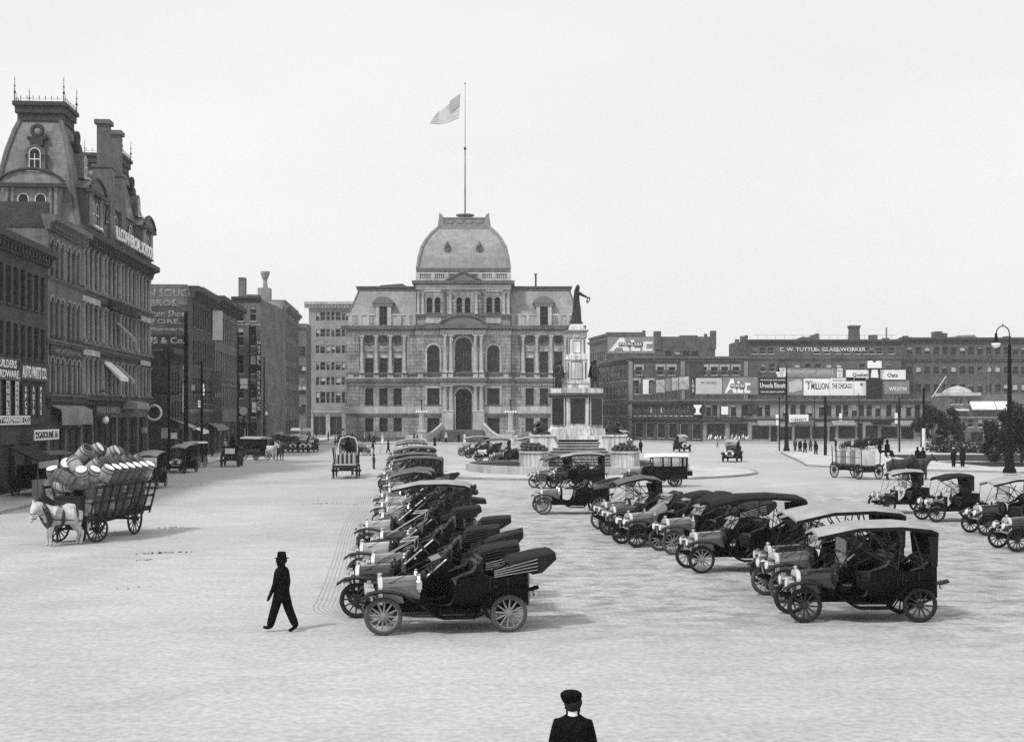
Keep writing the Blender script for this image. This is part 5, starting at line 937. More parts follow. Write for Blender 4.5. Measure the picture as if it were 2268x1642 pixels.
        for sy in(-1,1): wing('wing',[(-.35,.82),(-.1,.93),(.2,.9),(.6,.62),(1.0,.52),(1.6,.52),(1.8,.75),(2.1,.93),(2.45,.85)],sy)
    # lamps
    for sy in(-1,1):
        q=MB(); q.tube((xf+.18,.34*sy,hl),(xf+.36,.34*sy,hl),.09,.125,12); q.torus(.12,.02,(xf+.36,.34*sy,hl),'x',14,5); q.tube((xf+.2,.34*sy,.62),(xf+.25,.34*sy,hl),.025,n=6); q.box(xf+.22,.34*sy-.03,hl+.1,xf+.32,.34*sy+.03,hl+.17); h=q.obj('headlight','brass',t,smooth=True); q=MB(); q.lathe([(.1,0),(.1,.01)],12,(xf+.362,.34*sy,hl),rot=Matrix.Rotation(R(90),3,'Y')); q.obj('lens','globe',h)
        q=MB(); x=X_(.82); q.box(x-.06,.46*sy-.06,.98,x+.06,.46*sy+.06,1.16); q.lathe([(.07,1.16),(.045,1.2),(.055,1.24),(.03,1.28),(.04,1.31),(.0,1.34)],8,(x,.46*sy,0)); q.lathe([(.03,.88),(.05,.92),(.05,.97)],8,(x,.46*sy,0)); q.obj('side_lamp','brass' if hash(label)%2 else 'iron',t)
    q=MB(); q.lathe([(.03,.75),(.05,.8),(.05,.95),(.02,1.0)],8,(X_(3.5+e if body!='runabout' else 2.5),.3,0)); q.obj('tail_lamp','brass',t)
    # steering, levers
    d0,dw,zw=(1.0,1.55,1.58) if body!='runabout' else (.6,1.1,1.35)
    q=MB(); A=Vector((X_(dw),-.3 if body!='runabout' else .2,zw)); B=Vector((X_(d0-.2),A.y,.95)); q.tube(A+(B-A)*.04,B,.026,n=8,mi=1); ax=(A-B).normalized(); a=ax.orthogonal().normalized(); b_=ax.cross(a)
    P=[A+(a*math.cos(2*PI*i/20)+b_*math.sin(2*PI*i/20))*.2 for i in range(21)]; q.path(P,.017,6); [q.tube(A,P[i],.01,n=4) for i in (0,5,10,15)]; q.obj('steering_wheel',['iron','radl'],t)
    # windscreen
    if screen and body!='limo':
        x=X_(1.08 if body!='torpedo' else 1.35); zb=1.33 if body!='torpedo' else 1.55; xb=x
        if screen=='tilt': L1=[(x,zb),(x-.26,zb+.36),(x-.02,zb+.27)]   # upper half folded forward
        elif screen=='down': L1=[(x,zb),(x-.02,zb+.3),(x+.38,zb+.24)]
        else: L1=[(x,zb),(x,zb+.34),(x-.02,zb+.68)]
        w=MB(); g=MB()
        for k in range(2):
            (xa,za),(xc,zc)=L1[k],L1[k+1]; g.add([(xa,-.5,za),(xa,.5,za),(xc,.5,zc),(xc,-.5,zc)],[(0,1,2,3)])
            for sy in(-1,1): w.tube((xa,.5*sy,za),(xc,.5*sy,zc),.014,n=6)
            w.tube((xc,-.5,zc),(xc,.5,zc),.012,n=6)
        w.tube((L1[0][0],-.5,zb),(L1[0][0],.5,zb),.016,n=6)
        for sy in(-1,1): w.tube((L1[1][0],.5*sy,L1[1][1]),(xf-.15,.28*sy,1.1),.01,n=5)
        wo_=w.obj('windscreen','brass' if screen=='down' else 'iron',t); g.obj('glass','screen',wo_)
    xr=X_(3.25+e)
    if body in('open','torpedo'):
        for sy in(-1,1):
            q=MB(); q.path([(X_(1.6),sy*.6,1.22),(X_(1.8),sy*.63,1.3),(X_(2.0),sy*.64,1.36),(X_(2.12),sy*.62,1.5),(X_(2.22),sy*.55,1.6),(X_(2.22),sy*.3,1.62),(X_(2.22),0,1.57)],[.03,.05,.06,.065,.06,.06,.05],8); q.obj('armrest','leather',t,smooth=True)
            q=MB(); q.path([(X_(2.6+e),sy*.62,1.24),(X_(2.85+e),sy*.63,1.32),(X_(3.05+e),sy*.62,1.46),(X_(3.2+e),sy*.52,1.56),(X_(3.24+e),sy*.25,1.57),(X_(3.24+e),0,1.54)],[.03,.05,.06,.065,.06,.05],8); q.obj('armrest','leather',t,smooth=True)
    if top=='fold':
        f=foldh; q=MB(); prof=[(X_(2.9+e),1.5),(X_(3.2+e),1.38),(X_(3.4+e),1.28),(X_(3.62+e),1.32),(X_(3.95+e),1.62+f),(X_(3.92+e),1.78+f),(X_(3.5+e),1.72+f*.6),(X_(3.0+e),1.6)]
        secs=[]
        for y in (-.68,-.62,-.3,0,.3,.62,.68):
            s_=.9 if abs(y)>.65 else 1; bl=.03*(1-abs(y)/.68); cx_=sum(p[0] for p in prof)/8; cz=sum(p[1] for p in prof)/8; secs.append([(cx_+(p[0]-cx_)*s_,y,cz+(p[1]-cz)*s_+(bl if i>4 else 0)) for i,p in enumerate(prof)])
        q.loft(secs); q.obj('folded_top','canvasd' if roofm!='canvasl' else 'canvas',t,smooth=True)
        for sy in(-1,1):
            q=MB(); [q.tube((X_(2.5+e),.7*sy,1.25+.045*k),(X_(3.5+e),.7*sy,1.4+.08*k+f*.4),.013,n=5) for k in range(4)]; q.obj('top_bow','spokel' if (spoke=='spokel' and screen=='tilt') else 'iron',t)
    if top in('up','short'):
        L_=[(.35,2.14,.6),(1.35,2.36,.69),(2.4,2.39,.7),(3.12+e,2.32,.7),(3.3+e,2.24,.68)] if top=='up' else ([(.35,2.0,.58),(.8,2.14,.62),(1.5,2.27,.64),(2.1,2.2,.64),(2.3,2.1,.62)] if body!='runabout' else [(.3,1.98,.5),(.9,2.12,.52),(1.5,2.15,.52),(1.95,2.1,.52)])
        q=MB(); q.loft([[(X_(d),-w,z-.15),(X_(d),-w-.015,z-.06),(X_(d),-w*.8,z+.01),(X_(d),-w*.4,z+.05),(X_(d),0,z+.06),(X_(d),w*.4,z+.05),(X_(d),w*.8,z+.01),(X_(d),w+.015,z-.06),(X_(d),w,z-.15),(X_(d),w*.96,z-.09),(X_(d),0,z+.02),(X_(d),-w*.96,z-.09)] for d,z,w in L_]); q.m=[(1 if (k<12*(len(L_)-1) and k%12 in (0,7,8,9,10,11)) else 0) for k in range(len(q.f))]; q.obj('canvas_top',[roofm,'canvasd'],t,smooth=True)
        dl,zl,wl=L_[-1]; db=(3.28+e) if top=='up' else (2.34 if body!='runabout' else 1.95)
        q=MB(); zb=1.36 if top=='up' else 1.4; ww=wl*.98
        P0=[(-ww,zb),(-ww*1,zl-.1),(ww,zl-.1),(ww,zb)]; q.loft([[(X_(dl)-.0,y,z) if z>1.7 else (X_(db),y,z) for y,z in P0],[(X_(dl)+.03,y,z) if z>1.7 else (X_(db)+.03,y,z) for y,z in P0]])
        for sy in(-1,1):
            dd=.25 if top=='up' else .3; q.loft([[(X_(dl),sy*ww,zl-.15),(X_(dl-dd),sy*ww,zl-.15),(X_(db-dd*.6),sy*.67 if top=='up' else sy*ww,zb),(X_(db),sy*.64 if top=='up' else sy*ww,zb)],[(X_(dl),sy*(ww-.02),zl-.15),(X_(dl-dd),sy*(ww-.02),zl-.15),(X_(db-dd*.6),sy*(.65 if top=='up' else ww-.02),zb),(X_(db),sy*(.62 if top=='up' else ww-.02),zb)]])
        q.obj('rear_curtain','canvasd',t)
        for sy in(-1,1):
            q=MB(); y=sy*.67 if body!='runabout' else sy*.5; yr=y*.98
            pv=(X_(2.3),y,1.3) if top=='up' else (X_(1.85),y,1.25)
            for dd,zz in (((1.0,2.02),(1.7,2.14),(2.4,2.14)) if top=='up' else ((.6,1.92),(1.2,2.03),(1.7,2.05))): q.tube(pv,(X_(dd),yr,zz),.018,n=5)
            if top=='up': q.tube((X_(2.95+e),y,1.3),(X_(2.7+e),yr,2.12),.02,n=5); q.tube((X_(2.95+e),y,1.3),(X_(2.2+e),yr,1.8),.015,n=5); q.tube((X_(1.3),yr,2.08),(X_(.98),.5*sy,1.36),.02,n=5)
            q.path([(X_(L_[0][0]),sy*L_[0][2]*.8,L_[0][1]-.16),(xf-.05,.3*sy,1.12 if body!='runabout' else 1.0)],.011,4)
            q.obj('top_bow','iron',t)
    if body=='limo':
        q=MB(); W_=.74; prof=lambda x,zt:[(x,-.62,.6),(x,-W_,.8),(x,-W_,1.3)]
        # solid lower body, windowed upper part made of pillars, roof above
        q.loft([[(X_(d),-w,.56),(X_(d),-w-.04,.8),(X_(d),-w-.04,1.42),(X_(d),w+.04,1.42),(X_(d),w+.04,.8),(X_(d),w,.56)] for d,w in ((1.0,.5),(1.35,.62),(1.6,.68),(3.3+e,.68),(3.62+e,.62))]); q.obj('body','black',t)
        q=MB(); pil=[1.55,2.2,2.75,3.2+e,3.62+e]
        for sy in(-1,1):
            for d,wd in ((1.5,.06),(2.16,.12),(2.72,.12),(3.2+e,.14),(3.5+e,.14)): q.box(X_(d),sy*.71,1.42,X_(d+wd),sy*.66,2.1)
            q.box(X_(1.3),sy*.71,1.98,X_(3.62+e),sy*.66,2.12)
        q.box(X_(3.56+e),-.66,1.42,X_(3.62+e),-.28,2.1); q.box(X_(3.56+e),.66,1.42,X_(3.62+e),.28,2.1); q.box(X_(3.56+e),-.3,1.42,X_(3.62+e),.3,1.6); q.box(X_(1.5),-.7,1.9,X_(1.56),.7,2.1); q.box(X_(2.2),-.66,1.42,X_(2.26),.66,1.7); q.obj('cabin_pillar','black',t)
        q=MB(); q.loft([[(X_(d),-w,z-.14),(X_(d),-w*.97,z-.02),(X_(d),-w*.6,z+.05),(X_(d),0,z+.07),(X_(d),w*.6,z+.05),(X_(d),w*.97,z-.02),(X_(d),w,z-.14)] for d,z,w in ((.95,2.13,.68),(1.1,2.16,.74),(2.4,2.2,.77),(3.68+e,2.18,.75))]); q.obj('roof','signw',t,smooth=True)
        q=MB(); [q.add([(X_(1.6),sy*.69,1.42),(X_(3.56+e),sy*.69,1.42),(X_(3.56+e),sy*.69,1.98),(X_(1.6),sy*.69,1.98)],[(0,1,2,3)]) for sy in(-1,1)]; q.obj('window','screen',t)
        q=MB(); q.box(X_(3.68+e),-.4,.75,X_(4.0+e),.4,1.05); q.obj('luggage_box','blackd',t)
        q=MB(); cushion(q,X_(1.95),X_(1.6),.56,1.0,1.5); q.obj('seat','leather',t)
    return t
# ---------------------------------------------------------------- bodies: skin-modifier figures baked once
FAT=1.18
def skin_mesh(name,verts,edges,mats,sub=1,root=0):
    """verts: list of (x,y,z,r[,ry],material)"""
    me=bpy.data.meshes.new(name); me.from_pydata([v[:3] for v in verts],edges,[]); o=bpy.data.objects.new(name,me); COL.objects.link(o)
    m=o.modifiers.new('s','SKIN'); m.use_smooth_shade=True
    if not me.skin_vertices:
        me.skin_vertices.new() if hasattr(me.skin_vertices,'new') else None
    bpy.context.view_layer.update()
    sv=me.skin_vertices[0].data
    for i,v in enumerate(verts): sv[i].radius=(v[3]*FAT,v[4]*FAT); sv[i].use_root=(i==root)
    s_=o.modifiers.new('u','SUBSURF'); s_.levels=sub; s_.render_levels=sub
    bpy.context.view_layer.update()
    out=bpy.data.meshes.new_from_object(o.evaluated_get(bpy.context.evaluated_depsgraph_get())); bpy.data.objects.remove(o)
    out.materials.clear(); [out.materials.append(M[k]) for k in mats]
    segs=[(Vector(verts[a][:3]),Vector(verts[b][:3]),verts[a],verts[b]) for a,b in edges]
    for p in out.polygons:
        c=p.center; best=None
        for a,b_,va,vb in segs:
            d=b_-a; tt=max(0,min(1,(c-a).dot(d)/max(d.length_squared,1e-9))); dist=(c-(a+d*tt)).length-(va[3]*(1-tt)+vb[3]*tt)
            if best is None or dist<best[0]: best=(dist,(va if tt<.5 else vb)[5])
        p.material_index=best[1]; p.use_smooth=True
    out.name=name; return out
class SK:
    def __init__(s): s.v=[]; s.e=[]
    def add(s,p,r,m=0,par=None,ry=None):
        s.v.append((p[0],p[1],p[2],r,ry or r,m)); i=len(s.v)-1
        if par is not None: s.e.append((par,i))
        return i
    def chain(s,par,pts,m=0):
        for p in pts: par=s.add(p[:3],p[3],p[4] if len(p)>4 else m,par)
        return par
PM={}
def person_mesh(stride=0,arms=(0,0),skirt=False,fingers=False,out=(0,0),sit=False,elb=.25):
    """forward +x, left +y. materials: 0 coat 1 trousers 2 skin 3 shoes"""
    key=(stride,arms,skirt,fingers,out,sit,elb)
    if key in PM: return PM[key]
    s=SK(); pe=s.add((0,0,.94),.125,0); c=s.chain(pe,[(0,0,1.1,.13),(0,0,1.3,.15),(0,0,1.42,.10)]); n=s.add((.0,0,1.485),.058,2,c); hd=s.chain(n,[(.015,0,1.56,.075,2),(.02,0,1.65,.098,2),(.01,0,1.725,.082,2)])
    h=len(s.v)-2; s.add((.112,0,1.615),.02,2,h); s.add((.095,0,1.55),.035,2,len(s.v)-4); s.add((.0,.102,1.63),.02,2,h); s.add((.0,-.102,1.63),.02,2,h)
    ch=c
    for k,sy in enumerate((1,-1)):
        a=arms[k]; o=out[k]; sh=(0,.17*sy,1.40); ux,uz=math.sin(a)*.29,-math.cos(a)*.29*math.cos(o); el=(sh[0]+ux,sh[1]+sy*(.05+.29*math.sin(o)),sh[2]+uz); a2=a+elb; wr=(el[0]+math.sin(a2)*.25,el[1]+sy*(.0+.25*math.sin(o)),el[2]-math.cos(a2)*.25*math.cos(o))
        i=s.chain(c,[(*sh,.072,0),(*el,.05,0),(*wr,.037,0)]); d=(Vector(wr)-Vector(el)).normalized(); hp=Vector(wr)+d*.08; i=s.add(tuple(hp),.036 if not fingers else .03,2,i)
        if fingers:
            for f,(dx,ln) in enumerate(((.028,.075),(.010,.085),(-.008,.08),(-.026,.062))): b0=hp+Vector((dx,0,0))+d*.02; b1=b0+d*ln*.5+Vector((.004,-.004*sy,0)); b2=b0+d*ln+Vector((.012,-.018*sy,0)); j=s.add(tuple(b0),.010,2,i); j=s.add(tuple(b1),.009,2,j); s.add(tuple(b2),.008,2,j)
            j=s.add(tuple(hp-d*.02+Vector((.035,-.012*sy,0))),.011,2,i); s.add(tuple(hp+d*.03+Vector((.05,-.02*sy,0))),.009,2,j)
        else: s.add(tuple(hp+d*.06),.022,2,i)
    for k,sy in enumerate((1,-1)):
        a=stride*(1 if k==0 else -1); hip=(0,.09*sy,.9)
        if sit: kn=(.42,.12*sy,.92); an=(.5,.12*sy,.5)
        else:
            kn=(math.sin(a)*.42,.095*sy,.9-math.cos(a)*.42); b_=a-(.06 if a>0 else .16)*min(1,abs(a)*2); an=(kn[0]+math.sin(b_)*.40,.09*sy,kn[2]-math.cos(b_)*.40)
        i=s.chain(pe,[(*hip,.11,1),(*kn,.088,1),(an[0],an[1],an[2]+.04,.08,1)]); fa=.0 if sit else (a*.7 if a>0 else a*.9)
        he=(an[0]-.04,an[1],an[2]-.02); i=s.add((an[0],an[1],an[2]),.045,3,i); s.chain(i,[(an[0]+.08*math.cos(fa),an[1],an[2]-.035+.08*math.sin(fa),.04,3),(an[0]+.19*math.cos(fa),an[1],an[2]-.045+.19*math.sin(fa),.03,3)])
    me=skin_mesh('person',s.v,s.e,['suit','suit','skind','shoe'],1); zs=[v.co.z for v in me.vertices]; zm=min(zs)
    if not sit:
        for v in me.vertices: v.co.z-=zm
    PM[key]=(me,0 if sit else zm); return PM[key]
RPM={}
def person(label,loc,face,h=1.75,coat='suit',trous='suit',hat='fedora',skirt=None,stride=0,arms=(0,0),out=(0,0),fingers=False,group=None,sit=False,elb=.25,longc=True,skin='skind',hatm=None,lean=0):
    t=thing('person',label,'person',loc,face,group); me,zm=person_mesh(stride,arms,bool(skirt),fingers,out,sit,elb)
    key=(me.name,coat,trous,skin)
    if key not in RPM:
        m2=me.copy(); m2.materials.clear(); [m2.materials.append(M[k]) for k in (coat,trous,skin,'shoe')]; RPM[key]=m2
    s_=h/1.80; t.scale=(s_,)*3; b=place(RPM[key],'body',t); dz=-zm
    def ch(q,name,m,sm=True): 
        o=q.obj(name,m,t,sm); o.location.z=dz; return o
    # jacket skirt and shoulders
    if longc and not sit:
        q=MB(); pr=[(.17,.215,.74),(.165,.21,.92),(.15,.19,1.12),(.16,.215,1.28),(.145,.225,1.37),(.125,.2,1.43),(.1,.14,1.475),(.075,.085,1.51),(.058,.064,1.545)]
        if skirt: pr=[(.1,.13,1.05),(.12,.155,1.2),(.12,.165,1.36),(.08,.11,1.46),(.045,.05,1.5)]
        q.loft([[(rx*math.cos(a),ry*math.sin(a),z) for a in [2*PI*i/16 for i in range(16)]] for rx,ry,z in pr]); ch(q,'jacket',coat)
    if skirt:
        q=MB(); q.lathe([(.30,-zm*0+.06),(.24,.35),(.18,.75),(.15,.95),(.11,1.08)],16); ch(q,'skirt',skirt)
    q=MB(); q.torus(.055,.018,(0,0,1.505),'z',14,6,sq=1.5); ch(q,'collar','white')
    hm=hatm or {'fedora':'suit','derby':'suit','cap':'suit','boater':'straw','wide':'straw','none':'hair'}[hat]
    q=MB()
    if hat=='fedora': q.lathe([(.155,1.685),(.16,1.695),(.104,1.70),(.1,1.76),(.088,1.83),(.05,1.84),(.0,1.825)],16,(.0,0,0),sx=1.08,sy=.95)
    elif hat=='derby': q.lathe([(.13,1.70),(.135,1.71),(.1,1.715),(.1,1.77),(.075,1.82),(.0,1.84)],16)
    elif hat=='boater': q.lathe([(.165,1.70),(.165,1.71),(.1,1.712),(.098,1.79),(.0,1.795)],16)
    elif hat=='wide': q.lathe([(.24,1.70),(.24,1.715),(.12,1.73),(.1,1.82),(.0,1.84)],16)
    elif hat=='cap': q.lathe([(.1,1.66),(.115,1.69),(.13,1.725),(.125,1.76),(.09,1.785),(.05,1.795),(.0,1.797)],20,(-.02,.02,0),sy=.98); q.prism([(.07,-.09),(.16,-.06),(.18,0),(.16,.06),(.07,.09)],1.68,1.695,'z')
    else: q.ball((-.005,0,1.70),.1,10,6)
    ch(q,'hat' if hat!='none' else 'hair',hm)
    if hat!='none': q=MB(); q.ball((-.022,0,1.645),.104,12,8,sz=1.0); ch(q,'hair','hair')
    if fingers:
        for sy in(-1,1): q=MB(); q.ball((.103,.035*sy,1.655),.012,6,4); ch(q,'eye','hair')
    return t
# ---------------------------------------------------------------- horses (heading +x)
HM={}
def horse_mesh(kind,neck=0,step=0):
    """materials 0 coat 1 lower legs/muzzle 2 hoof 3 mane and tail"""
    key=(neck,step)
    if key not in HM:
        s=SK(); m=s.add((0,0,1.18),.33,0,None,.36); ch=s.chain(m,[(.3,0,1.2,.33),(.5,0,1.26,.3)]); hp=s.chain(m,[(-.32,0,1.24,.34),(-.55,0,1.27,.31),(-.7,0,1.2,.18)]); hq=hp-1
        if neck==0: N=[(.74,0,1.48,.23),(.94,0,1.66,.17),(1.12,0,1.84,.115),(1.26,0,1.76,.115),(1.42,0,1.6,.08),(1.55,0,1.47,.065,1)]
        else: N=[(.72,0,1.46,.25),(.96,.08,1.6,.185),(1.15,.2,1.68,.135),(1.27,.32,1.52,.12),(1.36,.42,1.27,.085),(1.41,.47,1.03,.07,1)]
        e=s.chain(ch,N); pol=e-3
        for sy in(-1,1): s.chain(pol,[(N[2][0]-.02,.07*sy,N[2][2]+.1,.03),(N[2][0]-.0,.09*sy,N[2][2]+.2,.012)])
        for k,sy in enumerate((1,-1)):
            d=step*(1 if k else -1); s.chain(ch-1,[(.5,.15*sy,.98,.14),(.52+d*.1,.16*sy,.78,.095),(.55+d*.15,.16*sy,.52,.06,1),(.53+d*.2,.16*sy,.3,.042,1),(.52+d*.2,.16*sy,.16,.05,1),(.57+d*.22,.16*sy,.07,.05,2)])
            s.chain(hq,[(-.52,.16*sy,1.0,.2),(-.5-d*.1,.17*sy,.82,.13),(-.66-d*.15,.17*sy,.6,.065,1),(-.73-d*.2,.17*sy,.5,.06,1),(-.68-d*.2,.17*sy,.3,.045,1),(-.66-d*.2,.17*sy,.16,.05,1),(-.6-d*.2,.17*sy,.07,.05,2)])
        HM[key]=(s,len(s.v))
        me=skin_mesh('horse',s.v,s.e,['horseg','horsed','hoof','harness'],1); zm=min(v.co.z for v in me.vertices)
        for v in me.vertices: v.co.z-=zm
        HM[key]=(me,zm)
    return HM[key]
HR={}
def horse(label,loc,face,coat='horseg',leg=None,mane='harness',neck=0,step=0,group=None,sc=1.0):
    t=thing('horse',label,'horse',loc,face,group); t.scale=(sc,)*3; me,zm=horse_mesh('h',neck,step); key=(me.name,coat,leg)
    if key not in HR:
        m2=me.copy(); m2.materials.clear(); [m2.materials.append(M[k]) for k in (coat,leg or coat,'hoof',mane)]; HR[key]=m2
    place(HR[key],'body',t); dz=-zm
    q=MB(); q.path([(-.9,0,1.27+dz),(-1.02,0,1.1+dz),(-1.05,0,.8+dz),(-1.0,0,.55+dz)],[.05,.07,.075,.02],7); q.obj('tail',mane if coat!='horseg' else 'horseg',t,smooth=True)
    q=MB(); top=[(.7,1.55),(.9,1.8),(1.08,1.98)] if neck==0 else [(.72,1.56),(.88,1.63),(.98,1.7)]
    for i in range(2): q.loft([[(top[i][0],-.03,top[i][1]+dz-.06),(top[i][0],.0,top[i][1]+dz+.02),(top[i][0],.16,top[i][1]+dz-.25)],[(top[i+1][0],-.03,top[i+1][1]+dz-.06),(top[i+1][0],0,top[i+1][1]+dz+.02),(top[i+1][0],.12,top[i+1][1]+dz-.2)]])
    q.obj('mane',mane if coat!='horseg' else 'canvas',t)
    q=MB(); n0=len(q.v); q.torus(.36,.11,(0,0,0),'x',20,8); q.xf(Matrix.Translation((.7,0,1.27+dz))@Matrix.Rotation(R(18),4,'Y')@Matrix.Scale(1.2,4,(0,0,1)),n0)
    q.torus(.385,.06,(.12,0,1.19+dz),'x',24,6); q.torus(.36,.04,(-.45,0,1.25+dz),'x',24,6)
    for sy in(-1,1): q.tube((.7,.38*sy,1.12+dz),(-.95,.36*sy,.98+dz),.02,n=5); q.tube((.55,.26*sy,1.45+dz),(-.7,.12*sy,1.5+dz),.018,n=5)
    if neck==0: q.torus(.11,.014,(1.33,0,1.7+dz),'x',12,5); q.path([(1.15,.1,1.9+dz),(1.3,.1,1.75+dz),(1.5,.08,1.5+dz)],.015,5)
    else: n0=len(q.v); q.torus(.12,.016,(0,0,0),'z',12,5); q.torus(.15,.014,(-.03,0,.2),'z',12,5); q.xf(Matrix.Translation((1.33,.44,1.18+dz)),n0); q.path([(1.38,.5,1.12+dz),(1.1,.35,1.3+dz),(.8,.2,1.3+dz)],.012,5); q.obj('harness','harness',t)
    return t
# ---------------------------------------------------------------- wagons
def wagon_wheel(root,x,y,r,sp='wood',n=14,rz=0):
    key=('w',r,sp,n)
    if key not in WH:
        q=MB(); q.torus(r*.93,.035,n=32,k=6,sq=1.3); q.tube((0,-.16,0),(0,.16,0),.09,n=10)
        for k in range(n): a=2*PI*k/n; q.tube((.06*math.cos(a),0,.06*math.sin(a)),(r*.92*math.cos(a),0,r*.92*math.sin(a)),.03,.02,5)
        t=MB(); t.torus(r-.012,.022,n=36,k=6,sq=1.8); WH[key]=(q.mesh('wheel',sp,True),t.mesh('iron_tyre','iron',True))
    a,b=WH[key]; w=place(a,'wheel',root,(x,y,r),rz); place(b,'iron_tyre',w); return w
def barrel_mesh(pale,lid=True):
    key=('barrel',pale,lid)
    if key not in WH:
        q=MB(); P=[(.215,-.38),(.245,-.2),(.255,0),(.245,.2),(.215,.38)]; q.lathe(P,18) if 1 else 0
        b=q.mesh('barrel','stavel' if pale else 'stave',True)
        h=[MB().torus(r+.004,.013,(0,0,z),'z',18,5,sq=2).mesh('hoop','hoop',True) for r,z in ((.222,-.345),(.247,-.2),(.247,.2),(.222,.345))]
        l=MB(); l.lathe([(.2,.381),(.205,.392)],16); d=MB(); d.lathe([(.2,.381),(.195,.385)],16)
        WH[key]=(b,h,l.mesh('lid','lid' ) if lid else d.mesh('opening','signb'))
    return WH[key]
def barrel(label,M4,pale=False,lid=True,group='barrels piled on the wagon'):
    b,h,l=barrel_mesh(pale,lid); o=bpy.data.objects.new('barrel',b); COL.objects.link(o); o.matrix_world=M4; tag(o,label,'barrel',group); [place(k_,'hoop',o) for k_ in h]; place(l,'lid' if lid else 'opening',o); return o
SH=1.35
def wagon(label,loc,rz,L=4.6,Wd=1.6,bed=1.05,rf=.48,rr_=.6,fx=1.5,rx=-1.5,stakes=0,side=.25,front_turn=0,cat='wagon',name='wagon',seat=True,bedm='wood',sp='wood',group=None,flare=.25):
    t=thing(name,label,cat,loc,rz,group); q=MB(); q.box(-L/2,-Wd/2,bed,L/2,Wd/2,bed+.08); q.box(-L/2,-.35,bed-.15,L/2,-.25,bed-.003); q.box(-L/2,.25,bed-.15,L/2,.35,bed-.003); q.obj('bed',bedm,t)
    if side:
        q=MB(); [q.box(-L/2,sy*Wd/2,bed+.081,L/2,sy*(Wd/2-.05),bed+side) for sy in(-1,1)]; q.obj('side_board',bedm,t)
    q=MB(); q.tube((fx,-Wd/2,rf),(fx,Wd/2,rf),.05); q.tube((rx,-Wd/2,rr_),(rx,Wd/2,rr_),.05); q.box(fx-.25,-.4,rf,fx+.25,.4,bed-.16); q.box(rx-.15,-.45,rr_,rx+.15,.45,bed-.16); q.tube((fx,0,rf+.05),(rx,0,rr_),.05); q.obj('running_gear','wood',t)
    for sy in(-1,1): wagon_wheel(t,fx,sy*(Wd/2+.05),rf,sp,rz=front_turn); wagon_wheel(t,rx,sy*(Wd/2+.05),rr_,sp)
    if stakes:
        q=MB()
        for i in range(stakes):
            x=-L/2+.1+(L-.2)*i/(stakes-1)
            for sy in(-1,1): q.loft([[(x-.04,sy*Wd/2-.03,bed-.1),(x+.04,sy*Wd/2-.03,bed-.1),(x+.04,sy*Wd/2+.03,bed-.1),(x-.04,sy*Wd/2+.03,bed-.1)],[(x-.04,sy*(Wd/2+flare)-.03,bed+SH),(x+.04,sy*(Wd/2+flare)-.03,bed+SH),(x+.04,sy*(Wd/2+flare)+.03,bed+SH),(x-.04,sy*(Wd/2+flare)+.03,bed+SH)]])
        for sy in(-1,1):
            for h in (.65,1.25): q.box(-L/2,sy*(Wd/2+flare*h/1.6)-.02,bed+h-.05,L/2,sy*(Wd/2+flare*h/1.6)+.02,bed+h+.05)
        q.obj('stake_rack',bedm,t)
    return t
HAZE=.0003
# ================================================================= PLACING THE CARS
CT={}
def proto(k):
    spec=dict(
     fa=dict(),fb=dict(spoke='spoked',tyre='tyred',hood='hoodd'),fc=dict(hood='hoodl',spoke='spoked',foldh=-.08,tyre='tyrel'),fd=dict(hood='hoodg',screen='down',foldh=.08,spoke='spokel',tyre='tyred'),
     tp=dict(body='torpedo',top='fold',spoke='spoked',tyre='tyred',hood='hoodg',screen='tilt',foldh=.15),
     ua=dict(top='up',screen='up',roofm='canvasl'),ub=dict(top='up',screen='up',roofm='canvasl',spoke='spoked',tyre='tyred',hood='hoodd'),uc=dict(top='up',screen='tilt',roofm='canvasd',spoke='spokel',tyre='tyred',hood='hoodg',wb=3.0),
     ud=dict(top='up',screen='up',roofm='canvas',spoke='spoked',tyre='tyred',hood='hoodg',body='torpedo'),uw=dict(top='up',screen='up',roofm='canvas',hood='white',spoke='spoked',tyre='tyred'),
     sa=dict(top='short',screen='up',roofm='canvas'),sb=dict(top='short',screen='up',roofm='canvasl',hood='hoodd',spoke='spoked',tyre='tyred'),
     ru=dict(body='runabout',top='short',screen='up',roofm='canvasl',spoke='spoked',tyre='tyred',hood='hoodd',wb=2.15,wr=.46),rd=dict(body='runabout',top='short',screen='tilt',roofm='canvasd',spoke='spoked',tyre='tyred',hood='hoodg',wb=2.3,wr=.44),
     fe=dict(foldh=-.3,screen='up',hood='hoodl',tyre='tyred',spoke='spoked'),tq=dict(body='torpedo',top='fold',screen='down',foldh=-.1,hood='hoodd',tyre='tyrel',spoke='spokel',wb=2.95),
     lm=dict(body='limo',top='none',spoke='spoked',tyre='tyred',hood='hoodg',wb=3.1))[k]
    return spec
def put(k,label,px,py,head,group,front=True,Y=None,name=None):
    """px,py: ground contact of the near front wheel in the photo; head: heading in degrees (180 = facing left)"""
    spec=proto(k); wb=spec.get('wb',2.83); a=R(head+(((int(px)*7919)%11)-5)*.75)
    if Y is None: x,y=G(px,py)
    else: x,y=X(px,Y),Y
    # near front wheel local position
    u=Vector((math.cos(a),math.sin(a))); l=Vector((-math.sin(a),math.cos(a))); sy=1 if l.y<0 else -1
    c=Vector((x,y))-u*(wb/2)-l*(.7*sy) if front else Vector((x,y))
    if k not in CT:
        CT[k]=car(label,**spec); o=CT[k]; o.location=(c.x,c.y,0); o.rotation_euler=(0,0,a); o['group']=group
    else: o=dup(CT[k],None,(c.x,c.y,0),a,label,group,scale=.965+.07*((len(KIDS)*37+int(abs(px)*7))%10)/10)
    return o
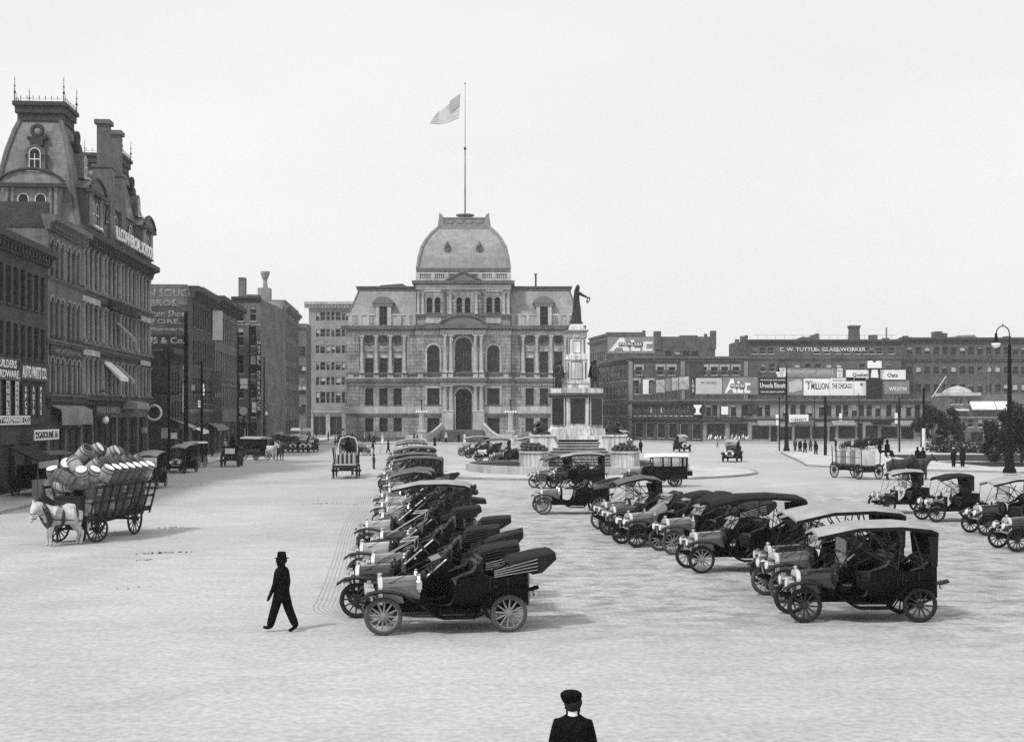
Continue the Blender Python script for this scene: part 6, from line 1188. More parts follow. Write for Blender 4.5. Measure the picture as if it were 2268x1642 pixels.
GL='cars parked side by side in the left row'; GM='cars parked around the monument island'; GR='cars parked in the slanting right row'; GF='cars parked by the city hall'; GS='motor vehicles standing along the left street'
row=[('fa',28.2,849,186,'black touring car with grey hood, pale spokes and folded top, nearest in the left row'),
('fb',30.6,791,184,'dark folded top car, second in the left row, its wheel left of the nearest car'),
('fd',33.1,825,183,'touring car with glossy hood and raised folded top box, third in the left row'),
('fc',36.0,800,182,'touring car with pale hood and folded windscreen, fourth in the left row'),
('tq',39.7,845,182,'dark hooded touring car, folded top, fifth in the left row'),
('fc',43.6,815,182,'touring car with pale hood and pale front wheel sixth in the left row'),
('fe',50.6,860,181,'open touring car just behind the first raised canvas roof of the left row'),
('ua',47.4,846,181,'touring car with the longest raised pale canvas roof in the left row'),
('tp',53.2,845,181,'open car with its hood showing behind the long pale roof'),
('fe',56.2,857,181,'open car with pale spokes between the long pale roof and the short roofed pair'),
('sa',59.6,848,181,'roadster with a short raised roof, front one of the two in the left row'),
('sa',63.8,862,181,'roadster with a short raised roof, rear one of the two in the left row'),
('fa',69.5,858,180,'open car with pale radiator behind the two short roofed cars'),
('ud',75.5,856,180,'touring car with grey canvas roof and dark rear curtain beyond the roadsters'),
('ud',82.0,852,180,'touring car with arched grey roof, next beyond the dark curtained one'),
('sb',88.0,866,180,'small car with short pale roof in the middle distance of the left row'),
('fb',93.0,862,180,'open car with folded top sticking out right, middle distance of the left row'),
('ud',99.0,868,180,'touring car with grey roof, third before the far end of the left row'),
('ua',105,872,180,'touring car with pale roof beyond the far folded top'),
('fb',112,866,180,'open dark car with folded top near the far end of the left row'),
('ud',120,868,180,'touring car with wide wrinkled roof, last but one of the left row'),
('ua',130,870,180,'touring car closing the far end of the left row')]
for k,Y,px,hd,lab in row: put(k,lab,px,None,hd,GL,Y=Y)
for k,px,py,hd,lab in [
('ua',1024,1009,186,'touring car with raised roof, furthest of the group before the city hall steps'),
('fb',1038,1014,186,'dark car squeezed between the roofed cars before the city hall steps'),
('uw',1062,1022,188,'touring car with white body front and raised roof near the city hall'),
('fd',1098,1030,200,'dark open car seen beside the end of the planter wall'),
('ua',1138,1018,190,'car whose roof shows behind the left cannonball pedestal')]: put(k,lab,px,py,hd,GF)
for k,px,py,hd,lab in [
('sa',1197,1082,200,'small car with a peaked roof in front of the planter wall'),
('ub',1231,1083,190,'touring car with raised roof and dark seats, beside the peaked roof car'),
('fa',1203,1139,183,'black open touring car standing alone in front of the others by the monument'),
('lm',1396,1078,183,'black limousine with windows and white roof right of the monument'),
('sa',1352,1178,196,'car with a short arched roof over spindly bows in the middle of the square'),
('fb',1372,1192,194,'dark open car between the arched roof car and the one with a sloping dash')]: put(k,lab,px,py,hd,GM)
for k,px,py,hd,lab in [
('tp',1412,1212,197,'car with a high sloping dash and raised folded top, head of the right row'),
('fb',1462,1206,194,'open car mostly hidden behind the third car of the right row'),
('fa',1492,1228,194,'open car with pale spokes and a white glinting windscreen in the right row'),
('uc',1554,1269,187,'long touring car with dark raised roof and tall rear curtain'),
('ub',1716,1309,185,'roofed touring car, furthest of the three big ones at right'),
('ua',1740,1334,185,'roofed touring car, middle one of the three big ones at right'),
('ub',1779,1379,183,'big black touring car with pale roof and dark wheels, nearest at right')]: put(k,lab,px,py,hd,GR)
for k,px,py,hd,lab in [
('ru',1965,1138,186,'high wheeled runabout with a pale canopy and rear box'),
('rd',2075,1156,190,'runabout with a dark open canopy behind the pale roofed car at right'),
('ub',2185,1186,188,'roofed touring car with solid looking wheels cut by the right edge'),
('fb',2252,1222,188,'dark car almost outside the right edge')]: put(k,lab,px,py,hd,'cars at the right edge of the square')
def putc(k,label,px,py,head,group=GS): return put(k,label,px,py,head,group,front=False)
putc('ub','closed up touring car facing the camera at the left kerb',404,1046,-94)
putc('ua','dark car half hidden behind the barrel wagon with its rear wheel showing',333,1080,-88)
for k,px,py,hd,lab in [('ud',632,1000,-95,'dark roofed car facing the camera, left one in the distant traffic'),('ua',655,1001,-92,'pale roofed car facing the camera in the distant traffic'),('sb',672,1001,-88,'small roofed car beside the pale roofed one in the distant traffic'),('fb',688,1001,-92,'open car facing the camera, right one in the distant traffic'),('ub',618,992,-90,'dark car further back in the distant traffic')]: putc(k,lab,px,py,hd)
putc('fa','small open car crossing behind the flat wagon',792,1008,-20,'cars crossing the square')
putc('sb','boxy delivery car with a white roof crossing towards the camera',1510,1000,-85,'cars crossing the square')
putc('sb','small roofed car driving towards the camera on the right of the square',1622,1022,-110,'cars crossing the square')
for px,py,hd,lab in [(1352,992,-80,'dark car far behind the right mortar of the monument'),(1330,985,-70,'car at the kerb of the side street beyond the monument'),(1890,996,180,'dark open car parked by the low shops at right'),(1925,992,182,'dark car parked beside the white awning wagon'),(1380,985,-60,'far car beside the receding shop wing')]: putc('ub' if px<1500 else 'fb',lab,px,py,hd,'far cars by the right hand shops')
# ================================================================= BARREL WAGON
wa=math.atan2(-3.0,-.44); wc=(-15.95,51.0); u=Vector((math.cos(wa),math.sin(wa)))
bwag=wagon('heavy stake wagon loaded high with barrels at the left',(wc[0]-.55,wc[1],0),wa,L=5.6,Wd=1.5,bed=.88,rf=.5,rr_=.66,fx=2.1,rx=-1.2,stakes=9,side=.2,front_turn=R(-25),flare=.38)
q=MB(); q.box(2.5,-.5,1.1,2.9,.5,1.75); q.box(2.4,-.55,1.75,2.95,.55,1.82); q.obj('driver_seat','wood',bwag)
Bm=Matrix.Translation((wc[0]-.55,wc[1],0))@Matrix.Rotation(wa,4,'Z'); rb=random.Random(12); ordn=['first','second','third','fourth','fifth','sixth','seventh','eighth','ninth','tenth','eleventh','twelfth']
def BT(x,y,z,rx=0,ry=0,rz=0): return Bm@Matrix.Translation((x+(.25 if z>2.8 else 0),y-(.12 if z>2.8 else 0),z-(.15 if z<2.8 else .42)))@Matrix.Rotation(R(rz),4,'Z')@Matrix.Rotation(R(ry),4,'Y')@Matrix.Rotation(R(rx),4,'X')
for i in range(9): 
    x=2.25-.57*i
    barrel('upright barrel low behind the near stakes, %s from the front'%ordn[i],BT(x,.48,1.48),i%3==0)
    barrel('upright barrel of the second tier behind the stakes, %s from the front'%ordn[i],BT(x,.55,2.26,rx=-6),i%4==1)
for j,y in enumerate((0,-.5)):
    barrel('barrel standing at the front end of the wagon bed, '+('middle','far side')[j],BT(2.25,y,1.48),False); barrel('barrel in the second tier at the front end, '+('middle','far side')[j],BT(2.2,y,2.26),True)
for i in range(7): x=1.35-.62*i; barrel('tilted barrel with white lid leaning out over the stakes, %s from the front'%ordn[i],BT(x,.98,2.98,rx=-33,ry=4),i in(0,6),True)
for i in range(7): x=1.2-.6*i; barrel('open mouthed barrel in the upper row behind the white lids, %s from the front'%ordn[i],BT(x,.42,3.3,rx=-48+6*(i%2),ry=-8),i%2==0,False)
sp=[(2.35,.55,2.95,0,35,20,1,1),(1.95,.1,3.35,20,-30,40,1,1),(2.5,-.05,2.9,70,10,-20,1,1),(1.3,.05,3.8,-40,30,10,1,0),(.6,.1,3.85,-50,-25,-15,1,1),(-.1,.0,3.75,-35,30,0,0,0),(-.9,.05,3.72,-60,10,15,1,1),(-1.6,.1,3.6,-35,-20,0,0,0),(2.3,-.6,2.95,15,20,30,0,1),(1.5,-.5,3.3,-20,60,0,1,1),(.5,-.5,3.4,-70,0,20,0,0),(-.6,-.5,3.3,-50,20,0,1,0),(-1.8,-.4,3.2,-40,0,10,0,1),(2.75,.35,2.45,88,0,35,0,1),(2.72,-.25,2.35,86,0,-20,1,1),(2.9,.1,2.95,60,20,10,0,1),(2.0,.75,2.95,-30,20,10,1,1)]
nm=['pale barrel tipped forward at the near front corner of the heap','pale barrel tumbled above the front corner of the heap','pale barrel lying across the front of the heap','open barrel at the crest of the heap, front one','closed barrel at the crest of the heap next to the open front one','dark mouthed barrel in the middle of the crest','pale barrel on the crest behind the middle','open barrel sloping down at the rear of the crest','dark barrel on the far front corner of the heap','pale barrel rolled on its side behind the front crest','barrel lying on the far side below the crest','open barrel on the far side behind the crest','barrel on the far side near the tail of the wagon','barrel lying end on at the very front, its round end facing out','barrel lying beside the end on barrel at the very front','dark tilted barrel on top of the two lying at the very front','pale barrel slipping sideways before the first white lid']
for lab,(x,y,z,rx,ry,rz,p,l) in zip(nm,sp): barrel(lab,BT(x,y,z,rx,ry,rz),bool(p),bool(l))
horse('pale grey draught horse with dark collar, head lowered, before the barrel wagon',(-16.95,47.7,0),R(222),'horseg','canvasl',neck=1,sc=.97)
horse('dark draught horse standing behind the grey one before the barrel wagon',(-17.25,49.0,0),R(235),'horsed',neck=0,sc=1.02)
person('driver in dark coat sitting in front of the barrels',(wc[0]-.75,wc[1]-2.4,.85),wa,1.7,hat='derby',sit=True,arms=(.9,.9),group='wagon drivers')
t=thing('delivery_truck','dark canopied delivery truck at the kerb behind the barrel wagon',"truck",(*G(86,1098),0),R(-100)); q=MB(); q.box(-2.2,-.85,.7,1.0,.85,1.9); q.box(.6,-.8,.6,1.9,.8,1.25); q.obj('body','blackd',t); q=MB(); q.loft([[(x,-.95,2.5),(x,-.8,2.62),(x,0,2.72),(x,.8,2.62),(x,.95,2.5)] for x in (-2.3,1.5)]); q.obj('canopy','canvas',t); q=MB(); [q.tube((x,sy*.85,1.9),(x,sy*.88,2.55),.03) for x in (-2.1,-.6,1.3) for sy in(-1,1)]; q.obj('canopy_post','iron',t)
for sx in(-1,1):
    for sy in(-1,1): wheel_parts(t,1.4*sx-.2,.8*sy,.45,'spoked','tyred')
# ================================================================= OTHER WAGONS
x,y=G(760,1060); fw=wagon('flat stake wagon with upright slats and a hooded driver seat, seen from behind',(x,y+1.9,0),R(93),L=4.4,Wd=1.7,bed=1.0,rf=.5,rr_=.62,fx=1.5,rx=-1.2,stakes=0,side=.0,bedm='woodl')
q=MB(); 
for sx in (-.9,-.2,.9): [q.tube((sx,.85*sy,1.05),(sx,1.0*sy,2.35),.035) for sy in(-1,1)]
q.obj('stake','wood',fw); q=MB(); q.box(-2.25,-.9,.82,-2.15,.9,1.07); q.obj('tail_board','wood',fw); q=MB(); q.box(.85,-.75,1.09,1.9,.75,1.7); q.obj('seat_box','blackd',fw)
for i in range(8): t=thing('crate','tall slatted crate on the flat wagon, %s from the left'%ordn[i],'crate',(x-.62+.17*i,y+2.3,1.09),0,'slatted crates on the flat wagon'); q=MB(); q.box(-.07,-.5,0,.07,.5,.8 if i%2 else .7); q.obj('panel','woodl' if i%2 else 'wood',t)
t=thing('wagon_hood','curved pale edged canvas hood over the driver of the flat wagon','wagon hood',(x,y+3.2,1.72),R(93)); q=MB(); q.loft([[(-.5+.0*k,y_*.72,z) for y_,z in ((-1,0),(-1.02,.8),(-.8,1.35),(0,1.5),(.8,1.35),(1.02,.8),(1,0),(.94,0),(.94,.8),(.72,1.28),(0,1.42),(-.72,1.28),(-.94,.8),(-.94,0))] if k==0 else [(.5,y_*.7,z) for y_,z in ((-1,0),(-1.02,.8),(-.8,1.35),(0,1.5),(.8,1.35),(1.02,.8),(1,0),(.94,0),(.94,.8),(.72,1.28),(0,1.42),(-.72,1.28),(-.94,.8),(-.94,0))] for k in (0,1)]); q.obj('cloth','canvas',t); q=MB(); q.path([(-.5,y_*.72,z) for y_,z in ((-1,0),(-1.02,.8),(-.8,1.35),(0,1.5),(.8,1.35),(1.02,.8),(1,0))],.04,5); q.obj('edge','white',t)
person('driver seated under the hood of the flat wagon, seen from behind',(x,y+3.05,1.4),R(93),1.7,hat='derby',sit=True,group='wagon drivers')
horse('dark horse hidden ahead of the flat wagon, legs showing beneath',(x+.1,y+6.2,0),R(93),'horsed',group='horses in harness')
x,y=G(505,1034); w=wagon('dark box wagon with a white notice on its tail, seen from behind',(x,y+1.6,0),R(94),L=3.0,Wd=1.5,bed=.95,rf=.55,rr_=.62,fx=1.0,rx=-1.0,side=.5); q=MB(); q.box(-1.55,-.5,1.25,-1.505,.4,1.75); q.obj('notice','signw',w); q=MB(); q.box(.2,-.6,1.0,.7,.6,1.9); q.obj('seat_box','blackd',w)
horse('dark horse drawing the wagon with the white notice',(x+.1,y+4.6,0),R(94),'horsed',step=.5,group='horses in harness'); person('driver of the wagon with the white notice',(x,y+2.0,1.15),R(94),1.7,hat='derby',sit=True,group='wagon drivers')
x,y=G(572,1019); w=wagon('covered delivery wagon with a pale rounded roof and side curtains',(x-.5,y+1.2,0),R(-40),L=3.2,Wd=1.5,bed=.9,rf=.5,rr_=.6,fx=1.0,rx=-1.0,side=.3); q=MB(); q.box(-1.6,-.76,1.2,1.0,.76,2.3); q.obj('box','blackd',w); q=MB(); q.loft([[(x_,-.85,2.3),(x_,-.7,2.45),(x_,0,2.55),(x_,.7,2.45),(x_,.85,2.3)] for x_ in (-1.7,1.8)]); q.obj('roof','canvasl',w,True)
horse('white and dark horse drawing the covered wagon',(x+1.5,y-.6,0),R(-48),'horseg','horsed',step=.3,group='horses in harness'); horse('dark horse paired with the white one before the covered wagon',(x+2.2,y+.2,0),R(-48),'horsed',step=.2,group='horses in harness')
x,y=G(447,1036); w=wagon('light buggy with a white fringed top behind the kerb car',(x-1,y+1.5,0),R(80),L=2.0,Wd=1.2,bed=.95,rf=.55,rr_=.6,fx=.8,rx=-.7,side=.3,sp='spokel'); q=MB(); q.loft([[(x_,-.8,2.25),(x_,-.7,2.4),(x_,.7,2.4),(x_,.8,2.25)] for x_ in (-1.0,1.1)]); q.obj('top','awnl',w); q=MB(); [q.tube((x_,.6*sy,1.1),(x_,.65*sy,2.3),.02) for x_ in(-.8,.9) for sy in(-1,1)]; q.obj('top_post','iron',w)
# carriages in the far street with pale hoods
for i,(px,py,lab) in enumerate(((655,985,'distant carriage with a pale hood, left one'),(681,987,'distant carriage with a pale hood, right one'),(752,985,'faint carriage before the office block'))):
    x,y=G(px,py); w=wagon(lab,(x,y,0),R(-80),L=2.4,Wd=1.3,bed=1.0,rf=.5,rr_=.6,fx=.9,rx=-.9,side=.4,name='carriage',cat='carriage',group='carriages in the far street'); q=MB(); q.loft([[(x_,-.8,2.5),(x_,-.6,2.75),(x_,.6,2.75),(x_,.8,2.5),(x_,.8,2.3),(x_,-.8,2.3)] for x_ in (-1.0,.6)]); q.obj('hood','awnl' if i<2 else 'canvas',w); horse('horse before the '+lab.replace('distant ','').replace('faint ',''),(x+.4,y-2.6,0),R(-80),'horseb',group='horses in harness')
    horse('second horse before the '+lab.replace('distant ','').replace('faint ',''),(x+1.4,y-2.5,0),R(-78),'horseg' if i==1 else 'horsed',group='horses in harness')
# wagon with white load at the right, two pairs of horses going right
x,y=G(1868,1057); a=R(8); a=R(-72); w=wagon('low dray with tall slatted white load at the right of the square',(x+.7,y-1.2,0),a,L=4.6,Wd=1.7,bed=.95,rf=.58,rr_=.62,fx=1.6,rx=-1.7,side=.15)
q=MB(); [q.tube((x_,sy*.8,1.0),(x_,sy*.85,2.5),.04) for x_ in (-2.1,-1.6,1.9) for sy in(-1,1)]; q.obj('stake','wood',w)
for i in range(5): t=thing('crate','pale slatted crate on the dray, %s from the left'%ordn[i],'crate',(x+.25+.2*i,y+.1-.62*i,1.04),a,'pale crates on the dray'); q=MB(); q.box(-.29,-.7,0,.29,.7,1.15+.06*(i%2)); q.obj('box','awn' if i%2 else 'awnl',t); q=MB(); [q.box(-.3,-.72,z,.3,-.701,z+.03) for z in (.1,.6,1.05)]; [q.box(u_,-.72,.13,u_+.03,-.702,1.05) for u_ in (-.28,-.08,.1,.25)]; q.obj('batten','canvas',t)
person('drayman in dark clothes sitting in front of the pale crates',(x+2.0,y-2.9,1.25),R(-20),1.75,hat='cap',sit=True,group='wagon drivers'); person('second man beside the drayman with a pale shirt front',(x+2.7,y-2.4,1.25),R(-60),1.75,hat='derby',sit=True,group='wagon drivers')
for i,(dx,dy,c,lab) in enumerate(((3.0,-3.8,'horsed','near wheel horse of the dray team'),(3.3,-2.8,'horseb','off wheel horse of the dray team'),(4.6,-3.5,'horsed','near lead horse of the dray team'),(5.0,-2.5,'horseb','off lead horse of the dray team'))): horse('dark '+lab,(x+dx,y+dy,0),R(-15+6*i),c,group='horses of the dray team',step=.3)
# ================================================================= PEOPLE
x,y=G(624,1398); person('man in black suit and felt hat striding to the left across the pale street',(x,y,0),R(158),1.80,stride=.33,arms=(.15,-.12),fingers=True,hat='fedora',elb=.3,skin='skind')
Yc=2800*(CH-1.78)/(1525-HY); cm=person('man in a flat cap and white collar seen from behind at the bottom edge',(X(1269,Yc),Yc,0),R(84),1.78,fingers=True,hat='cap',elb=.15,skin='skin',arms=(.0,.0),out=(.08,.08))
for o in list(cm.children):
    pass
q=MB(); q.lathe([(.078,1.48),(.08,1.50),(.074,1.565),(.06,1.57)],18); o=q.obj('stiff_collar','white',cm,True); o.location.z=-PM[list(PM)[-1]][1]
folk=[(352,1038,.14,90,1.78,'suit','suit','derby',None,'dark man standing by the left kerb pole, left one of a pair'),(362,1038,.14,80,1.76,'suit','suit','derby',None,'dark man standing by the left kerb pole, right one of a pair'),
(600,1012,0,100,1.75,'suit','suit','derby',None,'man in dark clothes walking in the road beside the covered wagon'),
(828,1038,0,0,1.36,'suitg','suit','cap',None,'boy in dark clothes holding out one arm beside the car row'),
(824,1018,0,200,1.5,'shirt','suit','cap',None,'boy in a pale shirt standing just behind the boy with the outstretched arm'),
(826,1006,0,160,1.7,'suit','suit','derby',None,'man in dark coat furthest of the group beside the car row'),
(843,1006,0,90,1.45,'shirt','suit','none',None,'child in white shirt and dark trousers walking away'),
(860,1003,0,20,1.7,'suit','suit','derby',None,'man leaning to walk towards the parked cars'),
(818,980,.14,10,1.72,'suit','suit','derby',None,'man walking on the pavement below the city hall windows'),(829,984,0,10,1.7,'suit','suit','boater',None,'man with a light hat stepping off the city hall pavement'),
(847,982,.14,-60,1.7,'shirt','suit','wide','white','woman in a white skirt and wide white hat on the city hall pavement'),(807,979,.14,0,1.65,'shirt','suitg','wide','suitg','woman in pale blouse left of the city hall windows'),
(924,983,0,30,1.7,'suitg','suit','boater',None,'figure in grey by the far end of the car row'),(917,981,.0,30,1.72,'suit','suit','derby',None,'dark figure beside the grey one at the end of the car row'),
(963,987,0,90,1.6,'suit','suit','none','suit','woman in a dark dress with a white bundle by the parked tops'),(988,979,.14,-90,1.65,'shirt','suit','wide','suit','woman with white bag at the foot of the left stair wall'),
(1016,979,.14,90,1.7,'suit','suit','derby',None,'dark figure at the foot of the broad steps'),(1029,979,.14,90,1.65,'shirt','white','none','white','figure in white at the foot of the broad steps'),
(1772,1002,0,-90,1.72,'suit','suit','boater',None,'man in dark suit, left of the three men crossing at the lamp post'),(1783,1004,0,-85,1.74,'suit','suit','derby',None,'man in dark suit, middle one of the three crossing at the lamp post'),(1807,1008,0,-92,1.75,'suit','suit','derby',None,'man in dark suit, right one of the three crossing at the lamp post'),
(1795,1000,0,-90,1.7,'suitg','suit','derby',None,'man in grey behind the three crossing men'),(1761,999,0,-90,1.7,'suitg','suitg','cap',None,'man beside the foot of the tall lamp post'),(1851,999,.14,180,1.7,'suit','suit','boater',None,'man with a pale face standing near the far parked cars'),
(2112,1034,.16,-120,1.78,'suit','suit','boater',None,'man with a white hat standing at the park edge, left of a pair'),(2132,1034,.16,-110,1.76,'suit','suit','derby',None,'man in a dark hat at the park edge, right of a pair'),
(2044,1032,.16,-100,1.75,'suit','suit','derby',None,'man with a pale face behind the runabout canopy'),(2032,1030,.16,-90,1.72,'suit','suit','derby',None,'man in a dark hat behind the runabout canopy'),
(1366,990,0,90,1.7,'suitg','suitg','boater',None,'far person crossing beyond the right mortar'),(1383,990,0,-90,1.7,'shirt','suit','wide','suitg','far woman in white beyond the right mortar'),(1419,1003,0,90,1.7,'suit','suit','derby',None,'dark cyclist standing behind the limousine roof'),
(470,1010,.14,-90,1.7,'suitg','suit','derby',None,'person on the left pavement behind the wagon with the notice'),(536,1004,.14,90,1.7,'suit','suit','boater',None,'person under the corner clock'),(455,1020,.14,-80,1.7,'suit','suit','derby',None,'man on the kerb between the buggy and the notice wagon'),(498,1001,.14,90,1.7,'shirt','suit','wide','suitg','woman in white on the pavement below the long fringed awning'),(512,997,.14,-90,1.7,'suit','suit','derby',None,'man in the shade of the fringed awning'),(430,1026,.14,80,1.72,'suit','suit','derby',None,'man on the left pavement behind the kerb car'),(556,996,.14,80,1.7,'suitg','suit','cap',None,'man walking under the small white awning'),(577,990,.14,-80,1.7,'suit','suit','derby',None,'man at the foot of the hotel sign'),(612,984,0,60,1.7,'suitg','suit','boater',None,'far person crossing before the distant cars'),(727,975,0,10,1.7,'suit','suit','derby',None,'far man below the middle pier of the pale office block'),(760,978,0,-10,1.7,'shirt','suit','wide','white','far woman in white near the hooded wagon'),(780,980,0,170,1.7,'suit','suit','derby',None,'far man beside the corner of the city hall'),(700,978,0,0,1.7,'suit','suit','derby',None,'far person at the corner of the pale office block'),(1346,984,0,0,1.7,'suit','suit','derby',None,'far dark person left of the crossing pair')]
for i,(px,py,z,fc,h,c,tr,hat,sk,lab) in enumerate(folk):
    Y=F*(CH-z)/(py-HY); st=.3 if ('walk' in lab or 'cross' in lab or 'step' in lab) else .06
    person(lab,(X(px,Y),Y,z),R(fc),h,c,tr,hat,sk,stride=0 if sk else st,arms=(.1,-.1) if 'outstretched' not in lab else (.0,.0),out=(0,.0) if 'holding out' not in lab else (.95,0),group='people in the far square' if i>3 else None)
# sitters in cars none visible; statues
def bronze_person(label,loc,face,h,hat,arms,out,stride=.12,extra=None):
    t=person(label,loc,face,h,'bronze','bronze',hat,None,stride=stride,arms=arms,out=out,skin='bronze',hatm='bronze'); t.name='statue'; t['category']='statue'; t['group']='bronze soldiers on the monument'
    for c in t.children:
        if c.name.startswith(('collar','hair')): 
            c.data=c.data.copy(); c.data.materials.clear(); c.data.materials.append(M['bronze'])
    if extra=='rifle': q=MB(); q.tube((.25,-.3,0),(.25,-.3,1.5),.03,n=6); q.obj('rifle','bronze',t)
    if extra=='cape': q=MB(); q.loft([[(-.16,-.22,1.45),(-.1,.22,1.45),(-.2,.22,1.4),(-.24,-.22,1.4)],[(-.26,-.3,.7),(-.2,.3,.7),(-.3,.3,.7),(-.36,-.3,.7)]]); q.obj('cape','bronze',t)
    return t
for sx,sy,hat,ex,lab in ((-1,-1,'cap','rifle','bronze soldier holding a rifle on the front left pedestal'),(1,-1,'boater','cape','bronze sailor with a flat hat and cape on the front right pedestal'),(-1,1,'derby','cape','bronze soldier in a long coat on the back left pedestal'),(1,1,'cap','rifle','bronze artilleryman on the back right pedestal')):
    bronze_person(lab,(MX+1.52*sx,MY+1.52*sy,7.15),math.atan2(sy,sx*1.3),2.45,hat,(.35,-.1),(0,.15),.16,ex)
# crowning figure
t=thing('statue','bronze robed woman holding out a wreath at the top of the monument','statue',(MX,MY,12.8)); 
q=MB(); q.box(-.55,-.55,0,.55,.55,.12); q.obj('plinth','bronze',t)
s=SK(); p=s.add((0,0,1.75),.2,0); c=s.chain(p,[(.0,0,2.15,.21),(.03,0,2.5,.24),(.05,0,2.72,.15),(.1,0,2.84,.085),(.15,0,2.98,.125),(.16,0,3.12,.15),(.12,0,3.24,.12)]); ck=c; s.add((.3,0,3.08),.03,0,c-1)
s.chain(3,[(.2,-.28,2.66,.15),(.5,-.34,2.46,.12),(.85,-.3,2.32,.085),(.98,-.3,2.2,.07)]); s.chain(3,[(.0,.28,2.62,.12),(-.08,.36,2.25,.09),(.1,.34,1.95,.07)])
place(skin_mesh('body',s.v,s.e,['bronze'],1),'body',t)
q=MB(); secs=[]
for k,(z,rx,ry,cx) in enumerate(((.12,.5,.42,-.05),(.4,.42,.38,-.02),(.9,.35,.33,.04),(1.4,.3,.29,.07),(1.8,.25,.25,.04),(2.2,.24,.27,.02),(2.6,.22,.27,.03),(2.75,.12,.16,.05))):
    secs.append([((rx*(1+.09*math.sin(i*2.6+z)))*math.cos(2*PI*i/28)+cx,(ry*(1+.09*math.sin(i*2.6+z)))*math.sin(2*PI*i/28),z) for i in range(28)])
q.loft(secs); q.obj('robe','bronze',t,smooth=True)
q=MB(); q.loft([[(x+dx,y,z) for x,y in ((0,-.25),(.1,0),(0,.25),(-.14,.2),(-.14,-.2))] for dx,z in ((.03,3.12),(-.06,2.8),(-.1,2.3),(-.14,1.7),(-.2,1.0),(-.36,.35),(-.6,.13))]); q.obj('cloak','bronze',t,smooth=True)
q=MB(); q.lathe([(.17,3.1),(.19,3.22),(.13,3.34),(.02,3.42)],12,(.12,0,0)); q.obj('crown','bronze',t,smooth=True); q=MB(); n0=len(q.v); q.torus(.2,.09,(0,0,0),'y',18,6); q.xf(Matrix.Translation((1.02,-.3,2.05))@Matrix.Rotation(R(25),4,'Y')@Matrix.Scale(.5,4,(1,0,0)),n0); q.obj('wreath','bronze',t,smooth=True)
# ================================================================= LAMP POSTS, POLES, SMALL STREET THINGS
def hooked_lamp(px,py,ytop,label,z0=0,sc=1):
    Y=F*(CH-z0)/(py-HY); t=thing('street_lamp',label,'street lamp',(X(px,Y),Y,z0),0,'tall arc lamps with hooked tops'); H=Z(ytop,Y)-z0; h=H-1.7
    q=MB(); q.lathe([(.55*sc,0),(.5*sc,.3),(.38*sc,.5),(.33*sc,1.6),(.3*sc,1.8),(.25*sc,2.0),(.15*sc,h*.8),(.13*sc,h)],12); q.lathe([(.2*sc,h*.86),(.28*sc,h*.865),(.2*sc,h*.87)],10); q.obj('post','blackd',t,smooth=True)
    q=MB(); q.path([(0,0,h-.2),(0,0,h+.8)]+[(-.55+.55*math.cos(a),0,h+.8+.7*math.sin(a)) for a in [PI*i/10 for i in range(11)]],.045,6); q.path([(-.55,0,h+1.5),(-.55,0,h+1.7)],.04,5); q.obj('hook','blackd',t); q=MB(); q.lathe([(.05,h+.95),(.1,h+.85),(.14,h+.3),(.28,h+.1)],10,(-1.1,0,0)); q.obj('lamp_housing','blackd',t); q=MB(); q.lathe([(.34,h+.1),(.36,h+.0),(.22,h-.24),(.0,h-.3)],12,(-1.1,0,0)); q.obj('lamp_glass','globe',t,smooth=True)
hooked_lamp(2236,1047,716,'thick black arc lamp post with hooked top, nearest one at the right edge',.15); hooked_lamp(1742,998,797,'slimmer black arc lamp post with hooked top in front of the biscuit board',0,.85)
def pole(px,py,ytop,label,r=.12,arm=None,m='wood',band=None,z0=0,name='utility_pole',group='poles along the streets'):
    Y=F*(CH-z0)/(py-HY); t=thing(name,label,'pole',(X(px,Y),Y,z0),0,group); H=Z(ytop,Y)-z0; q=MB(); q.tube((0,0,0),(0,0,H),r,r*.7,8); q.obj('shaft',m,t)
    if arm: q=MB(); za=Z(arm,Y)-z0; q.box(-.9,-.06,za-.06,.9,.06,za+.06); [q.tube((x,0,za+.06),(x,0,za+.2),.03,n=5) for x in(-.8,-.4,.4,.8)]; q.obj('crossarm',m,t)
    if band: q=MB(); q.tube((0,0,Z(band[1],Y)-z0),(0,0,Z(band[0],Y)-z0),r+.02,n=10); q.obj('painted_band','white',t)
    return t
for a in [(374,1038,780,'dark pole with crossarm at the left kerb beside the standing men',.16,871),(412,1030,690,'thickest plain pole on the left kerb before the painted wall',.24,None),(447,1024,800,'pole with crossarm beside the white stacked signs',.15,868),(527,1006,735,'thin pole in front of the corner hotel',.14,None),(553,1004,720,'pole rising beside the hotel sign',.14,None),(585,1000,790,'slim pole on the street corner below the pale wall',.12,None),(207,1052,790,'thin pole in front of the mansard block',.11,866)]: pole(a[0],a[1],a[2],a[3],a[4],a[5],'blackd',z0=.14)
for a in [(1726,998,876,'thin pole left of the slim arc lamp',.1),(1828,1010,877,'leaning dark pole on the traffic island',.2),(1804,985,878,'thin pole before the low shops, between the arc lamp and the dark pole',.08),(1902,990,870,'thin pole in front of the cut out billboard',.07),(1992,1003,880,'thin pole left of the striped pole',.12)]: pole(*a[:5],m='blackd')
pole(2046,1015,858,'pole with a white painted band in front of the looser tree',.17,None,'blackd',(948,1004),z0=.15)
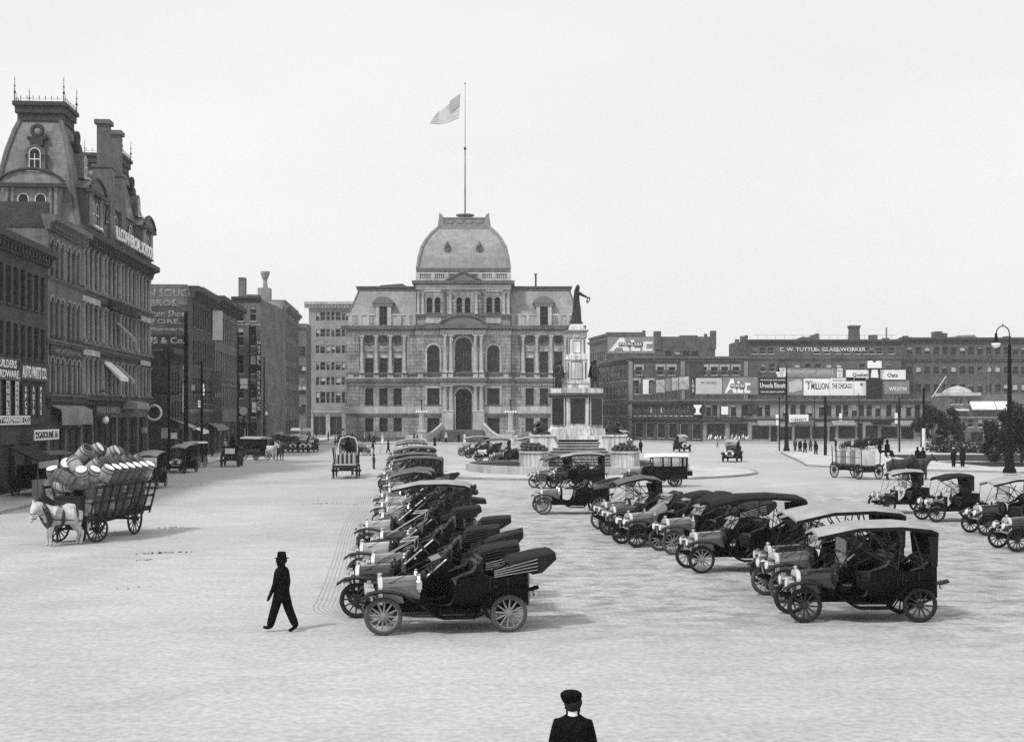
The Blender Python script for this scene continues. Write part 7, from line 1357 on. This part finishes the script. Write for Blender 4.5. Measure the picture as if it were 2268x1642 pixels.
t=thing('street_clock','round clock on a post before the corner hotel','clock',(*G(540,1006),.14)); q=MB(); q.tube((0,0,0),(0,0,4.6),.1); q.obj('post','blackd',t); q=MB(); q.tube((0,-.15,5.2),(0,.15,5.2),.62,n=24); q.obj('case','blackd',t); q=MB(); q.tube((0,-.17,5.2),(0,-.152,5.2),.52,n=24); q.box(-.02,-.18,5.2,.02,-.171,5.6); q.box(0,-.18,5.18,.3,-.171,5.22); q.obj('dial','blind',t)
for i,(px,py,Y,lab) in enumerate(((233,929,100,'round white globe lamp before the entrance of the mansard block'),(319,927,119,'round white globe, first of four under the ring sign'),(331,928,120,'round white globe, second of four under the ring sign'),(341,926,121,'round white globe, third of four under the ring sign'),(361,926,123,'round white globe, fourth of four under the ring sign'),(564,918,178,'small white globe left of the hotel sign foot'),(576,912,178,'small white globe at the hotel sign foot'),(589,915,178,'small white globe right of the hotel sign foot'))):
    t=thing('globe_lamp',lab,'lamp',(X(px,Y),Y,.14),0,'white globe lamps on the left street'); z=Z(py,Y)-.14; q=MB(); q.tube((0,0,0),(0,0,z-.2),.06); q.obj('post','blackd',t); q=MB(); q.ball((0,0,z),.3 if i<5 else .25,12,8); q.obj('globe','globe',t,smooth=True)
Y=119; t=thing('ring_sign','open white ring shaped shop sign above the globes','sign',(X(345,Y),Y-.6,0)); q=MB(); q.torus(.68,.11,(0,0,Z(913,Y)),'y',24,6); q.obj('ring','signw',t); q=MB(); q.tube((0,.3,Z(913,Y)+.6),(0,.0,Z(913,Y)+.66),.05); q.obj('bracket','iron',t)
for i,(px0,px1,ya,yb,Y,lab) in enumerate(((357,371,947,970,106,'white notice board on a post beside the standing men'),(378,391,958,971,112,'small white sign right of the kerb notice board'),(402,411,808,912,127,'tall white vertical banner on the low shop building'),(446,452,850,858,138,'uppermost of three small stacked white signs'),(446,453,860,867,138,'middle one of three small stacked white signs'),(447,452,869,875,138,'lowest of three small stacked white signs'),(424,431,852,864,137,'dark square sign left of the stacked white signs'),(439,449,885,901,136,'tilted striped hanging sign below the stacked signs'),(478,490,952,963,160,'white square hanging on the fringed awning'),(540,543,948,970,176,'narrow white upright board below the clock'),(313,326,947,960,117,'row of white letters over a shop door'))):
    t=thing('hanging_sign',lab,'sign',(X(px0,Y),Y,0)); w=X(px1,Y)-X(px0,Y); q=MB(); q.box(0,0,Z(yb,Y),w,.08,Z(ya,Y)); 
    if i==7: q.xf(Matrix.Translation((0,0,0))@Matrix.Rotation(0,4,'Y'))
    if i==10: t.name='shop_sign'; text('CAFE','signw',t,(w/2,0,Z(yb,Y)+.1),w,.5,.04)
    else: q.obj('board',['canvasl','signw','signw','signw','signw','signw','signg','signw','signw','signw'][i],t)
    if i==0: q=MB(); q.tube((w/2,.1,0.14),(w/2,.1,Z(ya,Y)),.04); q.obj('post','iron',t)
    if i==7: q=MB(); [q.box(.03,-.02,Z(yb,Y)+.2+.25*k,w-.03,-.002,Z(yb,Y)+.3+.25*k) for k in range(3)]; q.obj('stripe','signb',t)
def awning(label,px0,Y0,px1,Y1,ya,yb,m='awnl',drop=.3,out=1.6):
    t=thing('awning',label,'awning',(X(px0,Y0),Y0,0),0,'shop awnings on the left street'); dx=X(px1,Y1)-X(px0,Y0); dy=Y1-Y0; za=Z(ya,Y0); zb=Z(yb,Y0); q=MB(); a=[(0,0,za),(dx,dy,za),(dx+out,dy,zb),(out,0,zb),(out,0,zb-drop),(dx+out,dy,zb-drop)]
    q.add(a,[(0,1,2,3),(3,2,5,4)]); q.add([(p[0],p[1],p[2]+.03) for p in a],[(0,1,2,3)]); q.obj('cloth',m,t); return t
awning('striped awning over the shops beside the low shop building',392,128,402,137,934,946,'awn'); awning('pale valanced awning below the brick block',415,138,432,146,943,955,'awnl'); awning('long fringed pale awning in front of the dark corniced block',452,150,478,162,932,948,'awn'); awning('small white awning by the hotel corner',556,178,560,184,938,944,'awnl'); awning('dark awning of the outlet shop',372,121,380,126,925,940,'awn')
t=thing('flag','limp striped cloth hanging from the front of the low shop building','flag',(X(398,125),125,0),0); q=MB(); q.loft([[(0,0,Z(815,125)),(.5,0,Z(818,125))],[(.2,.1,Z(850,125)),(.8,.1,Z(845,125))]],closed=False); q.obj('cloth','awn',t)
t=thing('bicycle','bicycle leaning upright seen end on before the drug store','bicycle',(*G(1589,991),0),R(70)); q=MB(); q.torus(.33,.02,(-.5,0,.35),n=20,k=5); q.torus(.33,.02,(.5,0,.35),n=20,k=5); q.obj('wheel','iron',t); q=MB(); q.path([(-.5,0,.35),(-.1,0,.85),(.4,0,.85),(.5,0,.35)],.02,5); q.path([(-.1,0,.85),(0,0,.3),(.4,0,.8)],.02,5); q.tube((.4,-.22,1.0),(.4,.22,1.0),.015); q.tube((.4,0,.85),(.4,0,1.0),.015); q.box(-.22,-.06,.93,.0,.06,.98); q.obj('frame','iron',t)
# ---------------------------------------------------------------- air: faint city haze between the far buildings and the camera
q=MB(); q.box(-300,-30,-1,300,380,72); o=q.obj('haze','white'); hm=bpy.data.materials.new('haze'); hm.use_nodes=True; t=hm.node_tree; t.nodes.clear(); ou=t.nodes.new('ShaderNodeOutputMaterial'); pv=t.nodes.new('ShaderNodeVolumePrincipled'); pv.inputs['Density'].default_value=HAZE; pv.inputs['Color'].default_value=(.97,.97,.97,1); pv.inputs['Anisotropy'].default_value=.0; t.links.new(pv.outputs[0],ou.inputs['Volume'])
o.data.materials.clear(); o.data.materials.append(hm); tag(o,'thin city haze filling the square','haze',kind='stuff')
